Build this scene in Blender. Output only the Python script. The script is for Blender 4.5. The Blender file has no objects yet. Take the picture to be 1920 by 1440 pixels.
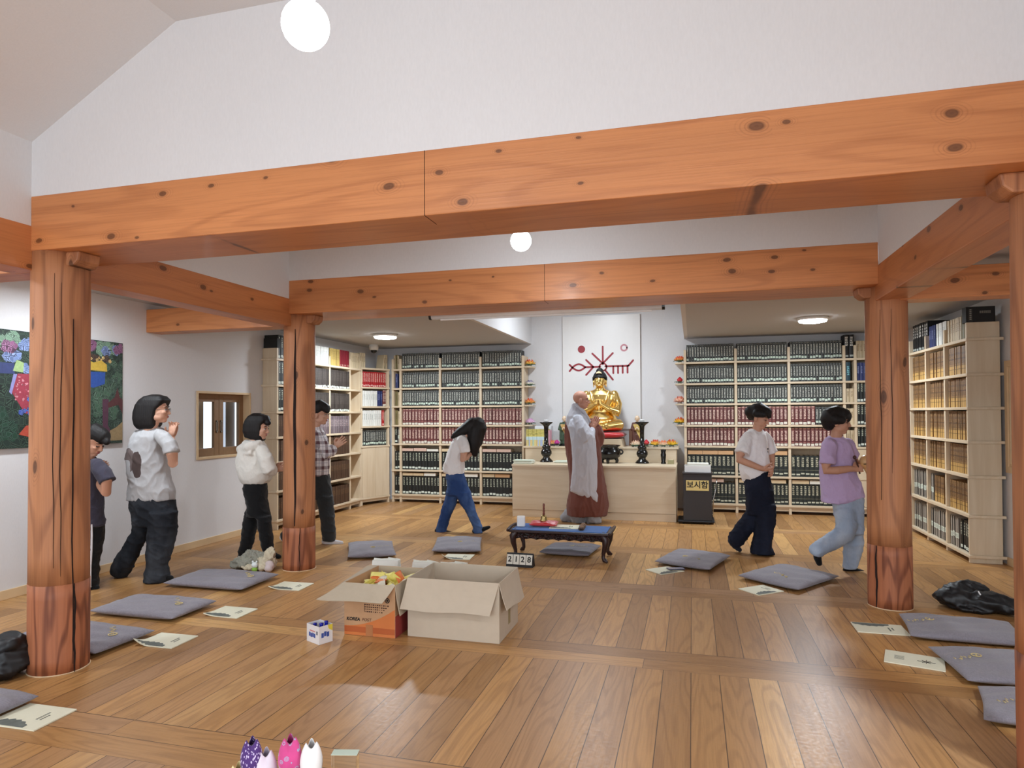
import bpy, bmesh, math, random
import numpy as np
from mathutils import Vector, Matrix, Euler
random.seed(7)
SC = bpy.context.scene
COL = SC.collection
PI = math.pi

# ------------------------------------------------------------------ camera, world, lamps, exposure
cd = bpy.data.cameras.new('camera')
cam = bpy.data.objects.new('camera', cd); COL.objects.link(cam)
cd.sensor_width = 36.0
cd.lens = 23.379
cd.shift_x = 0.0019
cd.shift_y = 0.01846
cd.clip_start = 0.05
def camera_pose(yaw, pitch, roll):
    cy, sy, cp, sp = math.cos(yaw), math.sin(yaw), math.cos(pitch), math.sin(pitch)
    fw = Vector((-sy*cp, cy*cp, sp)); r = Vector((cy, sy, 0)); u = r.cross(fw)
    r2 = r*math.cos(roll) + u*math.sin(roll); u2 = u*math.cos(roll) - r*math.sin(roll)
    m = Matrix((r2, u2, -fw)).transposed().to_4x4()
    m.translation = Vector((0, 0, 1.45))
    return m
cam.matrix_world = camera_pose(0.26741, 0.0157, -0.0051)
SC.camera = cam

wd = bpy.data.worlds.new('sky'); SC.world = wd; wd.use_nodes = True
wb = wd.node_tree.nodes['Background']
wb.inputs[0].default_value = (0.80, 0.90, 1.0, 1); wb.inputs[1].default_value = 1.2

def lamp(name, kind, loc, power, color=(1, 1, 1), size=0.3, rot=(0, 0, 0), size_y=None, spot=None):
    l = bpy.data.lights.new(name, kind); l.energy = power; l.color = color
    if kind == 'AREA':
        l.shape = 'RECTANGLE' if size_y else 'DISK'; l.size = size
        if size_y: l.size_y = size_y
    else: l.shadow_soft_size = size
    o = bpy.data.objects.new(name, l); COL.objects.link(o); o.location = loc; o.rotation_euler = rot
    return o
COOL = (0.84, 0.925, 1.0)
# daylight-toned fill added behind the camera, tilted down to spare the upper wall
lamp('front_fill', 'AREA', (-1.2, -3.6, 1.5), 165, (0.86, 0.93, 1.0), 7.0, (math.radians(60), 0, 0), 3.2)
# the bays of the raised ceiling: one hanging globe lamp each (their glass is built with the lamp)
for gx, gy, gp in ((-1.13, 1.78, 2.0), (-1.13, 4.43, 10)):
    lamp('globe_light', 'POINT', (gx, gy, 2.50), gp, COOL, 0.09)
lamp('rear_bay_light', 'POINT', (-1.13, -0.9, 2.6), 7, COOL, 0.12)
# flush ceiling lamps of the back aisle, and one over the altar
for gx in (-4.144, 1.383):
    lamp('ceiling_disc_light', 'AREA', (gx, 8.52, 2.49), 48, COOL, 0.26)
for gx, gy, gp in ((-4.45, 2.0, 19), (-4.45, 4.2, 18), (2.15, 1.6, 55)):  # front painting-aisle lamp inferred; the rear and ochre-aisle ones are added fill
    lamp('ceiling_disc_light', 'AREA', (gx, gy, 2.49), gp, COOL, 0.26)
lamp('altar_light', 'AREA', (-1.35, 8.9, 3.22), 38, COOL, 0.4)
SC.view_settings.view_transform = 'Standard'
SC.view_settings.look = 'None'
SC.view_settings.exposure = 0.42
SC.view_settings.gamma = 1.0
SC.view_settings.use_curve_mapping = False
SC.cycles.use_denoising = True
SC.cycles.max_bounces = 8
SC.cycles.diffuse_bounces = 5
SC.cycles.caustics_reflective = False
SC.cycles.caustics_refractive = False

# ------------------------------------------------------------------ materials
def lin(c):
    return tuple(x/12.92/255 if x <= 10.3 else ((x/255+0.055)/1.055)**2.4 for x in c)
class N:
    """short-hand for building shader node trees"""
    def __init__(s, name):
        s.m = bpy.data.materials.new(name); s.m.use_nodes = True
        s.t = s.m.node_tree; s.b = s.t.nodes['Principled BSDF']
    def n(s, kind, **kw):
        x = s.t.nodes.new(kind)
        for k, v in kw.items(): setattr(x, k, v)
        return x
    def put(s, sock, v):
        if isinstance(v, bpy.types.NodeSocket): s.t.links.new(v, sock)
        elif v is not None:
            if isinstance(v, (tuple, list)) and len(v) == 3 and sock.type == 'RGBA': v = (*v, 1)
            sock.default_value = v
    def math(s, op, a, b=None, c=None, clamp=False):
        x = s.n('ShaderNodeMath', operation=op, use_clamp=clamp)
        s.put(x.inputs[0], a)
        if b is not None: s.put(x.inputs[1], b)
        if c is not None: s.put(x.inputs[2], c)
        return x.outputs[0]
    def coord(s, kind='Object'):
        return s.n('ShaderNodeTexCoord').outputs[kind]
    def sep(s, v):
        x = s.n('ShaderNodeSeparateXYZ'); s.put(x.inputs[0], v); return x.outputs
    def comb(s, a, b, c):
        x = s.n('ShaderNodeCombineXYZ')
        for i, v in enumerate((a, b, c)): s.put(x.inputs[i], v)
        return x.outputs[0]
    def vmul(s, v, k):
        x = s.n('ShaderNodeVectorMath', operation='MULTIPLY'); s.put(x.inputs[0], v); x.inputs[1].default_value = k; return x.outputs[0]
    def vadd(s, v, w):
        x = s.n('ShaderNodeVectorMath', operation='ADD'); s.put(x.inputs[0], v); s.put(x.inputs[1], w); return x.outputs[0]
    def noise(s, v, scale=5, detail=3, rough=0.5, out=0, dist=0.0):
        x = s.n('ShaderNodeTexNoise'); s.put(x.inputs['Vector'], v); x.inputs['Scale'].default_value = scale
        x.inputs['Detail'].default_value = detail; x.inputs['Roughness'].default_value = rough; x.inputs['Distortion'].default_value = dist
        return x.outputs[out]
    def white(s, v):
        x = s.n('ShaderNodeTexWhiteNoise', noise_dimensions='3D'); s.put(x.inputs['Vector'], v); return x.outputs['Value']
    def vor(s, v, scale=5, out='Distance', feature='F1', rnd=1.0):
        x = s.n('ShaderNodeTexVoronoi', feature=feature); s.put(x.inputs['Vector'], v); x.inputs['Scale'].default_value = scale
        x.inputs['Randomness'].default_value = rnd
        return x.outputs[out]
    def ramp(s, f, stops, interp='LINEAR'):
        x = s.n('ShaderNodeValToRGB'); s.put(x.inputs[0], f); cr = x.color_ramp; cr.interpolation = interp
        while len(cr.elements) < len(stops): cr.elements.new(0.5)
        for e, (p, c) in zip(cr.elements, stops):
            e.position = p; e.color = (*c, 1) if len(c) == 3 else c
        return x.outputs[0]
    def mix(s, f, a, b, mode='MIX'):
        x = s.n('ShaderNodeMix', data_type='RGBA', blend_type=mode)
        s.put(x.inputs[0], f); s.put(x.inputs[6], a); s.put(x.inputs[7], b); return x.outputs[2]
    def rng(s, f, a, b, c=0.0, d=1.0):
        x = s.n('ShaderNodeMapRange'); s.put(x.inputs[0], f)
        for i, v in enumerate((a, b, c, d)): x.inputs[i+1].default_value = v
        return x.outputs[0]
    def band(s, f, lo, hi):
        return s.math('MULTIPLY', s.math('GREATER_THAN', f, lo), s.math('LESS_THAN', f, hi))
    def bump(s, h, strength=0.2, dist=0.01):
        x = s.n('ShaderNodeBump'); s.put(x.inputs['Height'], h); x.inputs['Strength'].default_value = strength; x.inputs['Distance'].default_value = dist
        s.t.links.new(x.outputs[0], s.b.inputs['Normal'])
    def done(s, col=None, rough=0.5, metal=0.0, spec=None, emit=None, estr=0.0, sheen=None, coat=None, trans=None, ior=None, alpha=None):
        b = s.b.inputs
        if col is not None: s.put(b['Base Color'], col)
        s.put(b['Roughness'], rough); s.put(b['Metallic'], metal)
        if spec is not None: s.put(b['Specular IOR Level'], spec)
        if emit is not None: s.put(b['Emission Color'], emit); s.put(b['Emission Strength'], estr)
        if sheen: b['Sheen Weight'].default_value = sheen
        if coat: b['Coat Weight'].default_value = coat; b['Coat Roughness'].default_value = 0.15
        if trans: b['Transmission Weight'].default_value = trans
        if ior: b['IOR'].default_value = ior
        return s.m
MATS = {}
def plain(name, rgb, rough=0.5, metal=0.0, var=0.06, scale=12.0, bump=0.0, **kw):
    """one colour with a faint procedural unevenness"""
    if name in MATS: return MATS[name]
    k = N(name); c = lin(rgb)
    f = k.noise(k.coord('Object'), scale, 4)
    col = k.mix(f, tuple(x*(1-var) for x in c), tuple(min(1, x*(1+var)) for x in c))
    if bump: k.bump(f, bump, 0.004)
    MATS[name] = k.done(col, rough, metal, **kw); return MATS[name]
def cloth(name, rgb, var=0.10, weave=260.0, fold=0.25, rough=0.9, sheen=0.15, rgb2=None):
    if name in MATS: return MATS[name]
    k = N(name); c = lin(rgb); o = k.coord('Object')
    f = k.noise(o, 9, 4); g = k.noise(k.vmul(o, (1, 1, 0.35)), weave, 2)
    a = k.mix(f, tuple(x*(1-var) for x in c), tuple(min(1, x*(1+var)) for x in (lin(rgb2) if rgb2 else c)))
    col = k.mix(k.math('MULTIPLY', g, 0.35), a, tuple(x*0.6 for x in c))
    h = k.math('ADD', k.math('MULTIPLY', g, 0.25), k.noise(k.vmul(o, (1, 1, 0.5)), 11, 3, dist=0.6))
    k.bump(h, fold, 0.02)
    MATS[name] = k.done(col, rough, sheen=sheen, spec=0.25); return MATS[name]

def wood_timber(name, base, dark, axis='X', scale=1.0, rough=0.42, knots=True, stain=0.30, coat=0.08):
    """sawn pine with growth rings and knots; the grain runs along the given local axis"""
    k = N(name); o = k.coord('Object')
    info = k.n('ShaderNodeObjectInfo').outputs['Random']
    off = k.comb(k.math('MULTIPLY', info, 17.0), k.math('MULTIPLY', info, 9.0), k.math('MULTIPLY', info, 23.0))
    v = k.vadd(o, off)
    st = {'X': (0.35, 2.6, 2.6), 'Y': (2.6, 0.35, 2.6), 'Z': (2.6, 2.6, 0.35)}[axis]
    w = k.vmul(v, st)
    wob = k.noise(w, 1.1*scale, 2, 0.5)
    rings = k.math('SINE', k.math('MULTIPLY', wob, 60.0))
    fine = k.noise(k.vmul(v, {'X': (2, 90, 90), 'Y': (90, 2, 90), 'Z': (90, 90, 2)}[axis]), 1.0, 3, 0.6)
    b, d = lin(base), lin(dark)
    f = k.math('ADD', k.math('MULTIPLY', k.rng(rings, 0.2, 1), stain), k.math('MULTIPLY', k.rng(fine, 0.45, 0.75), 0.35), clamp=True)
    big = k.noise(k.vmul(v, tuple(x*0.5 for x in st)), 1.5, 2)
    lo = k.mix(k.rng(big, 0.3, 0.7), tuple(x*0.82 for x in b), tuple(min(1, x*1.16) for x in b))
    col = k.mix(f, lo, d)
    if knots:
        s3 = k.sep(k.vadd(v, k.vmul(k.noise(v, 3, 2, out=1), (0.05, 0.05, 0.05))))
        kv = {'X': k.comb(k.math('MULTIPLY', s3[0], 1.25), k.math('MULTIPLY', s3[2], 2.2), 0.0), 'Y': k.comb(k.math('MULTIPLY', s3[1], 1.25), k.math('MULTIPLY', s3[2], 2.2), 0.0), 'Z': k.comb(k.math('MULTIPLY', s3[0], 2.4), k.math('MULTIPLY', s3[2], 0.9), 0.0)}[axis]
        vn = k.n('ShaderNodeTexVoronoi', voronoi_dimensions='2D'); k.put(vn.inputs['Vector'], kv); vn.inputs['Scale'].default_value = 2.0*scale
        kd = k.math('DIVIDE', vn.outputs['Distance'], k.math('ADD', 0.45, k.math('MULTIPLY', k.sep(vn.outputs['Color'])[0], 0.9)))
        ring = k.math('MULTIPLY', k.math('SINE', k.math('MULTIPLY', kd, 150.0)), k.rng(kd, 0.07, 0.22, 1, 0))
        col = k.mix(k.math('MULTIPLY', k.rng(ring, 0.0, 1.0), 0.45), col, tuple(x*0.7 for x in d))
        col = k.mix(k.rng(kd, 0.05, 0.085, 0.8, 0), col, tuple(x*0.28 for x in d))
    k.bump(k.math('ADD', f, fine), 0.12, 0.004)
    MATS[name] = k.done(col, rough, coat=coat); return MATS[name]

def mat_floor():
    k = N('teak_floor'); o = k.coord('Object'); s = k.sep(o); X, Y = s[0], s[1]
    y0 = k.math('SUBTRACT', Y, 2.30)
    t = k.math('DIVIDE', y0, 1.56); row = k.math('FLOOR', t)
    yy = k.math('MULTIPLY', k.math('SUBTRACT', t, row), 1.56)
    stripe = k.math('LESS_THAN', yy, 0.30)
    # cross planks: two 0.15 boards running along X; panels: 0.15 boards running along Y
    sb = k.math('FLOOR', k.math('DIVIDE', yy, 0.15))
    sx = k.math('ADD', k.math('DIVIDE', X, 1.8), k.math('MULTIPLY', k.math('ADD', sb, k.math('MULTIPLY', row, 0.37)), 0.43))
    sid = k.comb(k.math('FLOOR', sx), k.math('ADD', sb, 40.0), row)
    px = k.math('DIVIDE', k.math('ADD', X, 0.02), 0.15); pid = k.comb(k.math('FLOOR', px), 3.0, row)
    vid = k.n('ShaderNodeMix', data_type='VECTOR'); k.put(vid.inputs[0], stripe); k.put(vid.inputs[4], pid); k.put(vid.inputs[5], sid)
    vid = vid.outputs[1]
    r1 = k.white(vid); r2 = k.white(k.vadd(vid, (11.3, 5.1, 2.2)))
    gv = k.n('ShaderNodeMix', data_type='VECTOR'); k.put(gv.inputs[0], stripe)
    k.put(gv.inputs[4], k.vmul(o, (1, 0.12, 1))); k.put(gv.inputs[5], k.vmul(o, (0.12, 1, 1)))
    gv = k.vadd(gv.outputs[1], k.comb(k.math('MULTIPLY', r1, 31.0), k.math('MULTIPLY', r2, 17.0), 0.0))
    cath = k.noise(gv, 4.2, 2, 0.5)
    rings = k.rng(k.math('SINE', k.math('MULTIPLY', cath, 95.0)), 0.1, 1.0)
    g2 = k.n('ShaderNodeMix', data_type='VECTOR'); k.put(g2.inputs[0], stripe)
    k.put(g2.inputs[4], k.vmul(o, (1, 0.03, 1))); k.put(g2.inputs[5], k.vmul(o, (0.03, 1, 1)))
    fine = k.noise(g2.outputs[1], 130, 4, 0.6)
    tone = k.ramp(r1, [(0.0, lin((154, 113, 70))), (0.3, lin((178, 133, 82))), (0.55, lin((194, 146, 90))), (0.8, lin((168, 128, 90))), (1.0, lin((212, 166, 104)))])
    col = k.mix(k.math('MULTIPLY', rings, 0.26), tone, lin((116, 76, 42)))
    col = k.mix(k.rng(fine, 0.42, 0.8, 0, 0.32), col, lin((104, 68, 38)))
    fx = k.math('ABSOLUTE', k.math('SUBTRACT', k.math('FRACT', px), 0.5))
    e1 = k.math('GREATER_THAN', fx, 0.486)
    fy = k.math('ABSOLUTE', k.math('SUBTRACT', k.math('FRACT', k.math('DIVIDE', yy, 0.15)), 0.5))
    e2 = k.math('MULTIPLY', stripe, k.math('GREATER_THAN', fy, 0.488))
    e3 = k.math('MULTIPLY', stripe, k.math('GREATER_THAN', k.math('ABSOLUTE', k.math('SUBTRACT', k.math('FRACT', sx), 0.5)), 0.4992))
    e4 = k.band(yy, 0.298, 0.303)
    e = k.math('MAXIMUM', k.math('MULTIPLY', e1, k.math('SUBTRACT', 1.0, stripe)), k.math('MAXIMUM', e2, k.math('MAXIMUM', e3, e4)))
    col = k.mix(k.math('MULTIPLY', e, 0.85), col, lin((52, 32, 20)))
    k.bump(k.math('MULTIPLY', e, -1.0), 0.06, 0.002)
    ro = k.rng(k.noise(o, 60, 3), 0.3, 0.7, 0.32, 0.40)
    return k.done(col, ro, spec=0.36)

def mat_paper_wall():
    k = N('white_wallpaper'); o = k.coord('Object')
    a = k.noise(k.vmul(o, (1, 1, 0.3)), 120, 3); b = k.noise(o, 2.2, 2)
    col = k.mix(a, lin((216, 215, 216)), lin((226, 225, 226)))
    col = k.mix(k.math('MULTIPLY', b, 0.25), col, lin((206, 206, 208)))
    k.bump(a, 0.08, 0.003)
    return k.done(col, 0.85, spec=0.2)
def mat_birch(name='birch_plywood', c1=(220, 204, 178), c2=(206, 186, 156), axis=2):
    k = N(name); o = k.coord('Object'); st = [9, 9, 9]; st[axis] = 0.7
    w = k.noise(k.vmul(o, tuple(st)), 1.4, 3, 0.55, dist=0.7)
    f = k.noise(k.vmul(o, tuple(x*14 for x in st)), 1.0, 2)
    col = k.mix(k.rng(w, 0.3, 0.7), lin(c1), lin(c2)); col = k.mix(k.math('MULTIPLY', f, 0.25), col, lin((188, 166, 136)))
    k.bump(f, 0.05, 0.002)
    MATS[name] = k.done(col, 0.5); return MATS[name]
FLOOR = mat_floor(); WALL = mat_paper_wall(); CEIL = plain('grey_white_ceiling', (190, 191, 194), 0.9, var=0.03, scale=60)
BIRCH = mat_birch(); BIRCHX = mat_birch('birch_board', axis=0); BIRCHY = mat_birch('birch_shelf', (212, 194, 164), (196, 174, 142), axis=1)
BEAMX = wood_timber('pine_beam_x', (204, 134, 82), (158, 92, 50), 'X')
BEAMY = wood_timber('pine_beam_y', (196, 126, 78), (150, 86, 48), 'Y')
PILLAR = wood_timber('pine_pillar', (180, 122, 82), (122, 74, 48), 'Z', stain=0.45, rough=0.6, coat=0.0)
PILLARB = wood_timber('pine_pillar_base', (178, 110, 74), (108, 56, 34), 'Z', scale=1.6, knots=False, stain=0.75, rough=0.6, coat=0.0)
PALE = plain('pale_pine_trim', (214, 186, 146), 0.5, var=0.1, scale=6)
BLACKGLOSS = plain('black_lacquer', (16, 15, 15), 0.22)
WHITEP = plain('white_plastic', (232, 232, 230), 0.35)
# ------------------------------------------------------------------ mesh helpers
class MB:
    """collects shapes and links them as ONE mesh object"""
    def __init__(s): s.bm = bmesh.new(); s.mi = 0
    def _v(s, pts): return [s.bm.verts.new(p) for p in pts]
    def _f(s, vs):
        try:
            f = s.bm.faces.new(vs); f.material_index = s.mi; return f
        except ValueError: return None
    def box(s, x0, y0, z0, x1, y1, z1, rot=None, about=None):
        p = [Vector(q) for q in ((x0,y0,z0),(x1,y0,z0),(x1,y1,z0),(x0,y1,z0),(x0,y0,z1),(x1,y0,z1),(x1,y1,z1),(x0,y1,z1))]
        if rot is not None:
            c = Vector(about) if about else sum(p, Vector())/8
            m = Euler(rot).to_matrix(); p = [m @ (q-c) + c for q in p]
        v = s._v(p)
        for a in ((3,2,1,0),(4,5,6,7),(0,1,5,4),(1,2,6,5),(2,3,7,6),(3,0,4,7)): s._f([v[i] for i in a])
        return s
    def cbox(s, c, d, rot=None):
        return s.box(c[0]-d[0]/2, c[1]-d[1]/2, c[2]-d[2]/2, c[0]+d[0]/2, c[1]+d[1]/2, c[2]+d[2]/2, rot)
    def rings(s, rr, cap=True, closed=False):
        vs = [s._v(r) for r in rr]; n = len(rr[0])
        for a, b in zip(vs, vs[1:]+([vs[0]] if closed else [])):
            for i in range(n):
                s._f([a[i], a[(i+1) % n], b[(i+1) % n], b[i]])
        if cap and not closed: s._f(vs[0][::-1]); s._f(vs[-1])
        return s
    def lathe(s, prof, seg=24, c=(0, 0, 0), cap=True):
        return s.rings([[(c[0]+r*math.cos(2*PI*i/seg), c[1]+r*math.sin(2*PI*i/seg), c[2]+z) for i in range(seg)] for r, z in prof], cap)
    def prism(s, poly, z0, z1):
        a = s._v([(x, y, z0) for x, y in poly]); b = s._v([(x, y, z1) for x, y in poly]); n = len(poly)
        s._f(a[::-1]); s._f(b)
        for i in range(n): s._f([a[i], a[(i+1) % n], b[(i+1) % n], b[i]])
        return s
    def prism_ax(s, poly, a0, a1, f):
        """prism whose 2-D outline is placed by f(u, v, w)"""
        a = s._v([f(u, v, a0) for u, v in poly]); b = s._v([f(u, v, a1) for u, v in poly]); n = len(poly)
        s._f(a[::-1]); s._f(b)
        for i in range(n): s._f([a[i], a[(i+1) % n], b[(i+1) % n], b[i]])
        return s
    def tube(s, pts, rad, seg=10, round_ends=False, squash=None):
        P = [Vector(p) for p in pts]; R = rad if isinstance(rad, (list, tuple)) else [rad]*len(P)
        if round_ends:
            t0 = (P[1]-P[0]).normalized(); t1 = (P[-1]-P[-2]).normalized(); P2, R2 = [], []
            for k in (1.0, 0.87, 0.5): P2.append(P[0]-t0*R[0]*k); R2.append(R[0]*math.sqrt(max(0.0, 1-k*k)) + 1e-4)
            P2 += P; R2 += R
            for k in (0.5, 0.87, 1.0): P2.append(P[-1]+t1*R[-1]*k); R2.append(R[-1]*math.sqrt(max(0.0, 1-k*k)) + 1e-4)
            P, R = P2, R2
        rr = []; ref = None
        for i, p in enumerate(P):
            t = (P[min(i+1, len(P)-1)]-P[max(i-1, 0)])
            t = t.normalized() if t.length > 1e-9 else Vector((0, 0, 1))
            if ref is None: ref = t.cross(Vector((0, 0, 1)) if abs(t.z) < 0.9 else Vector((1, 0, 0))).normalized()
            a = (ref - t*ref.dot(t)).normalized(); ref = a; b = t.cross(a)
            ring = []
            for j in range(seg):
                q = 2*PI*j/seg; d = a*math.cos(q)*R[i] + b*math.sin(q)*R[i]
                if squash: d -= squash[0]*(d.dot(squash[0])*(1-squash[1]))
                ring.append(p+d)
            rr.append(ring)
        return s.rings(rr)
    def ball(s, c, r, seg=16, rot=None):
        r = r if isinstance(r, (tuple, list)) else (r, r, r); n = max(6, seg//2); m = Euler(rot).to_matrix() if rot is not None and not isinstance(rot, Matrix) else rot
        rr = []
        for i in range(n+1):
            th = PI*min(max(i/n, 0.004), 0.996); ring = []
            for j in range(seg):
                p = Vector((r[0]*math.sin(th)*math.cos(2*PI*j/seg), r[1]*math.sin(th)*math.sin(2*PI*j/seg), -r[2]*math.cos(th)))
                if m is not None: p = m @ p
                ring.append(p+Vector(c))
            rr.append(ring)
        return s.rings(rr)
    def sheet(s, f, nu, nv, thick=None):
        """grid surface f(u, v) with u, v in 0..1; closed with a second layer when thick is given"""
        g = [[s.bm.verts.new(f(i/nu, j/nv)) for j in range(nv+1)] for i in range(nu+1)]
        for i in range(nu):
            for j in range(nv): s._f([g[i][j], g[i+1][j], g[i+1][j+1], g[i][j+1]])
        return s
    def move(s, m):
        bmesh.ops.transform(s.bm, matrix=m, verts=s.bm.verts); return s
    def build(s, name, mat, parent=None, smooth=False, world=False, bevel=0.0, loc=None, sub=0, solid=0.0, segs=2, **tags):
        bmesh.ops.recalc_face_normals(s.bm, faces=s.bm.faces)
        if world and parent is not None:
            off = Vector(); p = parent
            while p is not None: off += p.location; p = p.parent
            bmesh.ops.translate(s.bm, vec=-off, verts=s.bm.verts)
        me = bpy.data.meshes.new(name); s.bm.to_mesh(me); s.bm.free()
        for m in (mat if isinstance(mat, (list, tuple)) else [mat]): me.materials.append(m)
        if smooth: me.polygons.foreach_set('use_smooth', [True]*len(me.polygons))
        o = bpy.data.objects.new(name, me); COL.objects.link(o)
        if parent is not None: o.parent = parent
        if loc is not None: o.location = loc
        if solid: md = o.modifiers.new('solid', 'SOLIDIFY'); md.thickness = solid; md.offset = 0
        if bevel: md = o.modifiers.new('bevel', 'BEVEL'); md.width = bevel; md.segments = segs; md.limit_method = 'ANGLE'; md.angle_limit = 0.7
        if sub: md = o.modifiers.new('sub', 'SUBSURF'); md.levels = sub; md.render_levels = sub
        for k, v in tags.items(): o[k] = v
        return o
def tag(o, label, category, group=None):
    o['label'] = label; o['category'] = category
    if group: o['group'] = group
    return o
def thing(name, label, category, loc=(0, 0, 0), rz=0.0, group=None):
    o = bpy.data.objects.new(name, None); COL.objects.link(o); o.empty_display_size = 0.05
    o.location = loc; o.rotation_euler = (0, 0, rz)
    return tag(o, label, category, group)
def copy_tree(o, parent=None):
    c = o.copy(); COL.objects.link(c)
    if parent is not None: c.parent = parent
    for ch in list(o.children): copy_tree(ch, c)
    return c
def text_mesh(txt, size, align='CENTER', extrude=0.0008, bold=0.0):
    """lettering as a bmesh lying in the XY plane"""
    cu = bpy.data.curves.new('lettering', 'FONT'); cu.body = txt; cu.size = size; cu.align_x = align; cu.align_y = 'CENTER'
    cu.extrude = extrude; cu.offset = bold; cu.resolution_u = 3
    o = bpy.data.objects.new('lettering', cu); COL.objects.link(o)
    bpy.context.view_layer.update()
    me = bpy.data.meshes.new_from_object(o.evaluated_get(bpy.context.evaluated_depsgraph_get()))
    bpy.data.objects.remove(o); bpy.data.curves.remove(cu)
    bm = bmesh.new(); bm.from_mesh(me); bpy.data.meshes.remove(me)
    return bm
def lettering(txt, size, mat, parent, m, name='lettering', align='CENTER', bold=0.0, extrude=0.0008):
    b = MB(); b.bm.free(); b.bm = text_mesh(txt, size, align, extrude, bold); b.move(m)
    return b.build(name, mat, parent)
def facing(loc, right, up):
    """matrix that lays XY-plane lettering at loc, reading along right, upright along up"""
    r = Vector(right).normalized(); u = Vector(up).normalized(); n = r.cross(u)
    m = Matrix((r, u, n)).transposed().to_4x4(); m.translation = Vector(loc); return m
# ------------------------------------------------------------------ the hall
XL, XR, YN, YR = -3.584, 1.318, 2.888, 5.372
ZT, ZB, ZT2, ZB2 = 2.686, 2.378, 2.521, 2.27
WX0, WX1, WY = -5.25, 2.86, 10.42
def struct(b, name, mat, label=None, cat=None, **kw):
    o = b.build(name, mat, **kw); o['kind'] = 'structure'
    if label: o['label'] = label; o['category'] = cat
    return o
struct(MB().box(WX0-0.2, -3.0, -0.1, WX1+0.2, WY+0.2, 0.0), 'floor', FLOOR, 'brown teak plank floor with paired cross planks between the panels', 'floor')
# left wall with its window opening (y 6.14..7.03, z 0.97..1.70)
wy0, wy1, wz0, wz1 = 6.13, 7.05, 0.955, 1.715
b = MB()
b.box(WX0-0.2, -3.0, 0, WX0, wy0, 2.62).box(WX0-0.2, wy1, 0, WX0, WY+0.2, 2.62)
b.box(WX0-0.2, wy0, 0, WX0, wy1, wz0).box(WX0-0.2, wy0, wz1, WX0, wy1, 2.62)
struct(b, 'wall_left', WALL, 'white papered side wall with the painting and small window', 'wall')
ry0, ry1, rz0, rz1 = 6.25, 7.22, 0.93, 1.86
b = MB()
b.box(WX1, -3.0, 0, WX1+0.2, ry0, 2.62).box(WX1, ry1, 0, WX1+0.2, WY+0.2, 2.62)
b.box(WX1, ry0, 0, WX1+0.2, ry1, rz0).box(WX1, ry0, rz1, WX1+0.2, ry1, 2.62)
struct(b, 'wall_right', WALL, 'white papered wall behind the bookcase of ochre books', 'wall')
struct(MB().box(WX0-0.2, WY, 0, WX1+0.2, WY+0.2, 3.4), 'wall_back', WALL, 'white papered back wall behind the altar', 'wall')
# low ceilings of the aisles, with the taller strip over the altar
LC = 2.565; NX0, NX1 = -2.49, -0.11; NZ = 3.3
def slab(n, *a):
    struct(MB().box(*a), 'ceiling', CEIL, n, 'ceiling')
slab('low pale ceiling over the painting aisle', WX0, -3.0, LC, XL-0.19, 5.75, LC+0.06)
slab('low pale ceiling over the aisle of ochre books', XR+0.21, -3.0, LC, WX1, 5.75, LC+0.06)
slab('low pale ceiling above the bookcases left of the altar', WX0, 5.75, LC, NX0-0.05, WY, LC+0.06)
slab('low pale ceiling above the bookcases right of the altar', NX1+0.05, 5.75, LC, WX1, WY, LC+0.06)
slab('higher pale ceiling strip above the altar', NX0-0.05, 5.9, NZ, NX1+0.05, WY, NZ+0.06)
struct(MB().box(NX0-0.05, 5.9, LC, NX0, WY, NZ), 'wall_altar_left', WALL, 'white drop from the altar ceiling strip, camera dome side', 'wall')
struct(MB().box(NX1, 5.9, LC, NX1+0.05, WY, NZ), 'wall_altar_right', WALL, 'white drop from the altar ceiling strip, far from the camera dome', 'wall')
# raised bays: walls above the beams, sloped and flat ceiling
EZ, FZ = 2.996, 3.526; SX = 0.977
def gable(y0, y1):
    pts = [(XL, ZT-0.02), (XR, ZT-0.02), (XR, EZ), (XR-SX, FZ), (XL+SX, FZ), (XL, EZ)]
    return MB().prism_ax(pts, y0, y1, lambda u, v, w: (u, w, v))
struct(gable(YN, YN+0.42), 'wall_upper_front', WALL, 'white wall rising above the near crossbeam', 'wall')
struct(gable(YR, YR+0.5), 'wall_upper_rear', WALL, 'white wall strip above the far crossbeam', 'wall')
for nm, x0, x1, lb in (('wall_upper_left', XL-0.19, XL, 'painting side'), ('wall_upper_right', XR, XR+0.21, 'side of the ochre books')):
    for y0, y1, bay in ((-3.0, YN, 'near bay'), (YN+0.42, YR, 'far bay')):
        struct(MB().box(x0, y0, ZT2-0.02, x1, y1, EZ+0.08), nm, WALL, 'white wall above the side beam, %s, %s' % (lb, bay), 'wall')
for y0, y1, bay in ((-3.0, YN, 'near bay'), (YN+0.42, YR, 'far bay')):
    for s, lb in ((0, 'painting side'), (1, 'side of the ochre books')):
        xa, xb = ((XL-0.1, XL+SX) if s == 0 else (XR+0.1, XR-SX)); sl = (FZ-EZ)/SX
        za = EZ-0.1*sl
        p = [(xa, za), (xb, FZ), (xb, FZ+0.06), (xa, za+0.06)]
        struct(MB().prism_ax(p, y0, y1, lambda u, v, w: (u, w, v)), 'ceiling', WALL, 'white sloping ceiling of the %s, %s' % (bay, lb), 'ceiling')
    struct(MB().box(XL+SX-0.02, y0, FZ, XR-SX+0.02, y1, FZ+0.06), 'ceiling', WALL, 'flat top of the raised ceiling, %s' % bay, 'ceiling')
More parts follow.
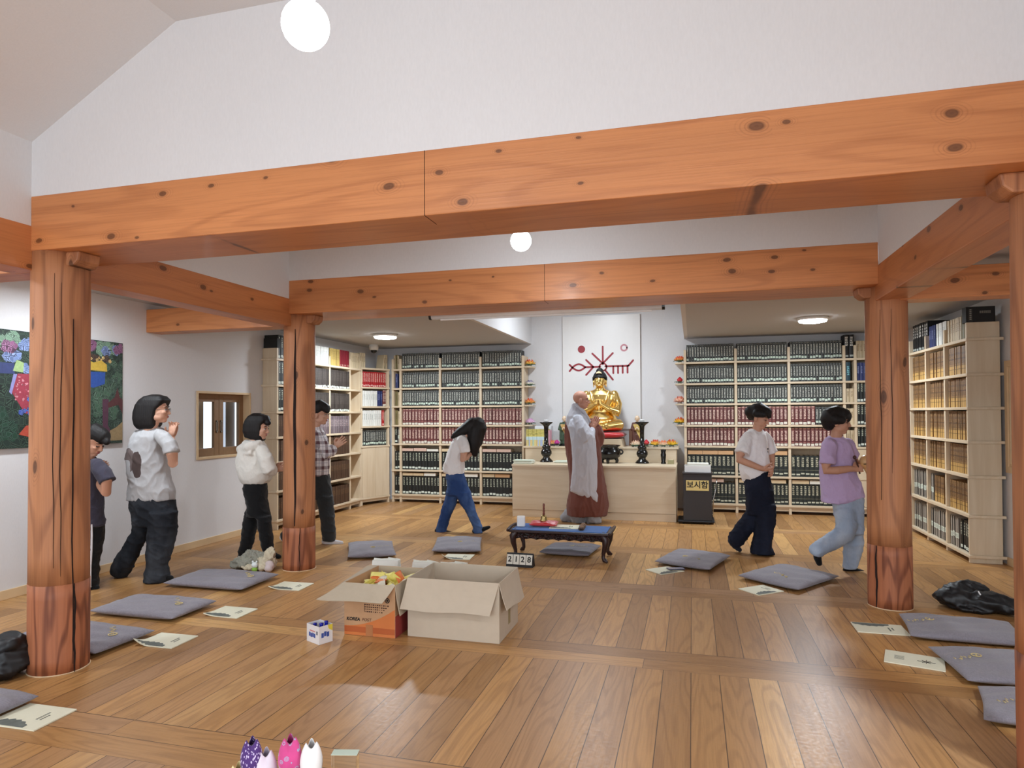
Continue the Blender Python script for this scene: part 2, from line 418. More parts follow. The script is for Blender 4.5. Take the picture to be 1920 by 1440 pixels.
# crossbeams with a scarf joint line, side beams, wall beams
BEVB = 0.006
def beam(n, lab, mat, x0, y0, z0, x1, y1, z1, joint=None):
    o = struct(MB().box(x0, y0, z0, x1, y1, z1), n, mat, lab, 'beam', bevel=BEVB)
    if joint is not None:
        MB().box(joint-0.0015, y0-0.0012, z0-0.001, joint+0.0015, y0+0.15, z1-0.002).build('joint', plain('joint_shadow', (70, 38, 20), 0.9), o)  # thin dark strip marking the scarf joint
    return o
beam('crossbeam', 'broad orange pine crossbeam nearest the viewer', BEAMX, XL, YN-0.004, ZB, XR+0.6, YN+0.42, ZT, joint=-1.20)
beam('crossbeam', 'orange pine crossbeam in front of the altar and bookcases', BEAMX, XL, YR-0.004, ZB, XR, YR+0.5, ZT, joint=-1.17)
beam('side_beam', 'orange side beam between the pillars on the painting side', BEAMY, XL-0.19, YN+0.05, ZB2, XL+0.003, YR+0.3, ZT2)
beam('side_beam', 'orange side beam running to the viewer left of the near pillar', BEAMY, XL-0.19, -3.0, ZB2, XL+0.003, YN+0.05, ZT2)
beam('side_beam', 'orange side beam between the pillars on the side of the ochre books', BEAMY, XR-0.003, YN+0.05, ZB2, XR+0.21, YR+0.3, ZT2)
beam('side_beam', 'orange side beam running to the viewer from the near pillar at the frame edge', BEAMY, XR-0.003, -3.0, ZB2, XR+0.21, YN+0.05, ZT2)
beam('wall_beam', 'short orange beam from the window wall to the far pillar', BEAMX, WX0, 5.43, 2.275, XL-0.1, 5.63, 2.505)
beam('wall_beam', 'short orange beam from the painting wall to the near pillar', BEAMX, WX0, 2.93, 2.275, XL-0.1, 3.13, 2.505)
beam('wall_beam', 'short orange beam above the tall case of ochre books', BEAMX, XR+0.15, 5.42, 2.265, WX1, 5.62, 2.49)
beam('wall_beam', 'short orange beam from the near pillar to the right wall', BEAMX, XR+0.15, 2.97, 2.265, WX1, 3.17, 2.49)
# pillars: round timber with a spliced foot, check cracks, a pale ring on the floor and a bracket below the crossbeam
CRACK = plain('timber_crack', (30, 14, 9), 0.95)
RING = plain('pale_sealant', (222, 196, 160), 0.6)
def pillar(lab, x, y, r, zsplit, top, cracks, bside, lean=0.0, bz=ZB):
    root = bpy.data.objects.new('pillar', None); COL.objects.link(root); root.location = (x, y, 0)
    root['kind'] = 'structure'; root['label'] = lab; root['category'] = 'pillar'
    sg = 40; rnd = random.Random(int(abs(x*100)+y*10))
    ph = [rnd.uniform(0, 6.28) for _ in range(4)]
    def ring(z, k):
        return [((r*k*(1+0.012*math.sin(3*a+ph[0]+z)+0.008*math.sin(5*a+ph[1]-2*z)))*math.cos(a), (r*k*(1+0.012*math.sin(3*a+ph[0]+z)+0.008*math.sin(5*a+ph[1]-2*z)))*math.sin(a), z) for a in [2*PI*i/sg for i in range(sg)]]
    MB().rings([ring(zsplit+(top-zsplit)*t, 1.0-0.03*t) for t in [i/12 for i in range(13)]]).build('shaft', PILLAR, root, smooth=True)
    MB().rings([ring(zsplit*t, 1.012) for t in [i/6 for i in range(7)]]).build('spliced_foot', PILLARB, root, smooth=True)
    MB().lathe([(r*1.0, 0.0), (r*1.035, 0.0), (r*1.035, 0.006), (r*1.0, 0.006)], 48).build('floor_ring', RING, root, smooth=True)
    for (ang, z0, z1, w) in cracks:
        a0 = math.atan2(-y, -x) + ang; n = 14; L, Rr = [], []
        for i in range(n+1):
            t = i/n; z = z0+(z1-z0)*t; a = a0 + 0.02*math.sin(9*t+ph[2]) + 0.012*math.sin(23*t+ph[3])
            ww = w*(0.15+math.sin(PI*min(max(t, 0.02), 0.98))**0.7)
            k = (1.0-0.03*max(0, (z-zsplit)/(top-zsplit)))*1.022 if z > zsplit else 1.034
            L.append((r*k*math.cos(a-ww/2/r), r*k*math.sin(a-ww/2/r), z)); Rr.append((r*k*math.cos(a+ww/2/r), r*k*math.sin(a+ww/2/r), z))
        m = MB(); lv = m._v(L); rv = m._v(Rr)
        iv = m._v([(p[0]*0.9, p[1]*0.9, p[2]) for p in L]); jv = m._v([(p[0]*0.9, p[1]*0.9, p[2]) for p in Rr])
        for i in range(n):
            m._f([lv[i], lv[i+1], rv[i+1], rv[i]]); m._f([lv[i], iv[i], iv[i+1], lv[i+1]]); m._f([rv[i], rv[i+1], jv[i+1], jv[i]])
        m.build('crack', CRACK, root)
    # bracket tucked under the crossbeam, rounded at its free end
    sx = bside; P = []
    for i in range(7):
        q = PI/2*i/6; P.append((0.26+0.06*math.sin(q), -0.045*(1-math.cos(q))))
    poly = [(0.0, 0.0), (0.0, -0.08), (0.17, -0.08), (0.205, -0.05), (0.215, 0.0)]
    MB().prism_ax([(sx*u, v) for u, v in poly], -0.075, 0.075, lambda u, v, w: (u, w, bz+v)).build('bracket', PILLAR, root, bevel=0.01)
    return root
pillar('thick round timber pillar at far left, with three long cracks', -3.535, 3.03, 0.151, 0.50, 2.378, [(0.42, 0.05, 2.0, 0.006), (0.02, 0.55, 2.2, 0.004), (-0.2, 0.6, 2.25, 0.004), (0.48, 0.0, 0.5, 0.012)], 1)
pillar('round timber pillar with one deep dark crack beside the girl in the pale hoodie', -3.587, 5.545, 0.147, 0.40, 2.378, [(-0.28, 0.42, 2.24, 0.022), (0.0, 0.0, 0.4, 0.006)], 1)
pillar('round timber pillar beside the boy in the purple shirt', 1.413, 5.56, 0.147, 0.46, 2.378, [(-0.62, 0.0, 0.46, 0.012), (-0.3, 0.8, 2.2, 0.003), (0.2, 1.0, 2.2, 0.003)], -1)
pillar('timber pillar at the right edge of the picture, cut by the frame', 1.378, 3.07, 0.147, 0.5, 2.378, [(-0.75, 0.1, 1.2, 0.004)], -1)
# baseboards
struct(MB().box(WX0, -3.0, 0, WX0+0.014, 7.28, 0.075), 'baseboard_left', PALE, 'pale wood baseboard under the painting and window', 'baseboard', bevel=0.003)
struct(MB().box(WX1-0.014, -3.0, 0, WX1, 7.3, 0.075), 'baseboard_right', PALE, 'pale wood baseboard below the window by the ochre bookcase', 'baseboard', bevel=0.003)
# window on the left wall: deep pale lining, two brown casements with metal pulls
SASH = plain('brown_window_wood', (136, 104, 72), 0.5, var=0.15, scale=25)
def mat_glass():
    k = N('window_glass'); k.b.inputs['IOR'].default_value = 1.05
    return k.done((1, 1, 1), 0.0, trans=1.0, spec=0.3)
GLASS = mat_glass()
STEEL = plain('brushed_steel', (176, 170, 160), 0.35, 0.8)
def window(n, lab, x, y0, y1, z0, z1, side):
    d = 0.17*side
    f = MB()
    for (ya, yb, za, zb) in ((y0, y0+0.025, z0, z1), (y1-0.025, y1, z0, z1), (y0+0.025, y1-0.025, z0, z0+0.025), (y0+0.025, y1-0.025, z1-0.025, z1)):
        f.box(min(x+0.012*-side, x+d), ya, za, max(x+0.012*-side, x+d), yb, zb)
    w = struct(f, 'window_%d' % n, PALE, lab, 'window', bevel=0.002)
    ym = (y0+y1)/2; xs = x+0.10*side
    for i, (a, c) in enumerate(((y0+0.025, ym-0.002), (ym+0.002, y1-0.025))):
        m = MB(); t = 0.075
        for (ya, yb, za, zb) in ((a, a+t, z0+.025, z1-.025), (c-t, c, z0+.025, z1-.025), (a+t, c-t, z0+.025, z0+.115), (a+t, c-t, z1-.115, z1-.025)):
            m.box(xs-0.02, ya, za, xs+0.02, yb, zb)
        sa = m.build('sash', SASH, w, bevel=0.004)
        MB().box(xs-0.004, a+t, z0+.115, xs+0.004, c-t, z1-.115).build('pane', GLASS, sa)
        yh = (c-0.036) if i == 0 else (a+0.036); zc = (z0+z1)/2-0.02
        h = MB(); hx = xs-0.023*side
        for (ya, yb, za, zb) in ((yh-.014, yh-.008, zc-.07, zc+.07), (yh+.008, yh+.014, zc-.07, zc+.07), (yh-.014, yh+.014, zc-.07, zc-.055), (yh-.014, yh+.014, zc+.055, zc+.07)):
            h.box(hx-0.006, ya, za, hx+0.006, yb, zb)
        h.build('handle', STEEL, sa)
    return w
window(1, 'small double casement window with brown frame and metal pulls', WX0, wy0, wy1, wz0, wz1, -1)
w2 = window(2, 'window with pale wooden surround past the ochre bookcase', WX1, ry0, ry1, rz0, rz1, 1)
for q_ in ((ry0-.06, ry0, rz0-.06, rz1+.06), (ry1, ry1+.06, rz0-.06, rz1+.06), (ry0, ry1, rz0-.06, rz0), (ry0, ry1, rz1, rz1+.06)):
    MB().box(WX1-.02, q_[0], q_[2], WX1+.002, q_[1], q_[3]).build('casing', PALE, w2, bevel=0.002)
# outside the left window: white outer frame and the timber shutter post seen through it
b = MB().box(-5.52, 6.42, 0.6, -5.47, 6.50, 2.0).box(-5.52, 6.88, 0.6, -5.47, 7.05, 2.0)
tag(b.build('outer_window_frame', plain('white_frame', (225, 230, 240), 0.4)), 'white outer frame behind the small casement window', 'window frame')
ob = MB().box(-5.95, 7.25, 0.0, -5.80, 7.42, 2.5).build('porch_post', plain('orange_post', (214, 150, 104), 0.6, var=0.1))
tag(ob, 'orange timber post outside the small casement window', 'post')
ob['kind'] = 'structure'
for pz in (1.05, 1.55): MB().box(-5.80, 7.28, pz, -5.785, 7.40, pz+0.13).build('plate', plain('grey_plate', (120, 122, 128), 0.5), ob)
# hanging globe lamps, flush ceiling lamps, camera dome, screen housing
GLOW = N('lamp_glass').done((1, 1, 1), 0.3, emit=(0.95, 0.98, 1.0), estr=14.0)
def globe(lab, x, y, z):
    t = thing('pendant_lamp', lab, 'lamp', (x, y, z), group='hanging globe lamps')
    MB().ball((0, 0, 0), 0.072, 24).build('globe', GLOW, t, smooth=True)
    MB().lathe([(0.012, 0.062), (0.03, 0.064), (0.03, 0.11), (0.012, 0.125)], 16).build('socket', WHITEP, t, smooth=True)
    MB().tube([(0, 0, 0.12), (0, 0, FZ-z)], 0.003, 6).build('cord', WHITEP, t)
    MB().lathe([(0.045, FZ-z-0.02), (0.05, FZ-z-0.012), (0.05, FZ-z)], 20).build('rose', WHITEP, t)
globe('glaring white globe lamp hanging before the near crossbeam wall', -1.13, 1.78, 2.64)
globe('small bright globe lamp peeking under the near crossbeam', -1.13, 4.43, 2.64)
def disc(lab, x, y):
    t = thing('ceiling_lamp', lab, 'lamp', (x, y, LC), group='flush ceiling lamps')
    MB().lathe([(0.17, 0.0), (0.175, -0.012), (0.172, -0.03), (0.16, -0.034)], 40).build('rim', WHITEP, t, smooth=True)
    MB().lathe([(0.158, -0.03), (0.15, -0.052), (0.10, -0.062), (0.001, -0.064)], 40).build('diffuser', GLOW, t, smooth=True)
disc('round flush ceiling lamp above the books left of the altar', -4.144, 8.52)
disc('round flush ceiling lamp above the books right of the altar', 1.383, 8.52)
disc('round flush front ceiling lamp of the painting aisle, hidden by the beams', -4.45, 2.0)
disc('added round flush rear ceiling lamp of the painting aisle, hidden by the beams', -4.45, 4.2)  # unseen fixture, added so the left wall gets more light
disc('added round flush ceiling lamp of the aisle of ochre books, outside the picture', 2.15, 1.6)  # unseen fixture, added to brighten the ochre side
t = thing('security_camera', 'white dome security camera on the low ceiling corner', 'camera', (-4.93, 9.72, LC))
MB().lathe([(0.075, 0), (0.075, -0.045), (0.07, -0.085), (0.05, -0.09)], 28).build('housing', WHITEP, t, smooth=True)
MB().lathe([(0.052, -0.085), (0.05, -0.105), (0.035, -0.128), (0.001, -0.138)], 24).build('lens_dome', plain('smoked_dome', (14, 14, 16), 0.08), t, smooth=True)
t = thing('projector_screen', 'white roll-up screen case behind the far crossbeam', 'projector screen', (-1.34, 6.02, 2.395))
MB().tube([(-1.09, 0, 0), (1.09, 0, 0)], 0.035, 16).build('case', WHITEP, t, smooth=True)
for s in (-1, 1): MB().tube([(s*1.09, 0, 0), (s*1.115, 0, 0)], 0.036, 16).build('end_cap', BLACKGLOSS, t)
MB().box(-1.0, -0.01, -0.045, 1.0, 0.01, -0.03).build('weight_bar', WHITEP, t)
for s in (-0.9, 0.9): MB().tube([(s, 0, 0.03), (s, 0, NZ-2.395)], 0.004, 6).build('hanger', STEEL, t)
# ------------------------------------------------------------------ books and bookcases
PAPER = plain('book_pages', (222, 212, 190), 0.9, var=0.04, scale=200)
def mat_book(name, base, glyph=None, gz=(0.36, 0.9), ng=9, label=None, lz=(0.10, 0.24), lcol=(222, 230, 216), frame=None, cap=None, capcol=None, bands=(), var=0.25, gw=0.26, lprob=1.0, rough=0.55, edge=None, ew=0.43):
    k = N(name); g = k.sep(k.coord('Generated')); x, y, z = g[0], g[1], g[2]
    rnd = k.n('ShaderNodeObjectInfo').outputs['Random']
    b = lin(base)
    col = k.mix(rnd, tuple(c*(1-var) for c in b), tuple(min(1, c*(1+var)) for c in b))
    col = k.mix(k.math('MULTIPLY', k.noise(k.coord('Object'), 30, 3), 0.3), col, tuple(c*0.6 for c in b))
    spine = k.math('LESS_THAN', y, 0.02); u = k.math('ABSOLUTE', k.math('SUBTRACT', x, 0.5))
    zj = k.math('ADD', z, k.math('MULTIPLY', k.math('SUBTRACT', rnd, 0.5), 0.05))
    def lay(mask, c, col, f=1.0): return k.mix(k.math('MULTIPLY', k.math('MULTIPLY', mask, spine), f), col, lin(c))
    for (z0, z1, c) in bands: col = lay(k.band(z, z0, z1), c, col)
    if cap: col = lay(k.math('GREATER_THAN', z, cap), capcol, col)
    if frame: col = lay(k.band(u, 0.33, 0.44), frame, col, 0.75)
    if edge: col = lay(k.math('GREATER_THAN', u, ew), edge, col, 0.9)
    if glyph:
        cell = k.math('MULTIPLY', k.math('DIVIDE', k.math('SUBTRACT', z, gz[0]), gz[1]-gz[0]), ng)
        fr = k.math('FRACT', cell); ink = k.noise(k.comb(k.math('MULTIPLY', x, 4.0), k.math('MULTIPLY', rnd, 90.0), k.math('MULTIPLY', cell, 2.6)), 1.5, 3)
        m = k.math('MULTIPLY', k.math('MULTIPLY', k.band(fr, 0.14, 0.88), k.math('LESS_THAN', u, gw)), k.math('MULTIPLY', k.band(z, *gz), k.math('GREATER_THAN', ink, 0.47)))
        col = lay(m, glyph, col)
    if label:
        m = k.math('MULTIPLY', k.band(zj, *lz), k.math('LESS_THAN', u, 0.40))
        if lprob < 1: m = k.math('MULTIPLY', m, k.math('LESS_THAN', k.white(k.comb(rnd, rnd, rnd)), lprob))
        col = lay(m, lcol, col)
        col = lay(k.math('MULTIPLY', k.math('MULTIPLY', k.band(zj, lz[0]+0.035, lz[1]-0.045), k.math('LESS_THAN', u, 0.2)), k.math('GREATER_THAN', k.noise(k.comb(k.math('MULTIPLY', x, 6.0), rnd, k.math('MULTIPLY', z, 40.0)), 2, 2), 0.5)), (120, 130, 120), col)
    return k.done(col, rough)
def book_mesh(t, h, d, mats, rounded=True):
    b = MB(); e = 0.0022
    b.box(-t/2, 0.004, 0, -t/2+e, d, h).box(t/2-e, 0.004, 0, t/2, d, h)
    n = 6; pts = [(-t/2+t*i/n, 0.004-(0.004*math.sin(PI*i/n) if rounded else 0.004)) for i in range(n+1)]
    b.prism(pts+[(t/2, 0.007), (-t/2, 0.007)], 0, h)
    b.mi = 1; b.box(-t/2+e, 0.007, 0.004, t/2-e, d-0.005, h-0.005)
    bmesh.ops.recalc_face_normals(b.bm, faces=b.bm.faces)
    me = bpy.data.meshes.new('book'); b.bm.to_mesh(me); b.bm.free()
    for m in mats: me.materials.append(m)
    return me
KINDS = {}
def kind(key, name, t, h, d, desc, mat, rounded=True, cat='book'):
    KINDS[key] = dict(name=name, t=t, h=h, d=d, desc=desc, cat=cat, me=book_mesh(t, h, d, [mat, PAPER], rounded))
kind('slim', 'slim_black_book', 0.040, 0.255, 0.17, 'slim black book with white spine lettering', mat_book('slim_black_cover', (27, 30, 30), (214, 216, 204), (0.30, 0.86), 8, True, (0.09, 0.21), (206, 222, 206), frame=(104, 108, 104), lprob=0.9, gw=0.2, bands=((0.93, 0.945, (150, 150, 140)),)))
kind('maroon', 'maroon_book', 0.052, 0.262, 0.18, 'maroon book with white spine lettering', mat_book('maroon_cover', (100, 42, 42), (226, 202, 186), (0.30, 0.84), 7, True, (0.03, 0.15), (226, 222, 208), frame=(64, 20, 24), cap=0.94, capcol=(214, 170, 156), bands=((0.87, 0.885, (200, 150, 140)), (0.2, 0.212, (190, 140, 130)))))
kind('thick', 'thick_black_book', 0.052, 0.30, 0.20, 'thick black book with pale label', mat_book('thick_black_cover', (22, 26, 25), (190, 196, 176), (0.48, 0.92), 5, True, (0.05, 0.15), (214, 222, 212), var=0.2, gw=0.2))
kind('green', 'dark_green_book', 0.058, 0.30, 0.20, 'thick dark green book with gold lettering', mat_book('dark_green_cover', (34, 40, 38), (208, 204, 176), (0.46, 0.92), 5, True, (0.09, 0.16), (190, 190, 170), var=0.15, gw=0.24, bands=((0.3, 0.31, (150, 146, 120)),)))
kind('ochre', 'ochre_book', 0.041, 0.285, 0.19, 'ochre book with dark banded spine', mat_book('ochre_cover', (150, 114, 72), (78, 54, 36), (0.40, 0.97), 13, None, bands=((0.0, 0.36, (190, 150, 86)), (0.20, 0.215, (66, 44, 26)), (0.335, 0.352, (66, 44, 26)), (0.56, 0.60, (96, 70, 48)), (0.72, 0.80, (120, 90, 62))), var=0.12, gw=0.34, edge=(54, 38, 24), ew=0.40))
kind('brown', 'brown_book', 0.042, 0.268, 0.18, 'dark brown book', mat_book('brown_cover', (72, 50, 36), (112, 84, 56), (0.5, 0.8), 4, None, var=0.2, edge=(122, 94, 68), ew=0.44))
kind('grey', 'grey_brown_book', 0.040, 0.27, 0.18, 'grey-brown book with white foot label', mat_book('grey_brown_cover', (54, 46, 42), (84, 76, 70), (0.4, 0.86), 5, True, (0.02, 0.12), (208, 216, 204), var=0.15, edge=(150, 140, 126), ew=0.45))
kind('plum', 'plum_book', 0.034, 0.255, 0.18, 'plum book with white stripe', mat_book('plum_cover', (62, 36, 48), (160, 140, 140), (0.4, 0.8), 4, None, frame=(228, 220, 220), var=0.15))
kind('red', 'red_book', 0.040, 0.245, 0.17, 'bright red book with gold lettering', mat_book('red_cover', (170, 28, 34), (236, 206, 190), (0.34, 0.92), 9, True, (0.06, 0.14), (230, 190, 180), var=0.12))
kind('white', 'white_book', 0.040, 0.25, 0.17, 'white book with grey spine marks', mat_book('white_cover', (226, 226, 220), (120, 134, 128), (0.4, 0.78), 6, None, var=0.05, gw=0.18))
kind('navy', 'navy_book', 0.042, 0.25, 0.17, 'navy blue book', mat_book('navy_cover', (44, 54, 104), (150, 160, 200), (0.4, 0.8), 5, None, var=0.15, gw=0.16))
kind('yellow', 'yellow_book', 0.036, 0.25, 0.17, 'mustard yellow book', mat_book('yellow_cover', (184, 158, 88), (110, 84, 40), (0.35, 0.9), 9, None, var=0.12))
kind('dred', 'dark_red_book', 0.045, 0.25, 0.17, 'plain dark red book', mat_book('dark_red_cover', (124, 26, 40), (216, 190, 170), (0.05, 0.14), 2, None, var=0.12))
kind('cream', 'cream_book', 0.036, 0.24, 0.17, 'cream book', mat_book('cream_cover', (200, 182, 150), (130, 110, 84), (0.4, 0.8), 5, None, var=0.1))
kind('teal', 'teal_book', 0.056, 0.26, 0.19, 'teal book', mat_book('teal_cover', (30, 62, 74), (130, 200, 210), (0.3, 0.8), 5, None, var=0.1))
kind('olive', 'olive_book', 0.045, 0.25, 0.17, 'olive book', mat_book('olive_cover', (120, 108, 66), (80, 70, 40), (0.4, 0.8), 5, None, var=0.2))
kind('binder', 'grey_binder', 0.050, 0.30, 0.21, 'pale grey binder with black spine strip', mat_book('binder_cover', (170, 162, 150), None, edge=(22, 20, 20), ew=0.22, label=True, lz=(0.3, 0.48), lcol=(210, 220, 206), var=0.08), rounded=False, cat='binder')
kind('tall', 'tall_black_book', 0.058, 0.33, 0.22, 'tall black book with white characters', mat_book('tall_black_cover', (20, 21, 23), (220, 220, 214), (0.5, 0.92), 4, True, (0.06, 0.14), (170, 176, 170), var=0.1, gw=0.3))
RB = random.Random(3)
def put(case, key, x, y, z, label, group, lean=0.0, hs=1.0, ts=1.0):
    K = KINDS[key]; o = bpy.data.objects.new(K['name'], K['me']); COL.objects.link(o)
    m = Matrix.Rotation(case['rz'], 4, 'Z'); p = m @ Vector((x, y, z)); o.location = p + Vector(case['loc'])
    o.rotation_euler = (0, lean, case['rz']); o.scale = (ts, 1, hs)
    tag(o, label, K['cat'], group); return o
def fill(case, key, x0, x1, z, where, n=None, y=0.03, leave=0.0, jit=0.012, desc=None, hj=0.0):
    K = KINDS[key]; L = x1-x0-leave
    if n is None: n = max(1, int(L/(K['t']*1.02)))
    pitch = L/n; ts = min(1.25, (pitch-0.0012)/K['t'])
    lab = '%s, %s' % (desc or K['desc'], where); grp = '%ss, %s' % (K['name'].replace('_', ' '), where)
    for i in range(n):
        put(case, key, x0+(i+0.5)*pitch, y+RB.uniform(0, jit), z+0.0006, lab, grp, 0.0, 1.0-RB.uniform(0, 0.012+hj), ts)
FLATS = {}
def flat_books(case, z, spec, where):
    """books lying flat on top of a row: (x0, x1, thickness, colour name, rgb)"""
    for (x0, x1, t, nm, rgb) in spec:
        b = MB(); d = 0.19
        b.box(x0, 0.02, z, x1, 0.02+d, z+0.003).box(x0, 0.02, z+t-0.003, x1, 0.02+d, z+t).box(x0, 0.02, z+0.003, x1, 0.026, z+t-0.003)
        b.mi = 1; b.box(x0+0.003, 0.026, z+0.003, x1-0.003, 0.02+d-0.004, z+t-0.003)
        m = Matrix.Translation(case['loc']) @ Matrix.Rotation(case['rz'], 4, 'Z')
        b.move(m); c = m @ Vector(((x0+x1)/2, 0.1, z))
        for v in b.bm.verts: v.co -= c
        o = b.build('flat_lying_book', [plain('flat_cover_'+nm, rgb, 0.6), PAPER]); o.location = c
        key = (nm, where)
        tag(o, '%s book lying flat on the %s' % (nm.replace('_', ' '), where), 'book', 'flat books on the %s' % where)
def bookcase(name, label, loc, rz, posts, shelves, depth, ptop, x0, x1, pw=0.036, plinth=True, lows=None, shelf_mat=None, backz=None, ends=()):
    root = thing(name, label, 'bookcase', loc, rz)
    sm = BIRCHX
    for p in posts:
        zt = ptop if not isinstance(ptop, dict) else ptop.get(p, ptop['*'])
        MB().box(p-pw/2, 0.004, 0.0, p+pw/2, depth, zt).build('upright', BIRCH, root, bevel=0.002)
    for z in shelves:
        MB().box(x0, -0.010, z-0.028, x1, depth, z).build('shelf', sm, root, bevel=0.002)
    if plinth: MB().box(x0, 0.02, 0.045, x1, 0.04, shelves[-1]-0.028).build('plinth', sm, root, bevel=0.002)
    MB().box(x0, depth, 0.04, x1, depth+0.006, backz or (ptop if not isinstance(ptop, dict) else ptop['*'])).build('back_panel', BIRCH, root)
    return dict(root=root, loc=loc, rz=rz)
def quarter(case, name, x, z, r, sx):
    b = MB(); P = [(x, 0.0)]+[(x+sx*r*math.cos(a), r*math.sin(a)) for a in []]
    pts = [(x, 0.02)] + [(x+sx*r*math.sin(q), 0.02+ r*(1-math.cos(q))*0.9) for q in [PI/2*i/8 for i in range(1, 9)]] + [(x+sx*r, 0.30), (x, 0.30)]
    b.prism(pts, z-0.02, z); b.build(name, BIRCHX, case['root'], bevel=0.002)
SH = [2.19, 1.877, 1.58, 1.267, 0.964, 0.535, 0.134]
ROWN = ['top row', 'second row', 'third row', 'fourth row', 'fifth row', 'sixth row', 'bottom row']
# --- back wall, left of the altar
A = bookcase('bookcase', 'birch bookcase on the back wall, left of the altar', (-4.645, 10.10, 0), 0.0, [-0.155+0.018, 0.0, 0.697, 1.386, 2.084], SH, 0.30, 2.356, -0.155, 2.10)
bays = [(0.020, 0.677), (0.717, 1.366), (1.406, 2.064)]; bn = ['left bay', 'middle bay', 'right bay']
for r in range(3):
    for (a, c), nm in zip(bays, bn): fill(A, 'slim', a, c, SH[r], '%s, %s, left of altar' % (ROWN[r], nm), n=16)
for r in (3, 4):
    for (a, c), nm in zip(bays, bn): fill(A, 'maroon', a, c, SH[r], '%s, %s, left of altar' % (ROWN[r], nm), n=12)
for r in (5, 6):
    for (a, c), nm in zip(bays, bn): fill(A, 'thick', a, c, SH[r], '%s, %s, left of altar' % (ROWN[r], nm), n=12)
    fill(A, 'thick', -0.115, -0.02, SH[r], '%s, narrow end bay left of altar' % ROWN[r], n=2)
PINK, BEI, WHT, TAN = ('pinkish', (206, 176, 160)), ('beige', (208, 186, 150)), ('white', (224, 222, 212)), ('tan', (202, 160, 116))
flat_books(A, SH[5]+0.302, [(-0.02+0.04, 0.22, 0.045, *PINK), (0.23, 0.45, 0.05, *PINK), (0.46, 0.66, 0.035, *WHT), (0.72, 0.92, 0.045, *BEI), (0.93, 1.15, 0.045, *WHT), (1.41, 1.64, 0.045, *PINK), (1.65, 1.88, 0.045, *PINK)], 'sixth row, left of altar')
flat_books(A, SH[6]+0.302, [(0.03, 0.21, 0.045, *BEI), (0.215, 0.40, 0.045, *BEI), (0.41, 0.61, 0.05, *WHT), (0.72, 0.90, 0.045, *BEI), (1.05, 1.33, 0.05, *WHT), (1.41, 1.61, 0.05, *BEI), (1.62, 1.86, 0.05, *TAN)], 'bottom row, left of altar')
for key, x, r, le in (('olive', -0.09, 0, 0.0), ('cream', -0.045, 0, -0.10), ('cream', -0.205+0.08, 0, 0.0), ('navy', -0.09, 1, 0), ('olive', -0.09, 2, 0), ('cream', -0.045, 2, 0), ('olive', -0.09, 3, 0), ('cream', -0.045, 3, 0), ('binder', -0.045, 4, 0), ('thick', -0.1, 4, 0)):
    put(A, key, x, 0.05, SH[r], '%s in the narrow end bay, %s, left of altar' % (KINDS[key]['desc'].split(' with')[0], ROWN[r]), 'books in the narrow bay, left of altar', le, 0.96)
for z in SH[:4]: quarter(A, 'corner_shelf', 2.10, z, 0.125, 1)
# --- back wall, right of the altar
B = bookcase('bookcase', 'birch bookcase on the back wall, right of the altar', (-0.099, 10.10, 0), 0.0, [0.0, 0.707, 1.421, 2.134, 2.275, 2.62], SH, 0.30, 2.37, -0.018, 2.64)
bays = [(0.020, 0.687), (0.727, 1.401), (1.441, 2.114)]
for r in range(3):
    for (a, c), nm in zip(bays, bn): fill(B, 'slim', a, c, SH[r], '%s, %s, right of altar' % (ROWN[r], nm), n=18)
for r in (3, 4):
    for q, ((a, c), nm) in enumerate(zip(bays, bn)):
        if r == 3 and q == 2:
            fill(B, 'maroon', a, a+0.32, SH[r], '%s, %s, right of altar' % (ROWN[r], nm), n=6)
            fill(B, 'slim', a+0.325, c, SH[r], '%s, %s, right of altar' % (ROWN[r], nm), n=8)
        else: fill(B, 'maroon', a, c, SH[r], '%s, %s, right of altar' % (ROWN[r], nm), n=13)
for r in (5, 6):
    for (a, c), nm in zip(bays, bn): fill(B, 'green', a, c, SH[r], '%s, %s, right of altar' % (ROWN[r], nm), n=11 if r == 5 else 13)
flat_books(B, SH[5]+0.302, [(0.03, 0.235, 0.055, *TAN), (0.24, 0.45, 0.055, *TAN), (0.455, 0.665, 0.055, *TAN), (1.18, 1.39, 0.055, *TAN)], 'sixth row, right of altar')
flat_books(B, SH[6]+0.302, [(0.32, 0.53, 0.05, *PINK), (0.74, 0.95, 0.05, *BEI), (1.15, 1.37, 0.05, *BEI), (1.45, 1.67, 0.05, *BEI), (1.68, 1.90, 0.05, *WHT)], 'bottom row, right of altar')
b = ('tall', 'tall', 'teal')
put(B, 'tall', 2.172, 0.03, SH[0], 'tall black book with white characters, top row, narrow bay right of altar, first', 'tall black pair, narrow bay right of altar')
put(B, 'tall', 2.236, 0.03, SH[0], 'tall black book with white characters, top row, narrow bay right of altar, second', 'tall black pair, narrow bay right of altar')
put(B, 'teal', 2.19, 0.03, SH[1], 'teal book standing alone in the narrow bay right of altar', None)
for r, lab in ((2, 'third row'), (3, 'fourth row'), (4, 'fifth row')):
    for i in range(2): put(B, 'cream', 2.185+0.048*i, 0.04, SH[r], 'cream book, %s, narrow bay right of altar' % lab, 'cream books, narrow bay right of altar', 0, 0.8 if r == 2 else 0.95, 1.2)
for r, key in ((0, 'cream'), (1, 'navy'), (2, 'thick'), (3, 'thick'), (4, 'thick')):
    fill(B, key, 2.295, 2.60, SH[r], '%s, end bay beside the purple shirt boy' % ROWN[r], n=7)
MB().box(2.295, 0.0, 0.14, 2.60, 0.018, 0.93).build('door', BIRCH, B['root'], bevel=0.002)
for z in SH[:4]: quarter(B, 'corner_shelf', -0.018, z, 0.125, -1)
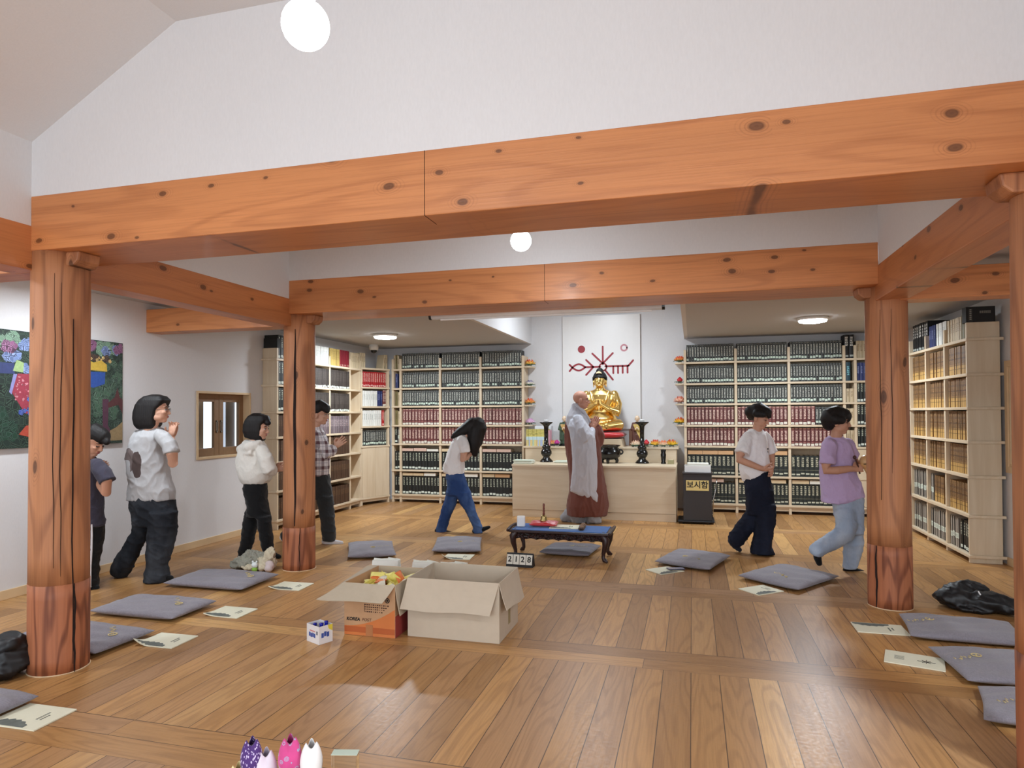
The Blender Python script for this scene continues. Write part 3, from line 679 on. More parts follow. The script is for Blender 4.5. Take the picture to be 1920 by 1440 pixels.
# --- left wall
LZ = [2.16, 1.83, 1.49, 1.17, 0.855, 0.49, 0.125]
D = bookcase('bookcase', 'birch bookcase along the window wall, behind the cracked pillar', (-5.035, 7.29, 0), PI/2, [0.018, 0.63, 1.275, 1.865, 2.19], LZ, 0.205, 2.29, 0.0, 2.20)
for z in LZ: MB().box(-0.022, -0.010, z-0.028, 0.0, 0.215, z).build('end_lip', BIRCHX, D['root'], bevel=0.003)
MB().box(-0.002, 0.0, 0.0, 0.0, 0.195, 2.29).build('end_panel', BIRCH, D['root'])
lb = [(0.038, 0.61), (0.65, 1.255), (1.295, 1.845)]; ln = ['bay nearest the window', 'middle bay', 'bay by the corner cabinet']
for r, keys in ((1, ('thick', 'grey', 'grey')), (2, ('thick', 'grey', 'grey')), (3, ('brown', 'plum', 'plum')), (4, ('brown',)*3), (5, ('brown',)*3), (6, ('brown',)*3)):
    for (a, c), nm, key in zip(lb, ln, keys):
        fill(D, key, a, c, LZ[r], '%s, window wall case, %s' % (ROWN[r], nm), desc=KINDS[key]['desc'].split(' with')[0], y=0.004, jit=0.006)
fill(D, 'thick', lb[0][0], lb[0][1], LZ[0], 'top row, window wall case, bay nearest the window', n=11, desc='thick black book', y=0.004, jit=0.006)
fill(D, 'olive', lb[1][0], lb[1][0]+0.2, LZ[0], 'top row, window wall case, middle bay', y=0.004, jit=0.006)
fill(D, 'white', lb[1][0]+0.2, lb[1][1], LZ[0], 'top row, window wall case, middle bay', y=0.004, jit=0.006, desc='white book')
fill(D, 'yellow', lb[2][0]-0.02, lb[2][0]+0.27, LZ[0], 'top row, window wall case, bay by the corner', n=7, y=0.004, jit=0.006)
fill(D, 'dred', lb[2][0]+0.27, lb[2][1], LZ[0], 'top row, window wall case, bay by the corner', n=6, y=0.004, jit=0.006)
fill(D, 'cream', 1.885, 2.17, LZ[0], 'top row, window wall case, end by the corner', n=7, y=0.004, jit=0.006)
t = MB().box(0.02, 0.012, 2.292, 0.15, 0.18, 2.41); m_ = Matrix.Translation(D['loc']) @ Matrix.Rotation(D['rz'], 4, 'Z'); 
# --- corner cabinet, set across the corner
cx0, cy0, cx1, cy1 = -5.055, 9.52, -4.825, 10.07
ca = math.atan2(cy1-cy0, cx1-cx0); cl = math.hypot(cx1-cx0, cy1-cy0)
E_ = bookcase('corner_cabinet', 'birch corner cabinet with red and white books above two doors', (cx0, cy0, 0), ca, [0.018, cl-0.018], [2.19, 1.885, 1.576, 1.259, 0.942, 0.12], 0.23, {'*': 2.19}, 0.0, cl, backz=2.18)
for i in range(2):
    a = 0.036+(cl-0.072)*i/2
    MB().box(a+0.0015, -0.002, 0.122, a+(cl-0.072)/2-0.0015, 0.016, 0.912).build('door', BIRCH, E_['root'], bevel=0.002)
w = 'corner cabinet'
fill(E_, 'red', 0.04, cl-0.04, 1.885, 'upper shelf of the corner cabinet', n=13)
fill(E_, 'white', 0.04, 0.37, 1.576, 'second shelf of the corner cabinet', n=9)
fill(E_, 'navy', 0.375, 0.475, 1.576, 'second shelf of the corner cabinet', n=3)
fill(E_, 'maroon', 0.48, cl-0.04, 1.576, 'second shelf of the corner cabinet', n=2, desc='maroon book')
fill(E_, 'white', 0.04, 0.46, 1.259, 'third shelf of the corner cabinet', n=10)
put(E_, 'red', 0.487, 0.03, 1.259, 'single bright red book beside white books in the corner cabinet', None, 0, 1.02, 1.2)
fill(E_, 'slim', 0.04, cl-0.04, 0.942, 'lowest open shelf of the corner cabinet', n=12)
for x_, le in ((0.02, 0.0), (0.06, 0.0), (0.10, 0.0), (cl-0.10, 0.16), (cl-0.03, 0.0)):
    put(E_, 'cream', x_, 0.03, 2.19, 'cream book standing on top of the corner cabinet', 'cream books on top of the corner cabinet', le, 0.98)
# --- right wall: case of ochre books
RZ = [2.15, 1.812, 1.489, 1.164, 0.833, 0.457, 0.075]
F_ = bookcase('bookcase', 'birch bookcase of ochre books along the right wall', (2.545, 9.72, 0), -PI/2, [0.018, 0.65, 1.22, 1.80, 2.39], RZ, 0.27, 2.30, 0.0, 2.41)
for z in RZ: MB().box(2.41, -0.010, z-0.028, 2.435, 0.30, z).build('end_lip', BIRCHX, F_['root'], bevel=0.003)
MB().box(2.408, 0.0, 0.0, 2.412, 0.27, 2.30).build('end_panel', BIRCH, F_['root'])
rb = [(0.67, 1.20), (1.24, 1.78), (1.82, 2.37)]; rn = ['far bay', 'middle bay', 'near bay']
for r in (1, 2, 3, 4):
    for (a, c), nm in zip(rb, rn): fill(F_, 'ochre', a, c, RZ[r], '%s, right wall case, %s' % (ROWN[r], nm))
fill(F_, 'binder', rb[0][0], rb[0][1], RZ[5], 'sixth row, right wall case, far bay', desc='pale grey binder')
fill(F_, 'binder', rb[1][0], rb[1][0]+0.1, RZ[5], 'sixth row, right wall case, middle bay', n=2, desc='pale grey binder')
fill(F_, 'ochre', rb[1][0]+0.11, rb[1][1], RZ[5], 'sixth row, right wall case, middle bay', desc='ochre book')
fill(F_, 'ochre', rb[2][0], rb[2][1], RZ[5], 'sixth row, right wall case, near bay', desc='ochre book')
fill(F_, 'binder', rb[0][0], rb[0][1], RZ[6], 'bottom row, right wall case, far bay', desc='pale grey binder')
fill(F_, 'binder', rb[1][0], rb[1][1], RZ[6], 'bottom row, right wall case, middle bay', n=9, desc='pale grey binder')
fill(F_, 'binder', rb[2][0], rb[2][0]+0.24, RZ[6], 'bottom row, right wall case, near bay', n=4, desc='pale grey binder')
fill(F_, 'thick', rb[2][0]+0.26, rb[2][1], RZ[6], 'bottom row, right wall case, near bay', n=5, desc='thick black folder')
fill(F_, 'tall', rb[0][0], rb[0][1], RZ[0], 'top row, right wall case, far bay', n=8, desc='tall black book')
fill(F_, 'navy', rb[1][0], rb[1][0]+0.20, RZ[0], 'top row, right wall case, middle bay', n=5)
fill(F_, 'white', rb[1][0]+0.22, rb[1][1], RZ[0], 'top row, right wall case, middle bay', n=5, desc='white book')
fill(F_, 'cream', rb[2][0], rb[2][0]+0.36, RZ[0], 'top row, right wall case, near bay', n=8)
fill(F_, 'olive', rb[2][0]+0.37, rb[2][1], RZ[0], 'top row, right wall case, near bay', n=3, desc='tall olive box file')
fill(F_, 'brown', 0.04, 0.63, RZ[2], 'third row, right wall case, end bay')
bx = thing('box_file', 'big black book box on top of the ochre bookcase end', 'box', (2.55, 7.325, 2.302))
DK = plain('black_cloth_board', (26, 27, 28), 0.7)
MB().box(0, 0, 0, 0.245, 0.10, 0.15).build('case', DK, bx, bevel=0.003)
SILV = plain('silver_print', (150, 148, 140), 0.5)
b = MB().box(0.02, -0.002, 0.004, 0.055, 0.0, 0.13); b.build('spine_label', plain('dark_label', (50, 50, 48), 0.6), bx)
b = MB()
for i in range(6): b.cbox((0.037, -0.003, 0.12-0.018*i), (0.016, 0.002, 0.011))
for j in range(3):
    for i in range(6): b.cbox((0.12+0.016*i, -0.0012, 0.105-0.008*j), (0.011, 0.002, 0.005))
b.build('printed_title', SILV, bx)['kind'] = 'stuff'
bx = thing('box_file', 'black book box on top of the bookcase by the window', 'box', (-5.24, 7.305, 2.292))
MB().box(0, 0, 0, 0.195, 0.30, 0.125).build('case', DK, bx, bevel=0.003)
# ------------------------------------------------------------------ remeshed soft shapes
def remesh(b, voxel, smooth_it=4, smooth=0.5):
    """melt overlapping closed shapes into one continuous surface; returns a mesh"""
    bmesh.ops.recalc_face_normals(b.bm, faces=b.bm.faces)
    me = bpy.data.meshes.new('raw'); b.bm.to_mesh(me); b.bm.free()
    o = bpy.data.objects.new('raw', me); COL.objects.link(o)
    r = o.modifiers.new('r', 'REMESH'); r.mode = 'VOXEL'; r.voxel_size = voxel; r.use_smooth_shade = True
    if smooth_it:
        s = o.modifiers.new('s', 'SMOOTH'); s.factor = smooth; s.iterations = smooth_it
    bpy.context.view_layer.update()
    m2 = bpy.data.meshes.new_from_object(o.evaluated_get(bpy.context.evaluated_depsgraph_get()))
    bpy.data.objects.remove(o); bpy.data.meshes.remove(me)
    m2.polygons.foreach_set('use_smooth', [True]*len(m2.polygons))
    return m2
def soft(b, name, mat, parent=None, voxel=0.01, it=4, smooth=0.5, pick=None, loc=None):
    me = remesh(b, voxel, it, smooth); me.name = name
    ml = mat if isinstance(mat, (list, tuple)) else [mat]
    me.materials.clear()
    for m in ml: me.materials.append(m)
    if pick:
        for p in me.polygons: p.material_index = pick(p.center)
    o = bpy.data.objects.new(name, me); COL.objects.link(o)
    if parent is not None: o.parent = parent
    if loc is not None: o.location = loc
    return o
def loft(b, st, seg=20, p=2.4):
    """stack of superelliptic rings: (cx, cy, z, half width, half depth)"""
    rr = []
    def ring(cx, cy, z, w, h):
        out = []
        for i in range(seg):
            a = 2*PI*i/seg; c, s = math.cos(a), math.sin(a)
            out.append((cx+w*math.copysign(abs(c)**(2/p), c), cy+h*math.copysign(abs(s)**(2/p), s), z))
        return out
    return b.rings([ring(*q) for q in st])

# ------------------------------------------------------------------ altar
CX = -1.345
al = thing('altar', 'long birch altar table with a raised back step', 'altar', (CX, 9.05, 0))
MB().box(-2.456, 9.07, 0.0, -0.217, 9.80, 0.10).build('plinth', BIRCHX, al, world=True, bevel=0.002)
MB().box(-2.456, 9.065, 0.103, -0.217, 9.80, 0.705).build('front_panel', BIRCHX, al, world=True, bevel=0.002)
MB().box(-2.462, 9.05, 0.705, -0.211, 9.83, 0.735).build('counter_board', BIRCHX, al, world=True, bevel=0.003)
MB().box(-2.45, 9.80, 0.735, -0.225, 10.38, 0.925).build('back_step', BIRCHX, al, world=True, bevel=0.002)
MB().box(-2.49, 9.785, 0.925, -0.195, 10.395, 0.95).build('step_board', BIRCHX, al, world=True, bevel=0.003)
T1, T2 = 0.735, 0.95
# white board with the red emblem
REDP = plain('red_emblem_paint', (146, 40, 50), 0.5); PINKP = plain('faded_emblem_paint', (188, 128, 136), 0.5)
em = thing('emblem_board', 'tall white board with a red branching emblem behind the golden statue', 'board', (-1.37, 10.40, 1.2))
MB().box(-1.975, 10.372, 1.2, -0.764, 10.41, 2.975).build('panel', plain('white_board', (226, 224, 222), 0.35, var=0.02), em, world=True, bevel=0.003)
def stroke(pts, w=0.014, mat=REDP, name='emblem_stroke'):
    b = MB(); P = [Vector((x, 0, z)) for x, z in pts]; n = len(P); L, R = [], []
    for i, p in enumerate(P):
        t = (P[min(i+1, n-1)]-P[max(i-1, 0)]).normalized(); nn = Vector((-t.z, 0, t.x))*w; L.append(p+nn); R.append(p-nn)
    t0 = (P[1]-P[0]).normalized(); t1 = (P[-1]-P[-2]).normalized()
    cap = lambda c, t: [c + t*w*math.sin(q) + Vector((-t.z, 0, t.x))*w*math.cos(q) for q in [PI*k/6 for k in range(1, 6)]]
    out = L + cap(P[-1], t1) + R[::-1] + cap(P[0], -t0)
    b.prism_ax([(q.x, q.z) for q in out], 10.369, 10.373, lambda u, v, w_: (u, w_, v))
    return b.build(name, mat, em, world=True)
def ringm(cx, cz, r0, r1, mat, a0=0, a1=2*PI):
    stroke([(cx+(r0+r1)/2*math.cos(a0+(a1-a0)*k/32), cz+(r0+r1)/2*math.sin(a0+(a1-a0)*k/32)) for k in range(33)], (r1-r0)/2, mat)
b = MB(); b.prism_ax([(-1.673+0.058*math.cos(2*PI*k/32), 2.451+0.058*math.sin(2*PI*k/32)) for k in range(32)], 10.369, 10.373, lambda u, v, w: (u, w, v)); b.build('emblem_sun', REDP, em, world=True)
ringm(-1.01, 2.456, 0.032, 0.058, PINKP)
for s_ in ([(-1.339, 2.482), (-1.339, 2.21)], [(-1.502, 2.379), (-1.345, 2.225)], [(-1.183, 2.378), (-1.335, 2.225)],
           [(-1.60, 2.281), (-1.49, 2.172)], [(-1.601, 2.047), (-1.49, 2.165)], [(-1.615, 2.168), (-1.38, 2.17)],
           [(-1.30, 2.175), (-0.945, 2.175)], [(-0.945, 2.175), (-0.872, 2.258)], [(-1.177, 2.17), (-1.177, 2.066)], [(-1.104, 2.17), (-1.104, 2.066)],
           [(-1.033, 2.17), (-1.033, 2.068)], [(-0.958, 2.17), (-0.958, 2.07)], [(-1.30, 2.11), (-1.185, 1.965)], [(-1.38, 2.11), (-1.48, 1.98)],
           [(-1.863, 2.212), (-1.818, 2.165)], [(-1.863, 2.111), (-1.818, 2.165)]): stroke(s_)
for sg in (1, -1): stroke([(-1.615-0.205*k/14, 2.168+sg*0.05*math.sin(PI*k/14)) for k in range(15)])
ringm(-1.337, 2.165, 0.044, 0.068, REDP)
# golden seated statue
GOLD = N('gold_leaf'); _f = GOLD.noise(GOLD.coord('Object'), 14, 3); GOLD.bump(_f, 0.05, 0.01)
GOLD = GOLD.done(GOLD.mix(_f, lin((232, 188, 100)), lin((248, 216, 142))), 0.27, 1.0)
HAIRB = plain('statue_hair', (18, 18, 20), 0.6, bump=0.5, scale=160)
st = thing('stand', 'pale wooden plinth carrying the red cushion on the altar', 'stand', (-1.352, 10.08, T2))
b = MB(); pl = [(-0.37, 0), (0.37, 0), (0.345, 0.115), (-0.345, 0.115)]
b.prism_ax(pl, -0.24, 0.24, lambda u, v, w: (u, w, v)); b.build('block', BIRCHX, st, bevel=0.003)
RED = plain('red_satin', (196, 34, 40), 0.4, var=0.2, scale=20, sheen=0.3)
def cushion_mesh(w, d, h, seed=0, n=26, puff=3.0, wob=0.006):
    rnd = random.Random(seed); ph = [rnd.uniform(0, 6.3) for _ in range(6)]; b = MB()
    def prof(x, y): return max(0.0, (1-abs(x)**puff))**0.42*max(0.0, (1-abs(y)**puff))**0.42
    def pos(x, y, s):
        k = prof(x, y); pin = 1-0.045*(1-abs(x*y)**1.5)*(abs(x)**8+abs(y)**8)
        wr = wob*(math.sin(7*x+ph[0]+2*y)+math.sin(11*y+ph[1]-3*x)+0.6*math.sin(19*x*y+ph[2]))*k
        return (x*w/2*pin, y*d/2*pin, h/2 + s*(h/2*k) + (wr if s > 0 else 0))
    top = [[b.bm.verts.new(pos(-1+2*i/n, -1+2*j/n, 1)) for j in range(n+1)] for i in range(n+1)]
    bot = [[top[i][j] if i in (0, n) or j in (0, n) else b.bm.verts.new(pos(-1+2*i/n, -1+2*j/n, -1)) for j in range(n+1)] for i in range(n+1)]
    for i in range(n):
        for j in range(n):
            b._f([top[i][j], top[i+1][j], top[i+1][j+1], top[i][j+1]]); b._f([bot[i][j+1], bot[i+1][j+1], bot[i+1][j], bot[i][j]])
    return b
o = cushion_mesh(0.78, 0.52, 0.115, 4, wob=0.004).build('cushion', RED, smooth=True, loc=(-1.352, 10.08, T2+0.112)); tag(o, 'red satin cushion under the golden seated statue', 'cushion')
bz = 1.178
bu = thing('buddha_statue', 'golden seated buddha statue with black hair and joined hands', 'statue', (-1.352, 10.08, bz))
b = MB(); K_ = 661.0
loft(b, [(0, 0.02, 0.0, .30, .20), (0, 0.02, 0.05, .325, .22), (0, 0.03, .12, .315, .21), (0, .06, .19, .25, .17), (0, .07, .28, .205, .15), (0, .06, .38, .215, .14), (0, .05, .47, .232, .13), (0, .05, .55, .235, .115), (0, .055, .60, .17, .09), (0, .05, .635, .075, .06), (0, .045, .67, .062, .055)], 28)
for s in (-1, 1):
    b.tube([(s*.215, .06, .555), (s*.272, .03, .40), (s*.268, -.05, .28)], [.06, .062, .055], 14, True)
    b.tube([(s*.268, -.05, .29), (s*.15, -.12, .33), (s*.04, -.15, .40)], [.052, .045, .032], 12, True)
    b.tube([(s*.26, .0, .095), (s*.30, -.08, .09), (s*.12, -.20, .07)], [.09, .085, .065], 14, True)
    b.tube([(s*.10, -.19, .05), (-s*.14, -.21, .075)], [.05, .045], 12, True)
    b.tube([(s*.03, -.155, .40), (s*.02, -.16, .46), (s*.012, -.155, .50)], [.028, .026, .014], 10, True)
    for q in range(4): b.tube([(s*(.036-.014*q), -.17, .44), (s*(.030-.013*q), -.178, .47), (s*(.014-.006*q), -.172, .53-.008*abs(q-1))], [.010, .009, .007], 6, True)
    # folds of the robe across arm and lap
    for q in range(5): b.tube([(s*(.245+.01*q), .02-.02*q, .50-.05*q), (s*(.29), -.05, .40-.045*q), (s*(.20), -.13, .31-.012*q)], .012, 6)
    for q in range(4): b.tube([(s*.30, -.10+.02*q, .11+.02*q), (s*.18, -.215+.02*q, .10+.02*q), (0, -.24+.03*q, .03+.035*q)], .011, 6)
    b.tube([(s*.14, -.02, .60), (s*.10, -.085, .46), (s*.03, -.10, .32)], .016, 8)
b.ball((0, 0.02, .755), (.085, .095, .112), 24).ball((0, -.005, .715), (.074, .082, .07), 20)
b.tube([(0, .035, .58), (0, .03, .70)], [.07, .062], 16)
b.tube([(0, -.072, .775), (0, -.088, .735)], [.008, .014], 8, True)
for s in (-1, 1):
    b.ball((s*.095, .03, .745), (.014, .022, .04), 12); b.tube([(s*.095, .03, .72), (s*.093, .025, .665)], [.014, .01], 8, True)
    b.tube([(s*.014, -.078, .79), (s*.04, -.080, .80), (s*.066, -.06, .788)], .005, 6)
b.tube([(-.03, -.078, .685), (0, -.087, .683), (.03, -.078, .685)], [.005, .008, .005], 6, True)
soft(b, 'body', GOLD, bu, 0.0075, 3)
b = MB().ball((0, .03, .80), (.104, .108, .10), 24).ball((0, .035, .895), (.058, .06, .05), 20)
for s in (-1, 1): b.tube([(s*.10, .02, .80), (s*.104, .03, .745)], [.014, .01], 8, True)
m = Matrix.Translation((0, 0.004, 0.012)); b.move(m)
h = soft(b, 'hair', HAIRB, bu, 0.008, 2)
# the hair cap only covers the skull above the brow
bm = bmesh.new(); bm.from_mesh(h.data); bmesh.ops.delete(bm, geom=[v for v in bm.verts if v.co.z < .80 and v.co.y < .04 and abs(v.co.x) < .092 or v.co.z < .76], context='VERTS'); bm.to_mesh(h.data); bm.free()
h.modifiers.new('t', 'SOLIDIFY').thickness = 0.006
MB().prism_ax([(-.045, .862), (-.035, .885), (0, .902), (.035, .885), (.045, .862), (.02, .868), (-.02, .868)], -.094, -.075, lambda u, v, w: (u, w+0.16*(v-.862)+.006, v)).build('crown_jewel', plain('pale_gold', (236, 206, 160), 0.4), bu, bevel=0.003)
for s in (-1, 1): MB().tube([(s*.018, -.0785, .769), (s*.04, -.0795, .764), (s*.062, -.064, .769)], .0028, 6).build('eyelid', plain('eyelid_line', (60, 36, 16), 0.6), bu)
MB().tube([(-.024, -.084, .681), (0, -.0925, .679), (.024, -.084, .681)], .003, 6).build('mouth', plain('statue_lips', (150, 84, 40), 0.5), bu)
# two standing figurines
def figurine(lab, x, robe, sash, skin):
    t = thing('figurine', lab, 'figurine', (x, 10.02, T2))
    MB().lathe([(0.085, 0), (0.085, 0.02), (0.075, 0.03)], 24).build('base', BLACKGLOSS, t, smooth=True)
    b = MB(); loft(b, [(0, 0, .025, .068, .05), (0, 0, .10, .062, .046), (0, 0, .20, .058, .045), (0, .005, .30, .068, .045), (0, .01, .34, .064, .036), (0, .01, .365, .03, .026)], 18)
    for s in (-1, 1):
        b.tube([(s*.058, .01, .335), (s*.078, -.005, .25), (s*.03, -.052, .245)], [.024, .026, .02], 10, True)
        b.tube([(s*.05, -.035, .24), (s*.045, -.03, .10)], [.022, .03], 8, True)
    for q in range(4): b.tube([(-.05+.033*q, -.046, .03), (-.04+.028*q, -.05, .18)], .007, 6)
    soft(b, 'robe', [robe, sash], t, 0.006, 2, pick=lambda c: 1 if (c.x+0.5*(c.z-0.12) > 0.04 and c.z < .33) else 0)
    b = MB().ball((0, -.002, .415), (.034, .038, .044), 18).ball((0, -.012, .395), (.026, .028, .028), 14).tube([(0, .008, .35), (0, .004, .39)], .018, 10)
    b.tube([(0, -.038, .42), (0, -.046, .405)], [.004, .007], 6, True)
    for s in (-1, 1): b.ball((s*.034, .004, .41), (.006, .01, .014), 8)
    for s in (-1, 1): b.tube([(s*.026, -.055, .245), (s*.004, -.062, .285)], [.012, .008], 8, True)
    soft(b, 'head_and_hands', skin, t, 0.005, 1)
    for s in (-1, 1): MB().ball((s*.013, -.037, .42), (.005, .003, .003), 8).build('eye', BLACKGLOSS, t)
FS = plain('figurine_skin', (228, 202, 172), 0.5)
figurine('small figurine in a dark green and gold robe, left of the golden statue', -1.885, plain('green_robe', (56, 76, 56), 0.5, var=0.4, scale=30), plain('gold_sash', (190, 150, 84), 0.4, var=0.3, scale=40), FS)
figurine('small figurine in a brown and gold robe, right of the golden statue', -0.79, plain('brown_robe', (92, 54, 44), 0.5, var=0.4, scale=30), plain('yellow_sash', (196, 168, 90), 0.4, var=0.3, scale=40), FS)
# candlesticks with little cups
CAND = [(0.096, 0), (0.096, 0.012), (0.082, 0.03), (0.055, 0.055), (0.045, 0.075), (0.062, 0.09), (0.08, 0.125), (0.078, 0.155), (0.058, 0.19), (0.05, 0.2), (0.063, 0.21), (0.063, 0.225), (0.046, 0.24), (0.034, 0.27), (0.029, 0.36), (0.03, 0.45), (0.036, 0.52), (0.062, 0.55), (0.09, 0.568), (0.098, 0.585), (0.092, 0.585), (0.03, 0.565), (0.001, 0.565)]
CUPM = plain('glazed_cup', (226, 226, 224), 0.2)
for x, lab in ((-2.075, 'tall black turned candlestick near the pastel books'), (-0.69, 'tall black turned candlestick between the statue and the small vase')):
    t = thing('candlestick', lab, 'candlestick', (x, 9.58, T1), group='black candlesticks')
    MB().lathe(CAND[:15], 28).build('foot', BLACKGLOSS, t, smooth=True)
    MB().lathe(CAND[14:], 28).build('dish', BLACKGLOSS, t, smooth=True)
    c = MB().lathe([(0.018, 0), (0.03, 0.012), (0.036, 0.04), (0.037, 0.052), (0.034, 0.052), (0.026, 0.016), (0.001, 0.012)], 24).build('cup', CUPM, smooth=True, loc=(x, 9.58, T1+0.566))
    tag(c, 'small white cup on top of the candlestick %s' % ('near the pastel books' if x < -1 else 'right of the statue'), 'cup')
# incense burner
t = thing('incense_burner', 'round black three-legged incense burner half hidden by the monk', 'incense burner', (-1.15, 9.52, T1))
MB().lathe([(0.02, .045), (.09, .055), (.15, .09), (.168, .135), (.16, .18), (.135, .215), (.13, .23), (.16, .245), (.165, .258), (.15, .258), (.12, .24), (.11, .20), (.001, .19)], 36).build('bowl', BLACKGLOSS, t, smooth=True)
for q in range(3):
    a = 0.5+2*PI*q/3; MB().tube([(.10*math.cos(a), .10*math.sin(a), .075), (.125*math.cos(a), .125*math.sin(a), .03), (.115*math.cos(a), .115*math.sin(a), 0.012)], [.03, .022, .02], 10, True).build('leg', BLACKGLOSS, t, smooth=True)
for s in (-1, 1):
    MB().tube([(s*.155+s*.04*math.cos(q), 0, .16+.032*math.sin(q)) for q in [-2.2+4.4*k/12 for k in range(13)]], .012, 10, True).build('handle', BLACKGLOSS, t, smooth=True)
o = MB().lathe([(0.034, 0), (0.036, 0.01), (0.028, 0.03), (0.034, 0.09), (0.038, 0.13), (0.03, 0.155), (0.036, 0.19), (0.038, 0.2), (0.03, 0.2), (0.02, 0.17), (0.001, 0.165)], 24).build('vase', BLACKGLOSS, smooth=True, loc=(-0.395, 9.52, T1)); tag(o, 'slim black vase on the right of the altar counter', 'vase')
t = thing('small_box', 'little olive gift box beside the black vase', 'box', (-0.295, 9.53, T1))
MB().cbox((0, 0, .028), (.085, .07, .056)).build('carton', plain('olive_carton', (150, 142, 104), 0.6, var=0.25, scale=60), t, bevel=0.003)
MB().cbox((0, 0, .058), (.06, .05, .004)).build('lid_label', plain('cream_label', (214, 206, 178), 0.6), t)
# paper piles on the counter
PAPR = plain('white_paper', (226, 226, 216), 0.8, var=0.03, scale=90)
def paper_pile(lab, x, y, z, w, d, n, seed):
    t = thing('paper_pile', lab, 'papers', (x, y, z)); rnd = random.Random(seed)
    for i in range(n):
        MB().box(-w/2, -d/2, 0, w/2, d/2, 0.010).build('booklet', PAPR if i % 2 else plain('pale_green_cover', (206, 216, 200), 0.7), t, bevel=0.002, loc=(rnd.uniform(-.012, .012), rnd.uniform(-.01, .01), 0.0105*i))
    bpy.context.view_layer.update()
    return t
paper_pile('small pile of pale booklets on the left corner of the altar counter', -2.32, 9.22, T1, 0.27, 0.19, 5, 1)
paper_pile('thin pile of white papers behind the monk on the altar counter', -1.80, 9.45, T1, 0.24, 0.16, 3, 2)
# pastel book set, with paper box behind
k = N('pastel_spines'); rn = k.n('ShaderNodeObjectInfo').outputs['Random']; z = k.sep(k.coord('Generated'))[2]
low = k.ramp(rn, [(0, lin((176, 190, 220))), (0.25, lin((214, 206, 150))), (0.5, lin((176, 214, 206))), (0.75, lin((222, 200, 140))), (0.99, lin((190, 180, 214)))], 'CONSTANT')
col = k.mix(k.math('GREATER_THAN', z, 0.56), low, lin((220, 208, 120))); col = k.mix(k.band(z, 0.36, 0.56), col, lin((200, 220, 226)))
col = k.mix(k.math('MULTIPLY', k.math('GREATER_THAN', z, 0.62), k.math('GREATER_THAN', k.noise(k.comb(rn, 0.0, k.math('MULTIPLY', z, 30.0)), 3, 2), 0.52)), col, lin((150, 140, 76)))
kind('pastel', 'pastel_book', 0.020, 0.255, 0.18, 'thin pastel book from the yellow-topped set', k.done(col, 0.5))
fill(dict(loc=(0, 9.86, 0), rz=0.0), 'pastel', -2.46, -2.12, T2, 'standing on the altar step', n=17, desc='thin yellow-topped pastel book')
tag(MB().box(-2.105, 9.87, T2, -2.09, 10.05, T2+.24).build('pink_book', plain('pink_cover', (226, 168, 186), 0.5), bevel=0.001), 'thin pink book at the end of the pastel set', 'book')
t = thing('paper_box', 'white paper box behind the pastel books under the corner shelves', 'box', (-2.25, 10.22, T2))
MB().cbox((0, 0, .15), (.26, .16, .30)).build('carton', plain('white_carton', (222, 224, 230), 0.6), t, bevel=0.003)
# paper lotus flowers
def lotus(lab, x, y, z, tip, base, s=1.0, bud=False, seed=0, n=(6, 8, 8), leaf=(70, 120, 96), group=None):
    rnd = random.Random(seed); t = thing('paper_lotus', lab, 'paper lotus', (x, y, z), rnd.uniform(0, 3), group)
    nm = 'lotus_%d_%d_%d_%d_%d_%d' % (*tip, *base)
    if nm not in MATS:
        q = N(nm); f = q.sep(q.coord('Generated'))[2]; MATS[nm] = q.done(q.mix(q.rng(f, 0.35, 0.8), lin(base), lin(tip)), 0.6)
    b = MB()
    layers = [(0.014, 15, .078, .017), (0.024, 32, .068, .022), (0.032, 58, .06, .024)]
    if bud: layers = [(0.016, 4, .075, .022), (0.022, 8, .07, .024)]
    for (r0, tilt, L, w), cnt in zip(layers, n):
        for i in range(cnt):
            a = 2*PI*i/cnt + rnd.uniform(-.15, .15) + r0*30; ti = math.radians(tilt+rnd.uniform(-6, 6)); g = []
            for u in range(6):
                uu = u/5; rr = r0*s*min(1, uu*2+.3) + L*s*uu*math.sin(ti)*(1.0 if not bud else (1-uu)*1.2) + (0.012*s*math.sin(PI*uu)); zz = L*s*uu*math.cos(ti) + 0.018*s
                if bud: rr *= (1-uu**3)
                ww = w*s*math.sin(PI*(0.12+0.86*uu))**0.8 if uu < 1 else 0.001
                ca_, sa_ = math.cos(a), math.sin(a)
                g.append([b.bm.verts.new((ca_*rr - sa_*ww*k_, sa_*rr + ca_*ww*k_, zz + 0.006*s*abs(k_))) for k_ in (-1, 0, 1)])
            for u in range(5):
                for v in range(2): b._f([g[u][v], g[u+1][v], g[u+1][v+1], g[u][v+1]])
    b.build('petals', MATS[nm], t, smooth=True, solid=0.0012)
    b = MB()
    for i in range(5):
        a = 2*PI*i/5+rnd.uniform(-.3, .3); ca_, sa_ = math.cos(a), math.sin(a); g = []
        for u in range(5):
            uu = u/4; rr = s*(.012+.078*uu); ww = s*.03*math.sin(PI*(.1+.88*uu)); zz = s*(.012+.012*math.sin(2.5*uu))
            g.append([b.bm.verts.new((ca_*rr-sa_*ww*k_, sa_*rr+ca_*ww*k_, zz+.006*s*abs(k_))) for k_ in (-1, 0, 1)])
        for u in range(4):
            for v in range(2): b._f([g[u][v], g[u+1][v], g[u+1][v+1], g[u][v+1]])
    b.build('leaves', plain('paper_leaf_%d' % leaf[0], leaf, 0.7), t, smooth=True, solid=0.0012)
    MB().lathe([(0.03*s, 0), (0.03*s, 0.012*s), (0.016*s, 0.022*s)], 14).build('base', plain('paper_base', (210, 210, 200), 0.6), t)
YR1, YR2, YR3, YR4 = 2.191, 1.878, 1.581, 1.268
lotus('red and yellow paper lotus on the topmost corner shelf left of the emblem', -2.475, 10.22, YR1, (214, 60, 40), (240, 190, 90), 1.15, seed=1)
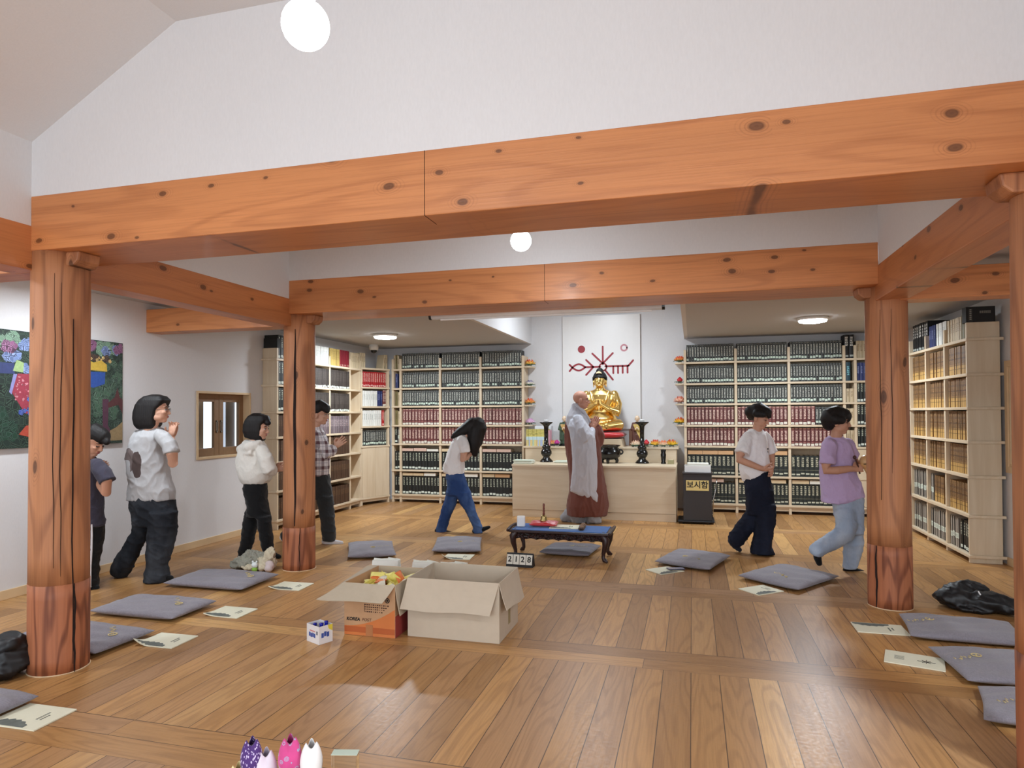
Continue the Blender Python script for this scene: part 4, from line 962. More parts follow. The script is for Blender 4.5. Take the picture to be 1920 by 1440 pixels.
lotus('white and violet paper lotus on the second corner shelf left of the emblem', -2.475, 10.22, YR2, (80, 66, 130), (236, 230, 214), 1.0, seed=2)
lotus('orange-red paper lotus on the third corner shelf left of the emblem', -2.475, 10.22, YR3, (220, 70, 40), (238, 170, 90), 1.1, seed=3)
lotus('pink paper lotus on the lowest corner shelf left of the emblem', -2.47, 10.22, YR4, (216, 160, 206), (236, 206, 228), 1.05, seed=4)
lotus('orange paper lotus on the topmost corner shelf right of the emblem', -0.175, 10.22, YR1, (216, 70, 40), (236, 150, 80), 1.05, seed=5)
lotus('red paper lotus bud on the second corner shelf right of the emblem', -0.175, 10.22, YR2, (200, 30, 50), (224, 70, 70), 1.05, bud=True, seed=6, n=(6, 8))
lotus('peach paper lotus on the third corner shelf right of the emblem', -0.18, 10.22, YR3, (220, 120, 96), (240, 196, 170), 1.15, seed=7, leaf=(206, 150, 140))
lotus('yellow paper lotus with red tips on the lowest corner shelf right of the emblem', -0.18, 10.22, YR4, (206, 70, 30), (244, 200, 70), 1.15, seed=8)
lotus('pale peach paper lotus in front of the brown robed figurine', -0.80, 9.87, T2, (232, 190, 160), (240, 222, 196), 1.0, seed=9)
lotus('red paper lotus bud right of the second candlestick', -0.655, 9.95, T2, (206, 40, 60), (226, 80, 80), 1.1, bud=True, seed=10, n=(6, 8))
lotus('yellow and red paper lotus, first of three at the altar end', -0.52, 9.95, T2, (206, 60, 40), (244, 204, 80), 1.1, seed=11)
lotus('white and orange paper lotus, middle of three at the altar end', -0.41, 9.90, T2, (220, 110, 60), (242, 214, 180), 1.0, seed=12)
lotus('golden paper lotus with red tips, last of three at the altar end', -0.295, 9.97, T2, (196, 70, 40), (244, 208, 70), 1.15, seed=13)
lotus('orange paper lotus beside the magenta bud near the green robed figurine', -2.05, 9.98, T2, (230, 130, 60), (244, 214, 150), 0.9, seed=14)
lotus('magenta paper lotus bud near the green robed figurine', -1.985, 9.93, T2, (190, 30, 130), (206, 80, 160), 1.0, bud=True, seed=15, n=(6, 8), leaf=(40, 60, 50))
o = MB().box(-.93, 10.20, T2, -.86, 10.30, T2+.25).build('wooden_block', plain('walnut_wood', (110, 70, 48), 0.5, var=0.2), bevel=0.004); tag(o, 'brown wooden block behind the red cushion', 'block')
# donation box on its trolley
dn = thing('donation_box', 'dark donation box with a yellow sign on a black trolley', 'donation box', (0.055, 9.16, 0))
DBR = plain('dark_brown_board', (44, 38, 38), 0.55)
MB().cbox((0, .0, .345), (.36, .34, .60)).build('box_body', DBR, dn, bevel=0.004)
MB().cbox((0, .0, .655), (.38, .36, .02)).build('lid', DBR, dn, bevel=0.003)
MB().cbox((-.02, .02, .033), (.46, .44, .02)).build('trolley_plate', plain('black_rubber', (24, 25, 28), 0.6), dn, bevel=0.006)
for sx in (-.18, .14):
    for sy in (-.14, .17): MB().tube([(sx-.012, sy, .012), (sx+.012, sy, .012)], .0115, 12).build('wheel', BLACKGLOSS, dn)
MB().tube([(.19, .10, .04), (.205, .11, .30), (.235, .12, .42), (.25, .13, .56)], .008, 8).build('trolley_handle', plain('chrome', (190, 190, 190), 0.15, 1.0), dn, smooth=True)
for zz in (.12, .6): MB().tube([(.181, -.12, zz), (.186, -.12, zz)], .007, 8).build('screw', STEEL, dn)
SIGN = plain('yellow_sign', (222, 200, 128), 0.5, var=0.05); INK = plain('black_print', (18, 18, 18), 0.6)
sg = MB().cbox((0.0, -.172, .50), (.285, .004, .135)).build('sign', SIGN, dn)
b = MB(); b.bm.free(); b.bm = text_mesh('보시함', 0.098, bold=0.0022); b.move(facing((0.0, -.1745, .503), (1, 0, 0), (0, 0, 1))); b.build('sign_lettering', INK, sg)
tr = thing('paper_tray', 'white tray of papers on top of the donation box', 'tray', (0.06, 9.16, 0.665))
b = MB()
for (x0, y0, x1, y1) in ((-.165, -.115, .165, -.108), (-.165, .108, .165, .115), (-.165, -.108, -.158, .108), (.158, -.108, .165, .108)): b.box(x0, y0, 0, x1, y1, .085)
b.box(-.158, -.108, 0, .158, .108, .008).build('tray_body', WHITEP, tr, bevel=0.002)
MB().box(-.13, -.10, .01, .14, .10, .115).build('paper_stack', PAPR, tr)
# ------------------------------------------------------------------ cushions, booklets and the things on the floor
def mat_cushion():
    k = N('mauve_grey_linen'); o = k.coord('Object'); rn = k.n('ShaderNodeObjectInfo').outputs['Random']
    a = k.noise(k.vmul(o, (1, 5, 1)), 60, 3); b = k.noise(k.vmul(o, (5, 1, 1)), 60, 3)
    f = k.math('MULTIPLY', k.math('ADD', a, b), 0.5)
    base = k.mix(rn, lin((116, 112, 119)), lin((134, 130, 137)))
    col = k.mix(k.rng(f, 0.3, 0.7), k.mix(0.35, base, lin((80, 74, 84))), k.mix(0.25, base, lin((172, 166, 176))))
    k.bump(k.math('ADD', k.math('MULTIPLY', f, 0.6), k.noise(o, 14, 3)), 0.35, 0.008)
    return k.done(col, 0.92, sheen=0.25, spec=0.2)
LINEN = mat_cushion(); THREAD = plain('gold_thread', (206, 186, 130), 0.5)
CM = {}
def cushion(lab, pts, emb=(0.55, 0.5), ang=None, h=0.068, seed=1, group='mauve floor cushions'):
    """pts: near-left, far-left, far-right, near-right corners on the floor"""
    P = [Vector((x, y)) for x, y in pts]; c = sum(P, Vector((0, 0)))/4
    ux = ((P[3]-P[0])+(P[2]-P[1]))/2; uy = ((P[1]-P[0])+(P[2]-P[3]))/2
    rz = math.atan2(ux.y, ux.x)
    t = thing('floor_cushion', lab, 'cushion', (c.x, c.y, 0.001), rz, group)
    w, d = ux.length, uy.length; R = Matrix.Rotation(-rz, 2); a = R @ uy; sh = a.x/d
    b = cushion_mesh(w*1.03, d*1.03, h, seed, wob=0.0035)
    for v in b.bm.verts: v.co.x += sh*v.co.y
    pad = b.build('pad', LINEN, t, smooth=True, sub=1)
    # embroidered ring and short lettering strokes
    e = MB(); ex, ey = (emb[0]-.5)*w, (emb[1]-.5)*d; ea = ang if ang is not None else 0.0; ca, sa = math.cos(ea), math.sin(ea); rnd = random.Random(seed)
    zt = h+0.001
    def q(u, v): return (ex+ca*u-sa*v+sh*(ey), ey+sa*u+ca*v)
    n = 24; rr = []
    for i in range(n):
        cx, cy = q(.024*math.cos(2*PI*i/n), .024*math.sin(2*PI*i/n)); ring = []
        for j in range(6): r = .024+.004*math.cos(j*PI/3); x_, y_ = q(r*math.cos(2*PI*i/n), r*math.sin(2*PI*i/n)); ring.append((x_, y_, zt+.0025*math.sin(j*PI/3)))
        rr.append(ring)
    e.rings(rr, cap=False, closed=True)
    for u0, v0 in ((-.012, -.006), (.0, .006)):
        x0, y0 = q(u0, v0); x1, y1 = q(u0+.014, v0+.004); e.tube([(x0, y0, zt), (x1, y1, zt)], .003, 5)
    for i in range(7):
        u0 = .05+.018*i+rnd.uniform(-.003, .003); v0 = .012*math.sin(i*1.7)
        x0, y0 = q(u0, v0-.008); x1, y1 = q(u0+rnd.uniform(-.004, .010), v0+.010); e.tube([(x0, y0, zt), (x1, y1, zt)], .0024, 5)
    e.build('embroidery', THREAD, t, smooth=True)
    return t
cushion('mauve cushion in front of the cracked pillar and clothes heap', [(-4.32, 4.66), (-4.33, 5.16), (-3.54, 5.17), (-3.53, 4.63)], (0.84, 0.55), 2.4, seed=1)
cushion('mauve cushion between the thick left pillar and the booklet, white corner showing', [(-4.23, 3.87), (-4.24, 4.30), (-3.49, 4.32), (-3.50, 3.84)], (0.80, 0.5), 2.4, seed=2)
cushion('mauve cushion half hidden behind the thick left pillar', [(-4.20, 3.22), (-4.19, 3.64), (-3.41, 3.63), (-3.44, 3.17)], (0.85, 0.5), 2.4, seed=3)
cushion('mauve cushion cut by the left picture edge below the black jacket', [(-3.95, 2.30), (-3.95, 2.66), (-3.19, 2.63), (-3.19, 2.27)], (0.3, 0.5), 2.4, seed=4)
cushion('mauve cushion touching the white sock of the plaid shirt person', [(-3.31, 5.93), (-3.66, 6.62), (-3.24, 6.80), (-2.87, 6.17)], (0.53, 0.38), 0.2, seed=5)
cushion('mauve cushion at the feet of the bowing girl', [(-2.62, 6.42), (-2.82, 7.15), (-2.34, 7.25), (-2.10, 6.55)], (0.55, 0.45), 0.1, seed=6)
cushion('mauve cushion under the carved low desk', [(-1.53, 6.64), (-1.46, 7.14), (-0.955, 7.12), (-0.995, 6.60)], (0.52, 0.5), 0.0, seed=7)
cushion('mauve cushion with a phone and booklet at its corner', [(-0.37, 6.50), (-0.14, 7.14), (0.345, 6.93), (0.148, 6.26)], (0.42, 0.35), -0.2, seed=8)
cushion('mauve cushion at the trailing foot of the purple shirt boy', [(0.37, 6.08), (0.77, 6.68), (1.215, 6.27), (0.80, 5.75)], (0.42, 0.35), -0.5, seed=9)
cushion('mauve cushion next to the pillar foot and black jacket', [(1.31, 4.74), (1.38, 5.22), (2.03, 5.21), (1.97, 4.70)], (0.24, 0.6), -2.6, seed=10)
cushion('mauve cushion between the two booklets on the right', [(1.38, 4.03), (1.35, 4.53), (2.02, 4.60), (2.05, 4.06)], (0.26, 0.6), -2.6, seed=11)
cushion('nearest mauve cushion on the right, cut by the edge pillar', [(1.255, 3.54), (1.42, 3.95), (2.02, 3.93), (1.93, 3.52)], (0.3, 0.55), -2.6, seed=12)
# booklets with a grey hill picture
COVER = plain('cream_cover', (226, 224, 200), 0.75, var=0.03, scale=60); GREYP = plain('grey_hill_print', (104, 110, 104), 0.8, var=0.45, scale=30); LINEP = plain('grey_type', (120, 122, 112), 0.8)
def booklet(lab, c, rz, curl=0.0, back=False, thick=0.006, flip=1, w=0.285, d=0.235, z=0.001):
    t = thing('booklet', lab, 'booklet', (c[0], c[1], z), rz, 'booklets on the floor')
    def lift(x, y): k = max(0.0, (-x/w*2-0.2))*max(0.0, -y/d*2*flip+0.1); return curl*k*k*0.05
    b = MB(); n = 10; G = []
    for s in (0, 1):
        G.append([[b.bm.verts.new((-w/2+w*i/n, -d/2+d*j/n, thick*s+lift(-w/2+w*i/n, -d/2+d*j/n))) for j in range(n+1)] for i in range(n+1)])
    for i in range(n):
        for j in range(n):
            b._f([G[1][i][j], G[1][i+1][j], G[1][i+1][j+1], G[1][i][j+1]]); b._f([G[0][i][j+1], G[0][i+1][j+1], G[0][i+1][j], G[0][i][j]])
    for i in range(n):
        for j in (0, n): b._f([G[0][i][j], G[0][i+1][j], G[1][i+1][j], G[1][i][j]]); b._f([G[0][j][i], G[0][j][i+1], G[1][j][i+1], G[1][j][i]])
    b.build('pages', COVER, t)
    e = MB(); zt = thick+0.0006
    if back:
        for i in range(6): e.cbox((-.075, .03-.012*i, zt), (.05, .003, .0004))
        e.build('printed_lines', LINEP, t)
        e = MB(); X0, Y0 = .06, -.01
        for (a, r) in ((0, .045), (.8, .03), (1.57, .035), (2.4, .03), (3.14, .045), (3.9, .03), (4.71, .03), (5.5, .03)): e.tube([(X0, Y0, zt), (X0+r*math.cos(a), Y0+r*math.sin(a), zt)], .0016, 4)
        e.build('printed_emblem', INK, t)
    else:
        m = 16; top = []
        for i in range(m+1):
            x = -w/2+.006+(w*.72)*i/m; hgt = .062*math.sin(PI*(0.06+0.9*i/m))**0.55+.006*math.sin(i*2.1)
            top.append((x, hgt))
        y0 = -d/2+.006
        P = [(x, (y0+hh)*flip, lift(x, (y0+hh)*flip)) for x, hh in top]; Q = [(x, y0*flip, lift(x, y0*flip)) for x, hh in top]
        va = [e.bm.verts.new((p[0], p[1], p[2]+zt)) for p in P]; vb = [e.bm.verts.new((p[0], p[1], p[2]+zt)) for p in Q]
        for i in range(m): e._f([vb[i], vb[i+1], va[i+1], va[i]] if flip > 0 else [va[i], va[i+1], vb[i+1], vb[i]])
        e.build('hill_picture', GREYP, t)
        e = MB()
        for i in range(2):
            for j in range(7-2*i): e.cbox((.055+.022*i, (.0+.011*j-.02)*flip, zt), (.010, .008, .0004))
        e.build('printed_title', LINEP, t)
    return t
booklet('cream booklet nearest the left picture edge', (-3.075, 2.496), 0.02, 0.0, w=0.29, d=0.225)
booklet('cream booklet beside the thick left pillar, corner curled up', (-3.27, 3.555), 0.02, 1.0)
booklet('cream booklet next to the second cushion on the painting side', (-3.274, 4.18), 0.0, 0.4)
booklet('cream booklet nearest the cracked pillar', (-3.273, 4.94), 0.03, 0.5)
booklet('pale booklet behind the big open carton', (-2.29, 6.36), 0.10, 1.2, flip=1)
booklet('cream booklet under the phone', (-0.255, 6.27), 0.75, 0.0, w=0.27, d=0.22)
booklet('cream booklet in front of the cushion of the purple shirt boy', (0.525, 5.77), 0.70, 0.0, w=0.27, d=0.22)
booklet('cream booklet tucked under the cushion by the right pillar', (1.19, 4.94), 0.0, 0.0, flip=-1, w=0.31, d=0.21)
booklet('booklet lying back side up with a small black emblem', (1.23, 4.366), -0.28, 0.0, back=True, w=0.30, d=0.22)
t = thing('phone', 'dark phone lying on the booklet and cushion corner', 'phone', (-0.16, 6.315, 0.012), 0.35)
MB().cbox((0, 0, .004), (.155, .075, .008)).build('case', plain('slate_case', (70, 72, 92), 0.4), t, bevel=0.003)
MB().cbox((0, 0, .0085), (.145, .067, .0012)).build('screen', plain('grey_glass', (150, 150, 168), 0.1), t)
# open cartons
KRAFT = plain('kraft_board', (190, 150, 112), 0.85, var=0.08, scale=25); KRIN = plain('kraft_inside', (188, 174, 152), 0.9, var=0.06, scale=25)
GREYB = plain('grey_board', (194, 180, 160), 0.88, var=0.06, scale=20); ORG = plain('orange_print', (206, 120, 62), 0.7, var=0.06); DORG = plain('deep_orange_print', (180, 92, 44), 0.7); REDB = plain('red_print', (158, 62, 58), 0.7)
def carton(nm, lab, x0, y0, x1, y1, h, outer, inner):
    t = thing(nm, lab, 'carton', ((x0+x1)/2, (y0+y1)/2, 0)); w, d = (x1-x0)/2, (y1-y0)/2; k = .004
    for n, (a, c, e, f) in (('front_wall', (-w, -d, w, -d+k)), ('back_wall', (-w, d-k, w, d)), ('side_wall', (-w, -d+k, -w+k, d-k)), ('side_wall', (w-k, -d+k, w, d-k))):
        MB().box(a, c, 0.001, e, f, h).build(n, outer, t)
        if n == 'front_wall': MB().box(a+k, -d+k, .004, e-k, -d+k+.001, h-.001).build('lining', inner, t)
        if n == 'back_wall': MB().box(a+k, d-k-.001, .004, e-k, d-k, h-.001).build('lining', inner, t)
    MB().box(-w+k, -d+k, 0.001, w-k, d-k, .006).build('bottom', inner, t)
    return t, w, d
def flap(t, p0, p1, q1, q0, mat, th=.004, wav=.006, seed=0, name='flap'):
    """bent cardboard flap from hinge p0-p1 to free edge q0-q1"""
    P0, P1, Q0, Q1 = map(Vector, (p0, p1, q0, q1)); b = MB(); rnd = random.Random(seed); ph = rnd.uniform(0, 6); n, m = 14, 6
    nn = (P1-P0).cross(Q0-P0).normalized()
    def f(u, v):
        p = (P0*(1-u)+P1*u)*(1-v)+(Q0*(1-u)+Q1*u)*v
        return p + nn*(wav*v*math.sin(5*u+ph)+.004*math.sin(PI*v)) + (Q0-P0).normalized()*(wav*0.7*v*math.sin(9*u+ph))
    b.sheet(f, n, m); return b.build(name, mat, t, solid=th)
t, w, d = carton('cardboard_box', 'open orange-banded post carton full of yellow snack packets', -2.227, 3.962, -1.862, 4.46, 0.34, KRAFT, KRIN)
flap(t, (-w, -d, .34), (w, -d, .34), (w-.045, -d-.10, .245), (-w+.055-.12, -d-.23, .29), KRIN, seed=1)
flap(t, (-w, -d, .34), (-w, d, .34), (-w-.08, d-.02, .50-.16), (-w-.05, -d-.17, .29), KRIN, seed=2, wav=.003)
flap(t, (w, -d, .34), (w, d, .34), (w+.03, d, .16), (w+.036, -d, .15), KRIN, seed=3, wav=.002)
flap(t, (-w, d, .34), (w, d, .34), (w, d+.14, .22), (-w, d+.14, .22), KRIN, seed=4, wav=.003)
def deco(t, mat, poly, y, name): return MB().prism_ax(poly, y-.0012, y+.0008, lambda u, v, w_: (u, w_, v)).build(name, mat, t)
deco(t, ORG, [(-w+.002, .03), (w-.002, .03), (w-.002, .185)]+[(w-.002-.36*k/10, .185-.125*(1-(1-k/10)**2)) for k in range(1, 11)], -d, 'orange_swoosh')
deco(t, DORG, [(-w+.002, .022), (w-.002, .022), (w-.002, .058), (-w+.002, .058)], -d-.0012, 'dark_orange_band')
deco(t, ORG, [(-w+.002, .002), (w-.002, .002), (w-.002, .021), (-w+.002, .021)], -d-.0003, 'foot_band')
deco(t, plain('brown_tape', (176, 118, 76), 0.3), [(-.025, .001), (.025, .001), (.025, .075), (-.025, .075)], -d-.0022, 'tape')
MB().box(w-.0006, -d+.002, .002, w+.0012, d-.002, .14).build('red_side_print', REDB, t)
b = MB(); b.bm.free(); b.bm = text_mesh('KOREA', .030, 'LEFT', bold=.0008); b.move(facing((-w+.018, -d-.0016, .105), (1, 0, .0), (.12, 0, 1))); b.build('bold_lettering', INK, t)
b = MB(); b.bm.free(); b.bm = text_mesh('POST', .028, 'LEFT'); b.move(facing((-w+.018+.112, -d-.0016, .105), (1, 0, 0), (.12, 0, 1))); b.build('light_lettering', plain('brown_print', (110, 70, 50), 0.7), t)
e = MB(); rnd = random.Random(5)
for r, (zz, c) in enumerate(((.205, 12), (.19, 11), (.176, 10), (.16, 9))):
    for i in range(c): e.cbox((-.03+.0148*i, -d-.001, zz), (.010 if rnd.random() < .8 else .004, .0016, .007 if r != 2 else .005))
e.cbox((-.036, -d-.001, .185), (.002, .0016, .05))
e.build('printed_lines', plain('dark_brown_print', (74, 44, 34), 0.8), t)
e = MB(); n = 20
e.rings([[(.128+(.014+.003*math.cos(j*PI/2))*math.cos(2*PI*i/n), -d-.0008+.001*math.sin(j*PI/2), .24+(.014+.003*math.cos(j*PI/2))*math.sin(2*PI*i/n)) for j in range(4)] for i in range(n)], cap=False, closed=True)
e.cbox((.128, -d-.001, .24), (.012, .0016, .014)); e.build('recycling_mark', INK, t)
# snack packets in the carton
CR = {'yellow': plain('yellow_wrapper', (234, 224, 128), 0.45, var=0.08), 'orange': plain('orange_wrapper', (226, 120, 50), 0.45), 'white': plain('white_wrapper', (226, 224, 206), 0.45)}
rnd = random.Random(12); BX = -2.0445; BY = 4.211
def packet_mesh():
    b = MB(); b.sheet(lambda u, v: ((u-.5)*.10, (v-.5)*.07, .018*math.sin(PI*u)*math.sin(PI*v)), 8, 6)
    g = bmesh.ops.duplicate(b.bm, geom=b.bm.verts[:]+b.bm.edges[:]+b.bm.faces[:])
    for v in [x for x in g['geom'] if isinstance(x, bmesh.types.BMVert)]: v.co.z = -v.co.z
    bmesh.ops.remove_doubles(b.bm, verts=b.bm.verts, dist=1e-5); return b
for cname, mat in CR.items():
    b = packet_mesh(); bmesh.ops.recalc_face_normals(b.bm, faces=b.bm.faces); me = bpy.data.meshes.new('packet'); b.bm.to_mesh(me); b.bm.free(); me.materials.append(mat)
    cnt = {'yellow': 26, 'orange': 4, 'white': 6}[cname]
    for i in range(cnt):
        o = bpy.data.objects.new('snack_packet', me); COL.objects.link(o)
        o.location = (BX+rnd.uniform(-.105, .13), BY+rnd.uniform(-.15, .18), .255+rnd.uniform(0, .055)); o.rotation_euler = (rnd.uniform(-1, 1), rnd.uniform(-1.1, 1.1), rnd.uniform(0, 6.3))
        tag(o, '%s snack packet heaped in the orange-banded post carton' % cname, 'snack packet', '%s snack packets' % cname)
MB().box(-w+.006, -d+.006, .008, w-.006, d-.006, .24).build('packets_below', CR['yellow'], t)['kind'] = 'stuff'
t, w, d = carton('cardboard_box', 'large plain grey carton standing open and empty', -1.805, 4.032, -1.182, 4.49, 0.38, GREYB, GREYB)
flap(t, (-w, -d, .38), (w, -d, .38), (w-.045, -d-.055, .19), (-w-.028, -d-.06, .185), GREYB, seed=6, wav=.006)
flap(t, (w, -d, .38), (w, d, .38), (w+.055, d-.02, .18), (w+.05, -d+.01, .215), GREYB, seed=7, wav=.005)
flap(t, (-w, -d, .38), (-w, d, .38), (-w+.02, d-.01, .22), (-w+.02, -d+.01, .22), GREYB, seed=8, wav=.002)
flap(t, (-w, d, .38), (w, d, .38), (w, d+.05, .20), (-w, d+.05, .20), GREYB, seed=9, wav=.003)
e = MB().box(w-.0005, -.02, .06, w+.0012, .03, .17); e.build('side_label', plain('olive_label', (150, 134, 96), 0.7), t)
# white carrier bags behind the cartons
BAGP = plain('white_bag_paper', (222, 222, 214), 0.7, var=0.05)
for (x, y, w_, h_, a, lab) in ((-2.33, 4.80, .22, .305, .15, 'white paper bag behind the post carton, leftmost of three'), (-2.02, 4.84, .20, .295, -.1, 'white paper bag between the two cartons, middle of three'), (-1.78, 4.82, .20, .30, .2, 'white paper bag behind the grey carton, rightmost of three')):
    t = thing('paper_bag', lab, 'paper bag', (x, y, 0), a, 'white paper bags')
    b = MB(); loft(b, [(0, 0, .001, w_/2, .065), (0, 0, .12, w_/2, .07), (0, 0, h_*.85, w_/2*.98, .05), (.0, 0, h_, w_/2*.96, .035)], 20, 8)
    b.build('bag_body', BAGP, t, bevel=0.002)
    e = MB()
    for i in range(5): e.cbox((-.05+.025*i, -.062, h_*.86), (.018, .001, .008), (-.12, 0, 0))
    e.build('printed_lines', LINEP, t)
    for q_, (px_, ry_) in enumerate(((-.05, .25), (.02, -.18), (.055, .35))):
        MB().box(px_-.05, -.012+.012*q_, h_-.10, px_+.05, -.0105+.012*q_, h_+.012, (0, ry_*.35, 0)).build('paper_sheet', PAPR, t)
# little open box with blue bottles
sb = thing('small_open_box', 'small white open box with blue print holding blue bottles', 'box', (-2.313, 3.803, 0), -0.43)
WC = plain('white_glossy_carton', (228, 226, 226), 0.4); BLU = plain('blue_print', (58, 84, 160), 0.5); sw, sd, sh_ = .0675, .05, .113
for n, (a, c, e, f) in (('front_wall', (-sw, -sd, sw, -sd+.002)), ('back_wall', (-sw, sd-.002, sw, sd)), ('side_wall', (-sw, -sd+.002, -sw+.002, sd-.002)), ('side_wall', (sw-.002, -sd+.002, sw, sd-.002))): MB().box(a, c, .001, e, f, sh_).build(n, WC, sb)
MB().box(-sw+.002, -sd+.002, .001, sw-.002, sd-.002, .003).build('bottom', WC, sb)
e = MB()
for i in range(4): e.cbox((-.035+.018*i, -sd-.0006, .052-.003*(i % 2)), (.015, .001, .026))
e.build('blue_lettering', BLU, sb)
e = MB()
for i in range(6): e.cbox((-.03+.010*i, -sd-.0006, .076), (.007, .001, .007))
e.build('red_lettering', plain('rose_print', (200, 110, 110), 0.5), sb)
MB().cbox((.045, -sd-.0006, .07), (.010, .001, .022)).build('dark_mark', plain('navy_print', (24, 30, 60), 0.5), sb)
MB().prism_ax([(-.05, .112), (-.014, .112), (-.02, .088), (-.048, .07)], 0, .001, lambda u, v, w_: (sw+w_, u*-1, v)).build('yellow_corner', plain('lemon_print', (228, 208, 70), 0.5), sb)
e = MB()
for i in range(3):
    e.cbox((sw+.0006, -.025+.02*i, .055+.006*(i % 2)), (.001, .017, .030))
e.build('blue_script', BLU, sb)
BTL = plain('blue_bottle', (20, 30, 150), 0.25)
bt = None
for i, (x, y, z) in enumerate(((-.03, -.015, .0), (.005, .012, .0), (.035, -.012, .012), (.04, .022, .018))):
    bt = MB().lathe([(.015, 0), (.017, .01), (.017, .07), (.012, .085), (.010, .095), (.012, .097), (.012, .108), (.001, .11)], 16).build('blue_bottle', BTL, smooth=True)
    m = Matrix.Rotation(-0.43, 4, 'Z'); p = m @ Vector((x, y, z+.004)); bt.location = (p.x-2.313, p.y+3.803, p.z); tag(bt, 'small blue bottle in the white box on the floor', 'bottle', 'blue bottles in the small box')
# flip number stand
cs = thing('number_stand', 'black flip number stand reading 2128 on the floor', 'number stand', (-1.585, 6.13, 0), -0.02)
b = MB(); b.prism_ax([(-.05, 0), (.05, 0), (.006, .125), (-.006, .125)], -.13, .13, lambda u, v, w_: (w_, u, v)); b.build('easel', plain('black_card', (22, 22, 24), 0.6), cs, bevel=0.002)
tilt = math.atan2(.044, .125)
for i, ch in enumerate('2128'):
    x = -.0945+.063*i; m = Matrix.Translation((x, -.0515, .018)) @ Matrix.Rotation(-tilt, 4, 'X')
    c = MB().box(-.029, -.003, .008, .029, 0, .100).move(m).build('number_card', PAPR, cs)
    b = MB(); b.bm.free(); b.bm = text_mesh(ch, .072, bold=.0016, extrude=.0006); b.move(m @ facing((0, -.0042, .054), (1, 0, 0), (0, 0, 1))); b.build('numeral', INK, c)
# carved low desk with its things
ROSE = plain('dark_rosewood', (46, 26, 26), 0.35, var=0.25, scale=20, bump=0.0)
k = N('carved_rosewood'); o_ = k.coord('Object'); v_ = k.vor(o_, 55); k.bump(v_, 0.9, 0.02)
CARV = k.done(k.mix(k.rng(v_, 0.1, 0.6), lin((66, 40, 42)), lin((26, 14, 15))), 0.4)
dk = thing('low_desk', 'carved dark low desk with curved legs and a blue mat', 'desk', (-1.28, 6.62, 0))
MB().box(-.50, -.21, .265, .50, .21, .29).build('desk_top', ROSE, dk, bevel=0.006)
for s in (-1, 1): MB().tube([(s*.505, -.215, .287), (s*.515, -.07, .297), (s*.515, .07, .297), (s*.505, .215, .287)], .016, 10, True).build('end_scroll', ROSE, dk, smooth=True)
def apron(y, nm):
    P = [(-.44, .265), (.44, .265)]+[(.44-.88*i/44, .195+.012*abs(math.sin(i*PI/5.5))) for i in range(45)]
    return MB().prism_ax(P, y-.012, y+.012, lambda u, v, w_: (u, w_, v)).build(nm, CARV, dk)
apron(-.165, 'carved_apron'); apron(.165, 'carved_apron')
for s in (-1, 1): MB().box(s*.44-.012, -.15, .20, s*.44+.012, .15, .265).build('end_apron', CARV, dk)
for sx in (-1, 1):
    for sy in (-1, 1):
        MB().tube([(sx*.44, sy*.165, .262), (sx*.463, sy*.178, .225), (sx*.458, sy*.176, .16), (sx*.44, sy*.168, .09), (sx*.437, sy*.167, .05), (sx*.452, sy*.176, .026), (sx*.47, sy*.186, .017)], [.036, .036, .028, .019, .018, .024, .015], 12, True).build('leg', ROSE, dk, smooth=True)
BLUE = cloth('blue_felt', (52, 104, 172), var=0.12, fold=0.1)
DZ = 0.29
MB().box(-.47, -.19, DZ, .47, .19, DZ+.004).build('desk_mat', BLUE, dk)
DZ += 0.0045
wb_ = thing('white_box', 'small white speaker box on the left end of the low desk', 'box', (-1.70, 6.61, DZ), 0.25)
MB().cbox((0, 0, .052), (.085, .085, .104)).build('body', WHITEP, wb_, bevel=0.012, segs=3)
o = cushion_mesh(.29, .23, .05, 21, wob=0.004, puff=2.2).build('bell_cushion', RED, smooth=True, loc=(-1.48, 6.70, DZ)); o.rotation_euler = (0, 0, .1); tag(o, 'small red satin cushion under the handbell', 'cushion')
BRASS = plain('aged_brass', (170, 150, 100), 0.3, 0.9, var=0.2)
hb = thing('handbell', 'brass handbell with a turned wooden handle on the red cushion', 'bell', (-1.48, 6.69, DZ+.049))
MB().lathe([(.040, 0), (.038, .008), (.032, .02), (.029, .045), (.024, .058), (.008, .064)], 24).build('bell', BRASS, hb, smooth=True)
MB().lathe([(.008, .062), (.013, .07), (.009, .085), (.012, .10), (.008, .115), (.011, .13), (.008, .145), (.012, .158), (.009, .165), (.012, .175), (.001, .182)], 16).build('handle', plain('red_turned_wood', (110, 50, 36), 0.3), hb, smooth=True)
booklet('open cream booklet lying on the blue mat of the low desk', (-1.26, 6.66), 0.1, 0.0, z=DZ, w=.29, d=.22)
cl = thing('wooden_clapper', 'dark split bamboo clapper on the blue mat', 'clapper', (-1.07, 6.62, DZ), 1.62)
for s in (-1, 1): MB().tube([(-.12, s*.012, .016), (.12, s*.012, .016)], .014, 10, True).build('half', plain('dark_bamboo', (58, 36, 26), 0.35), cl, smooth=True)
for q in range(3): MB().tube([(-.09+.08*q, 0, .016), (-.075+.08*q, 0, .016)], .0285, 12).build('binding', plain('pale_cord', (150, 120, 96), 0.7), cl)
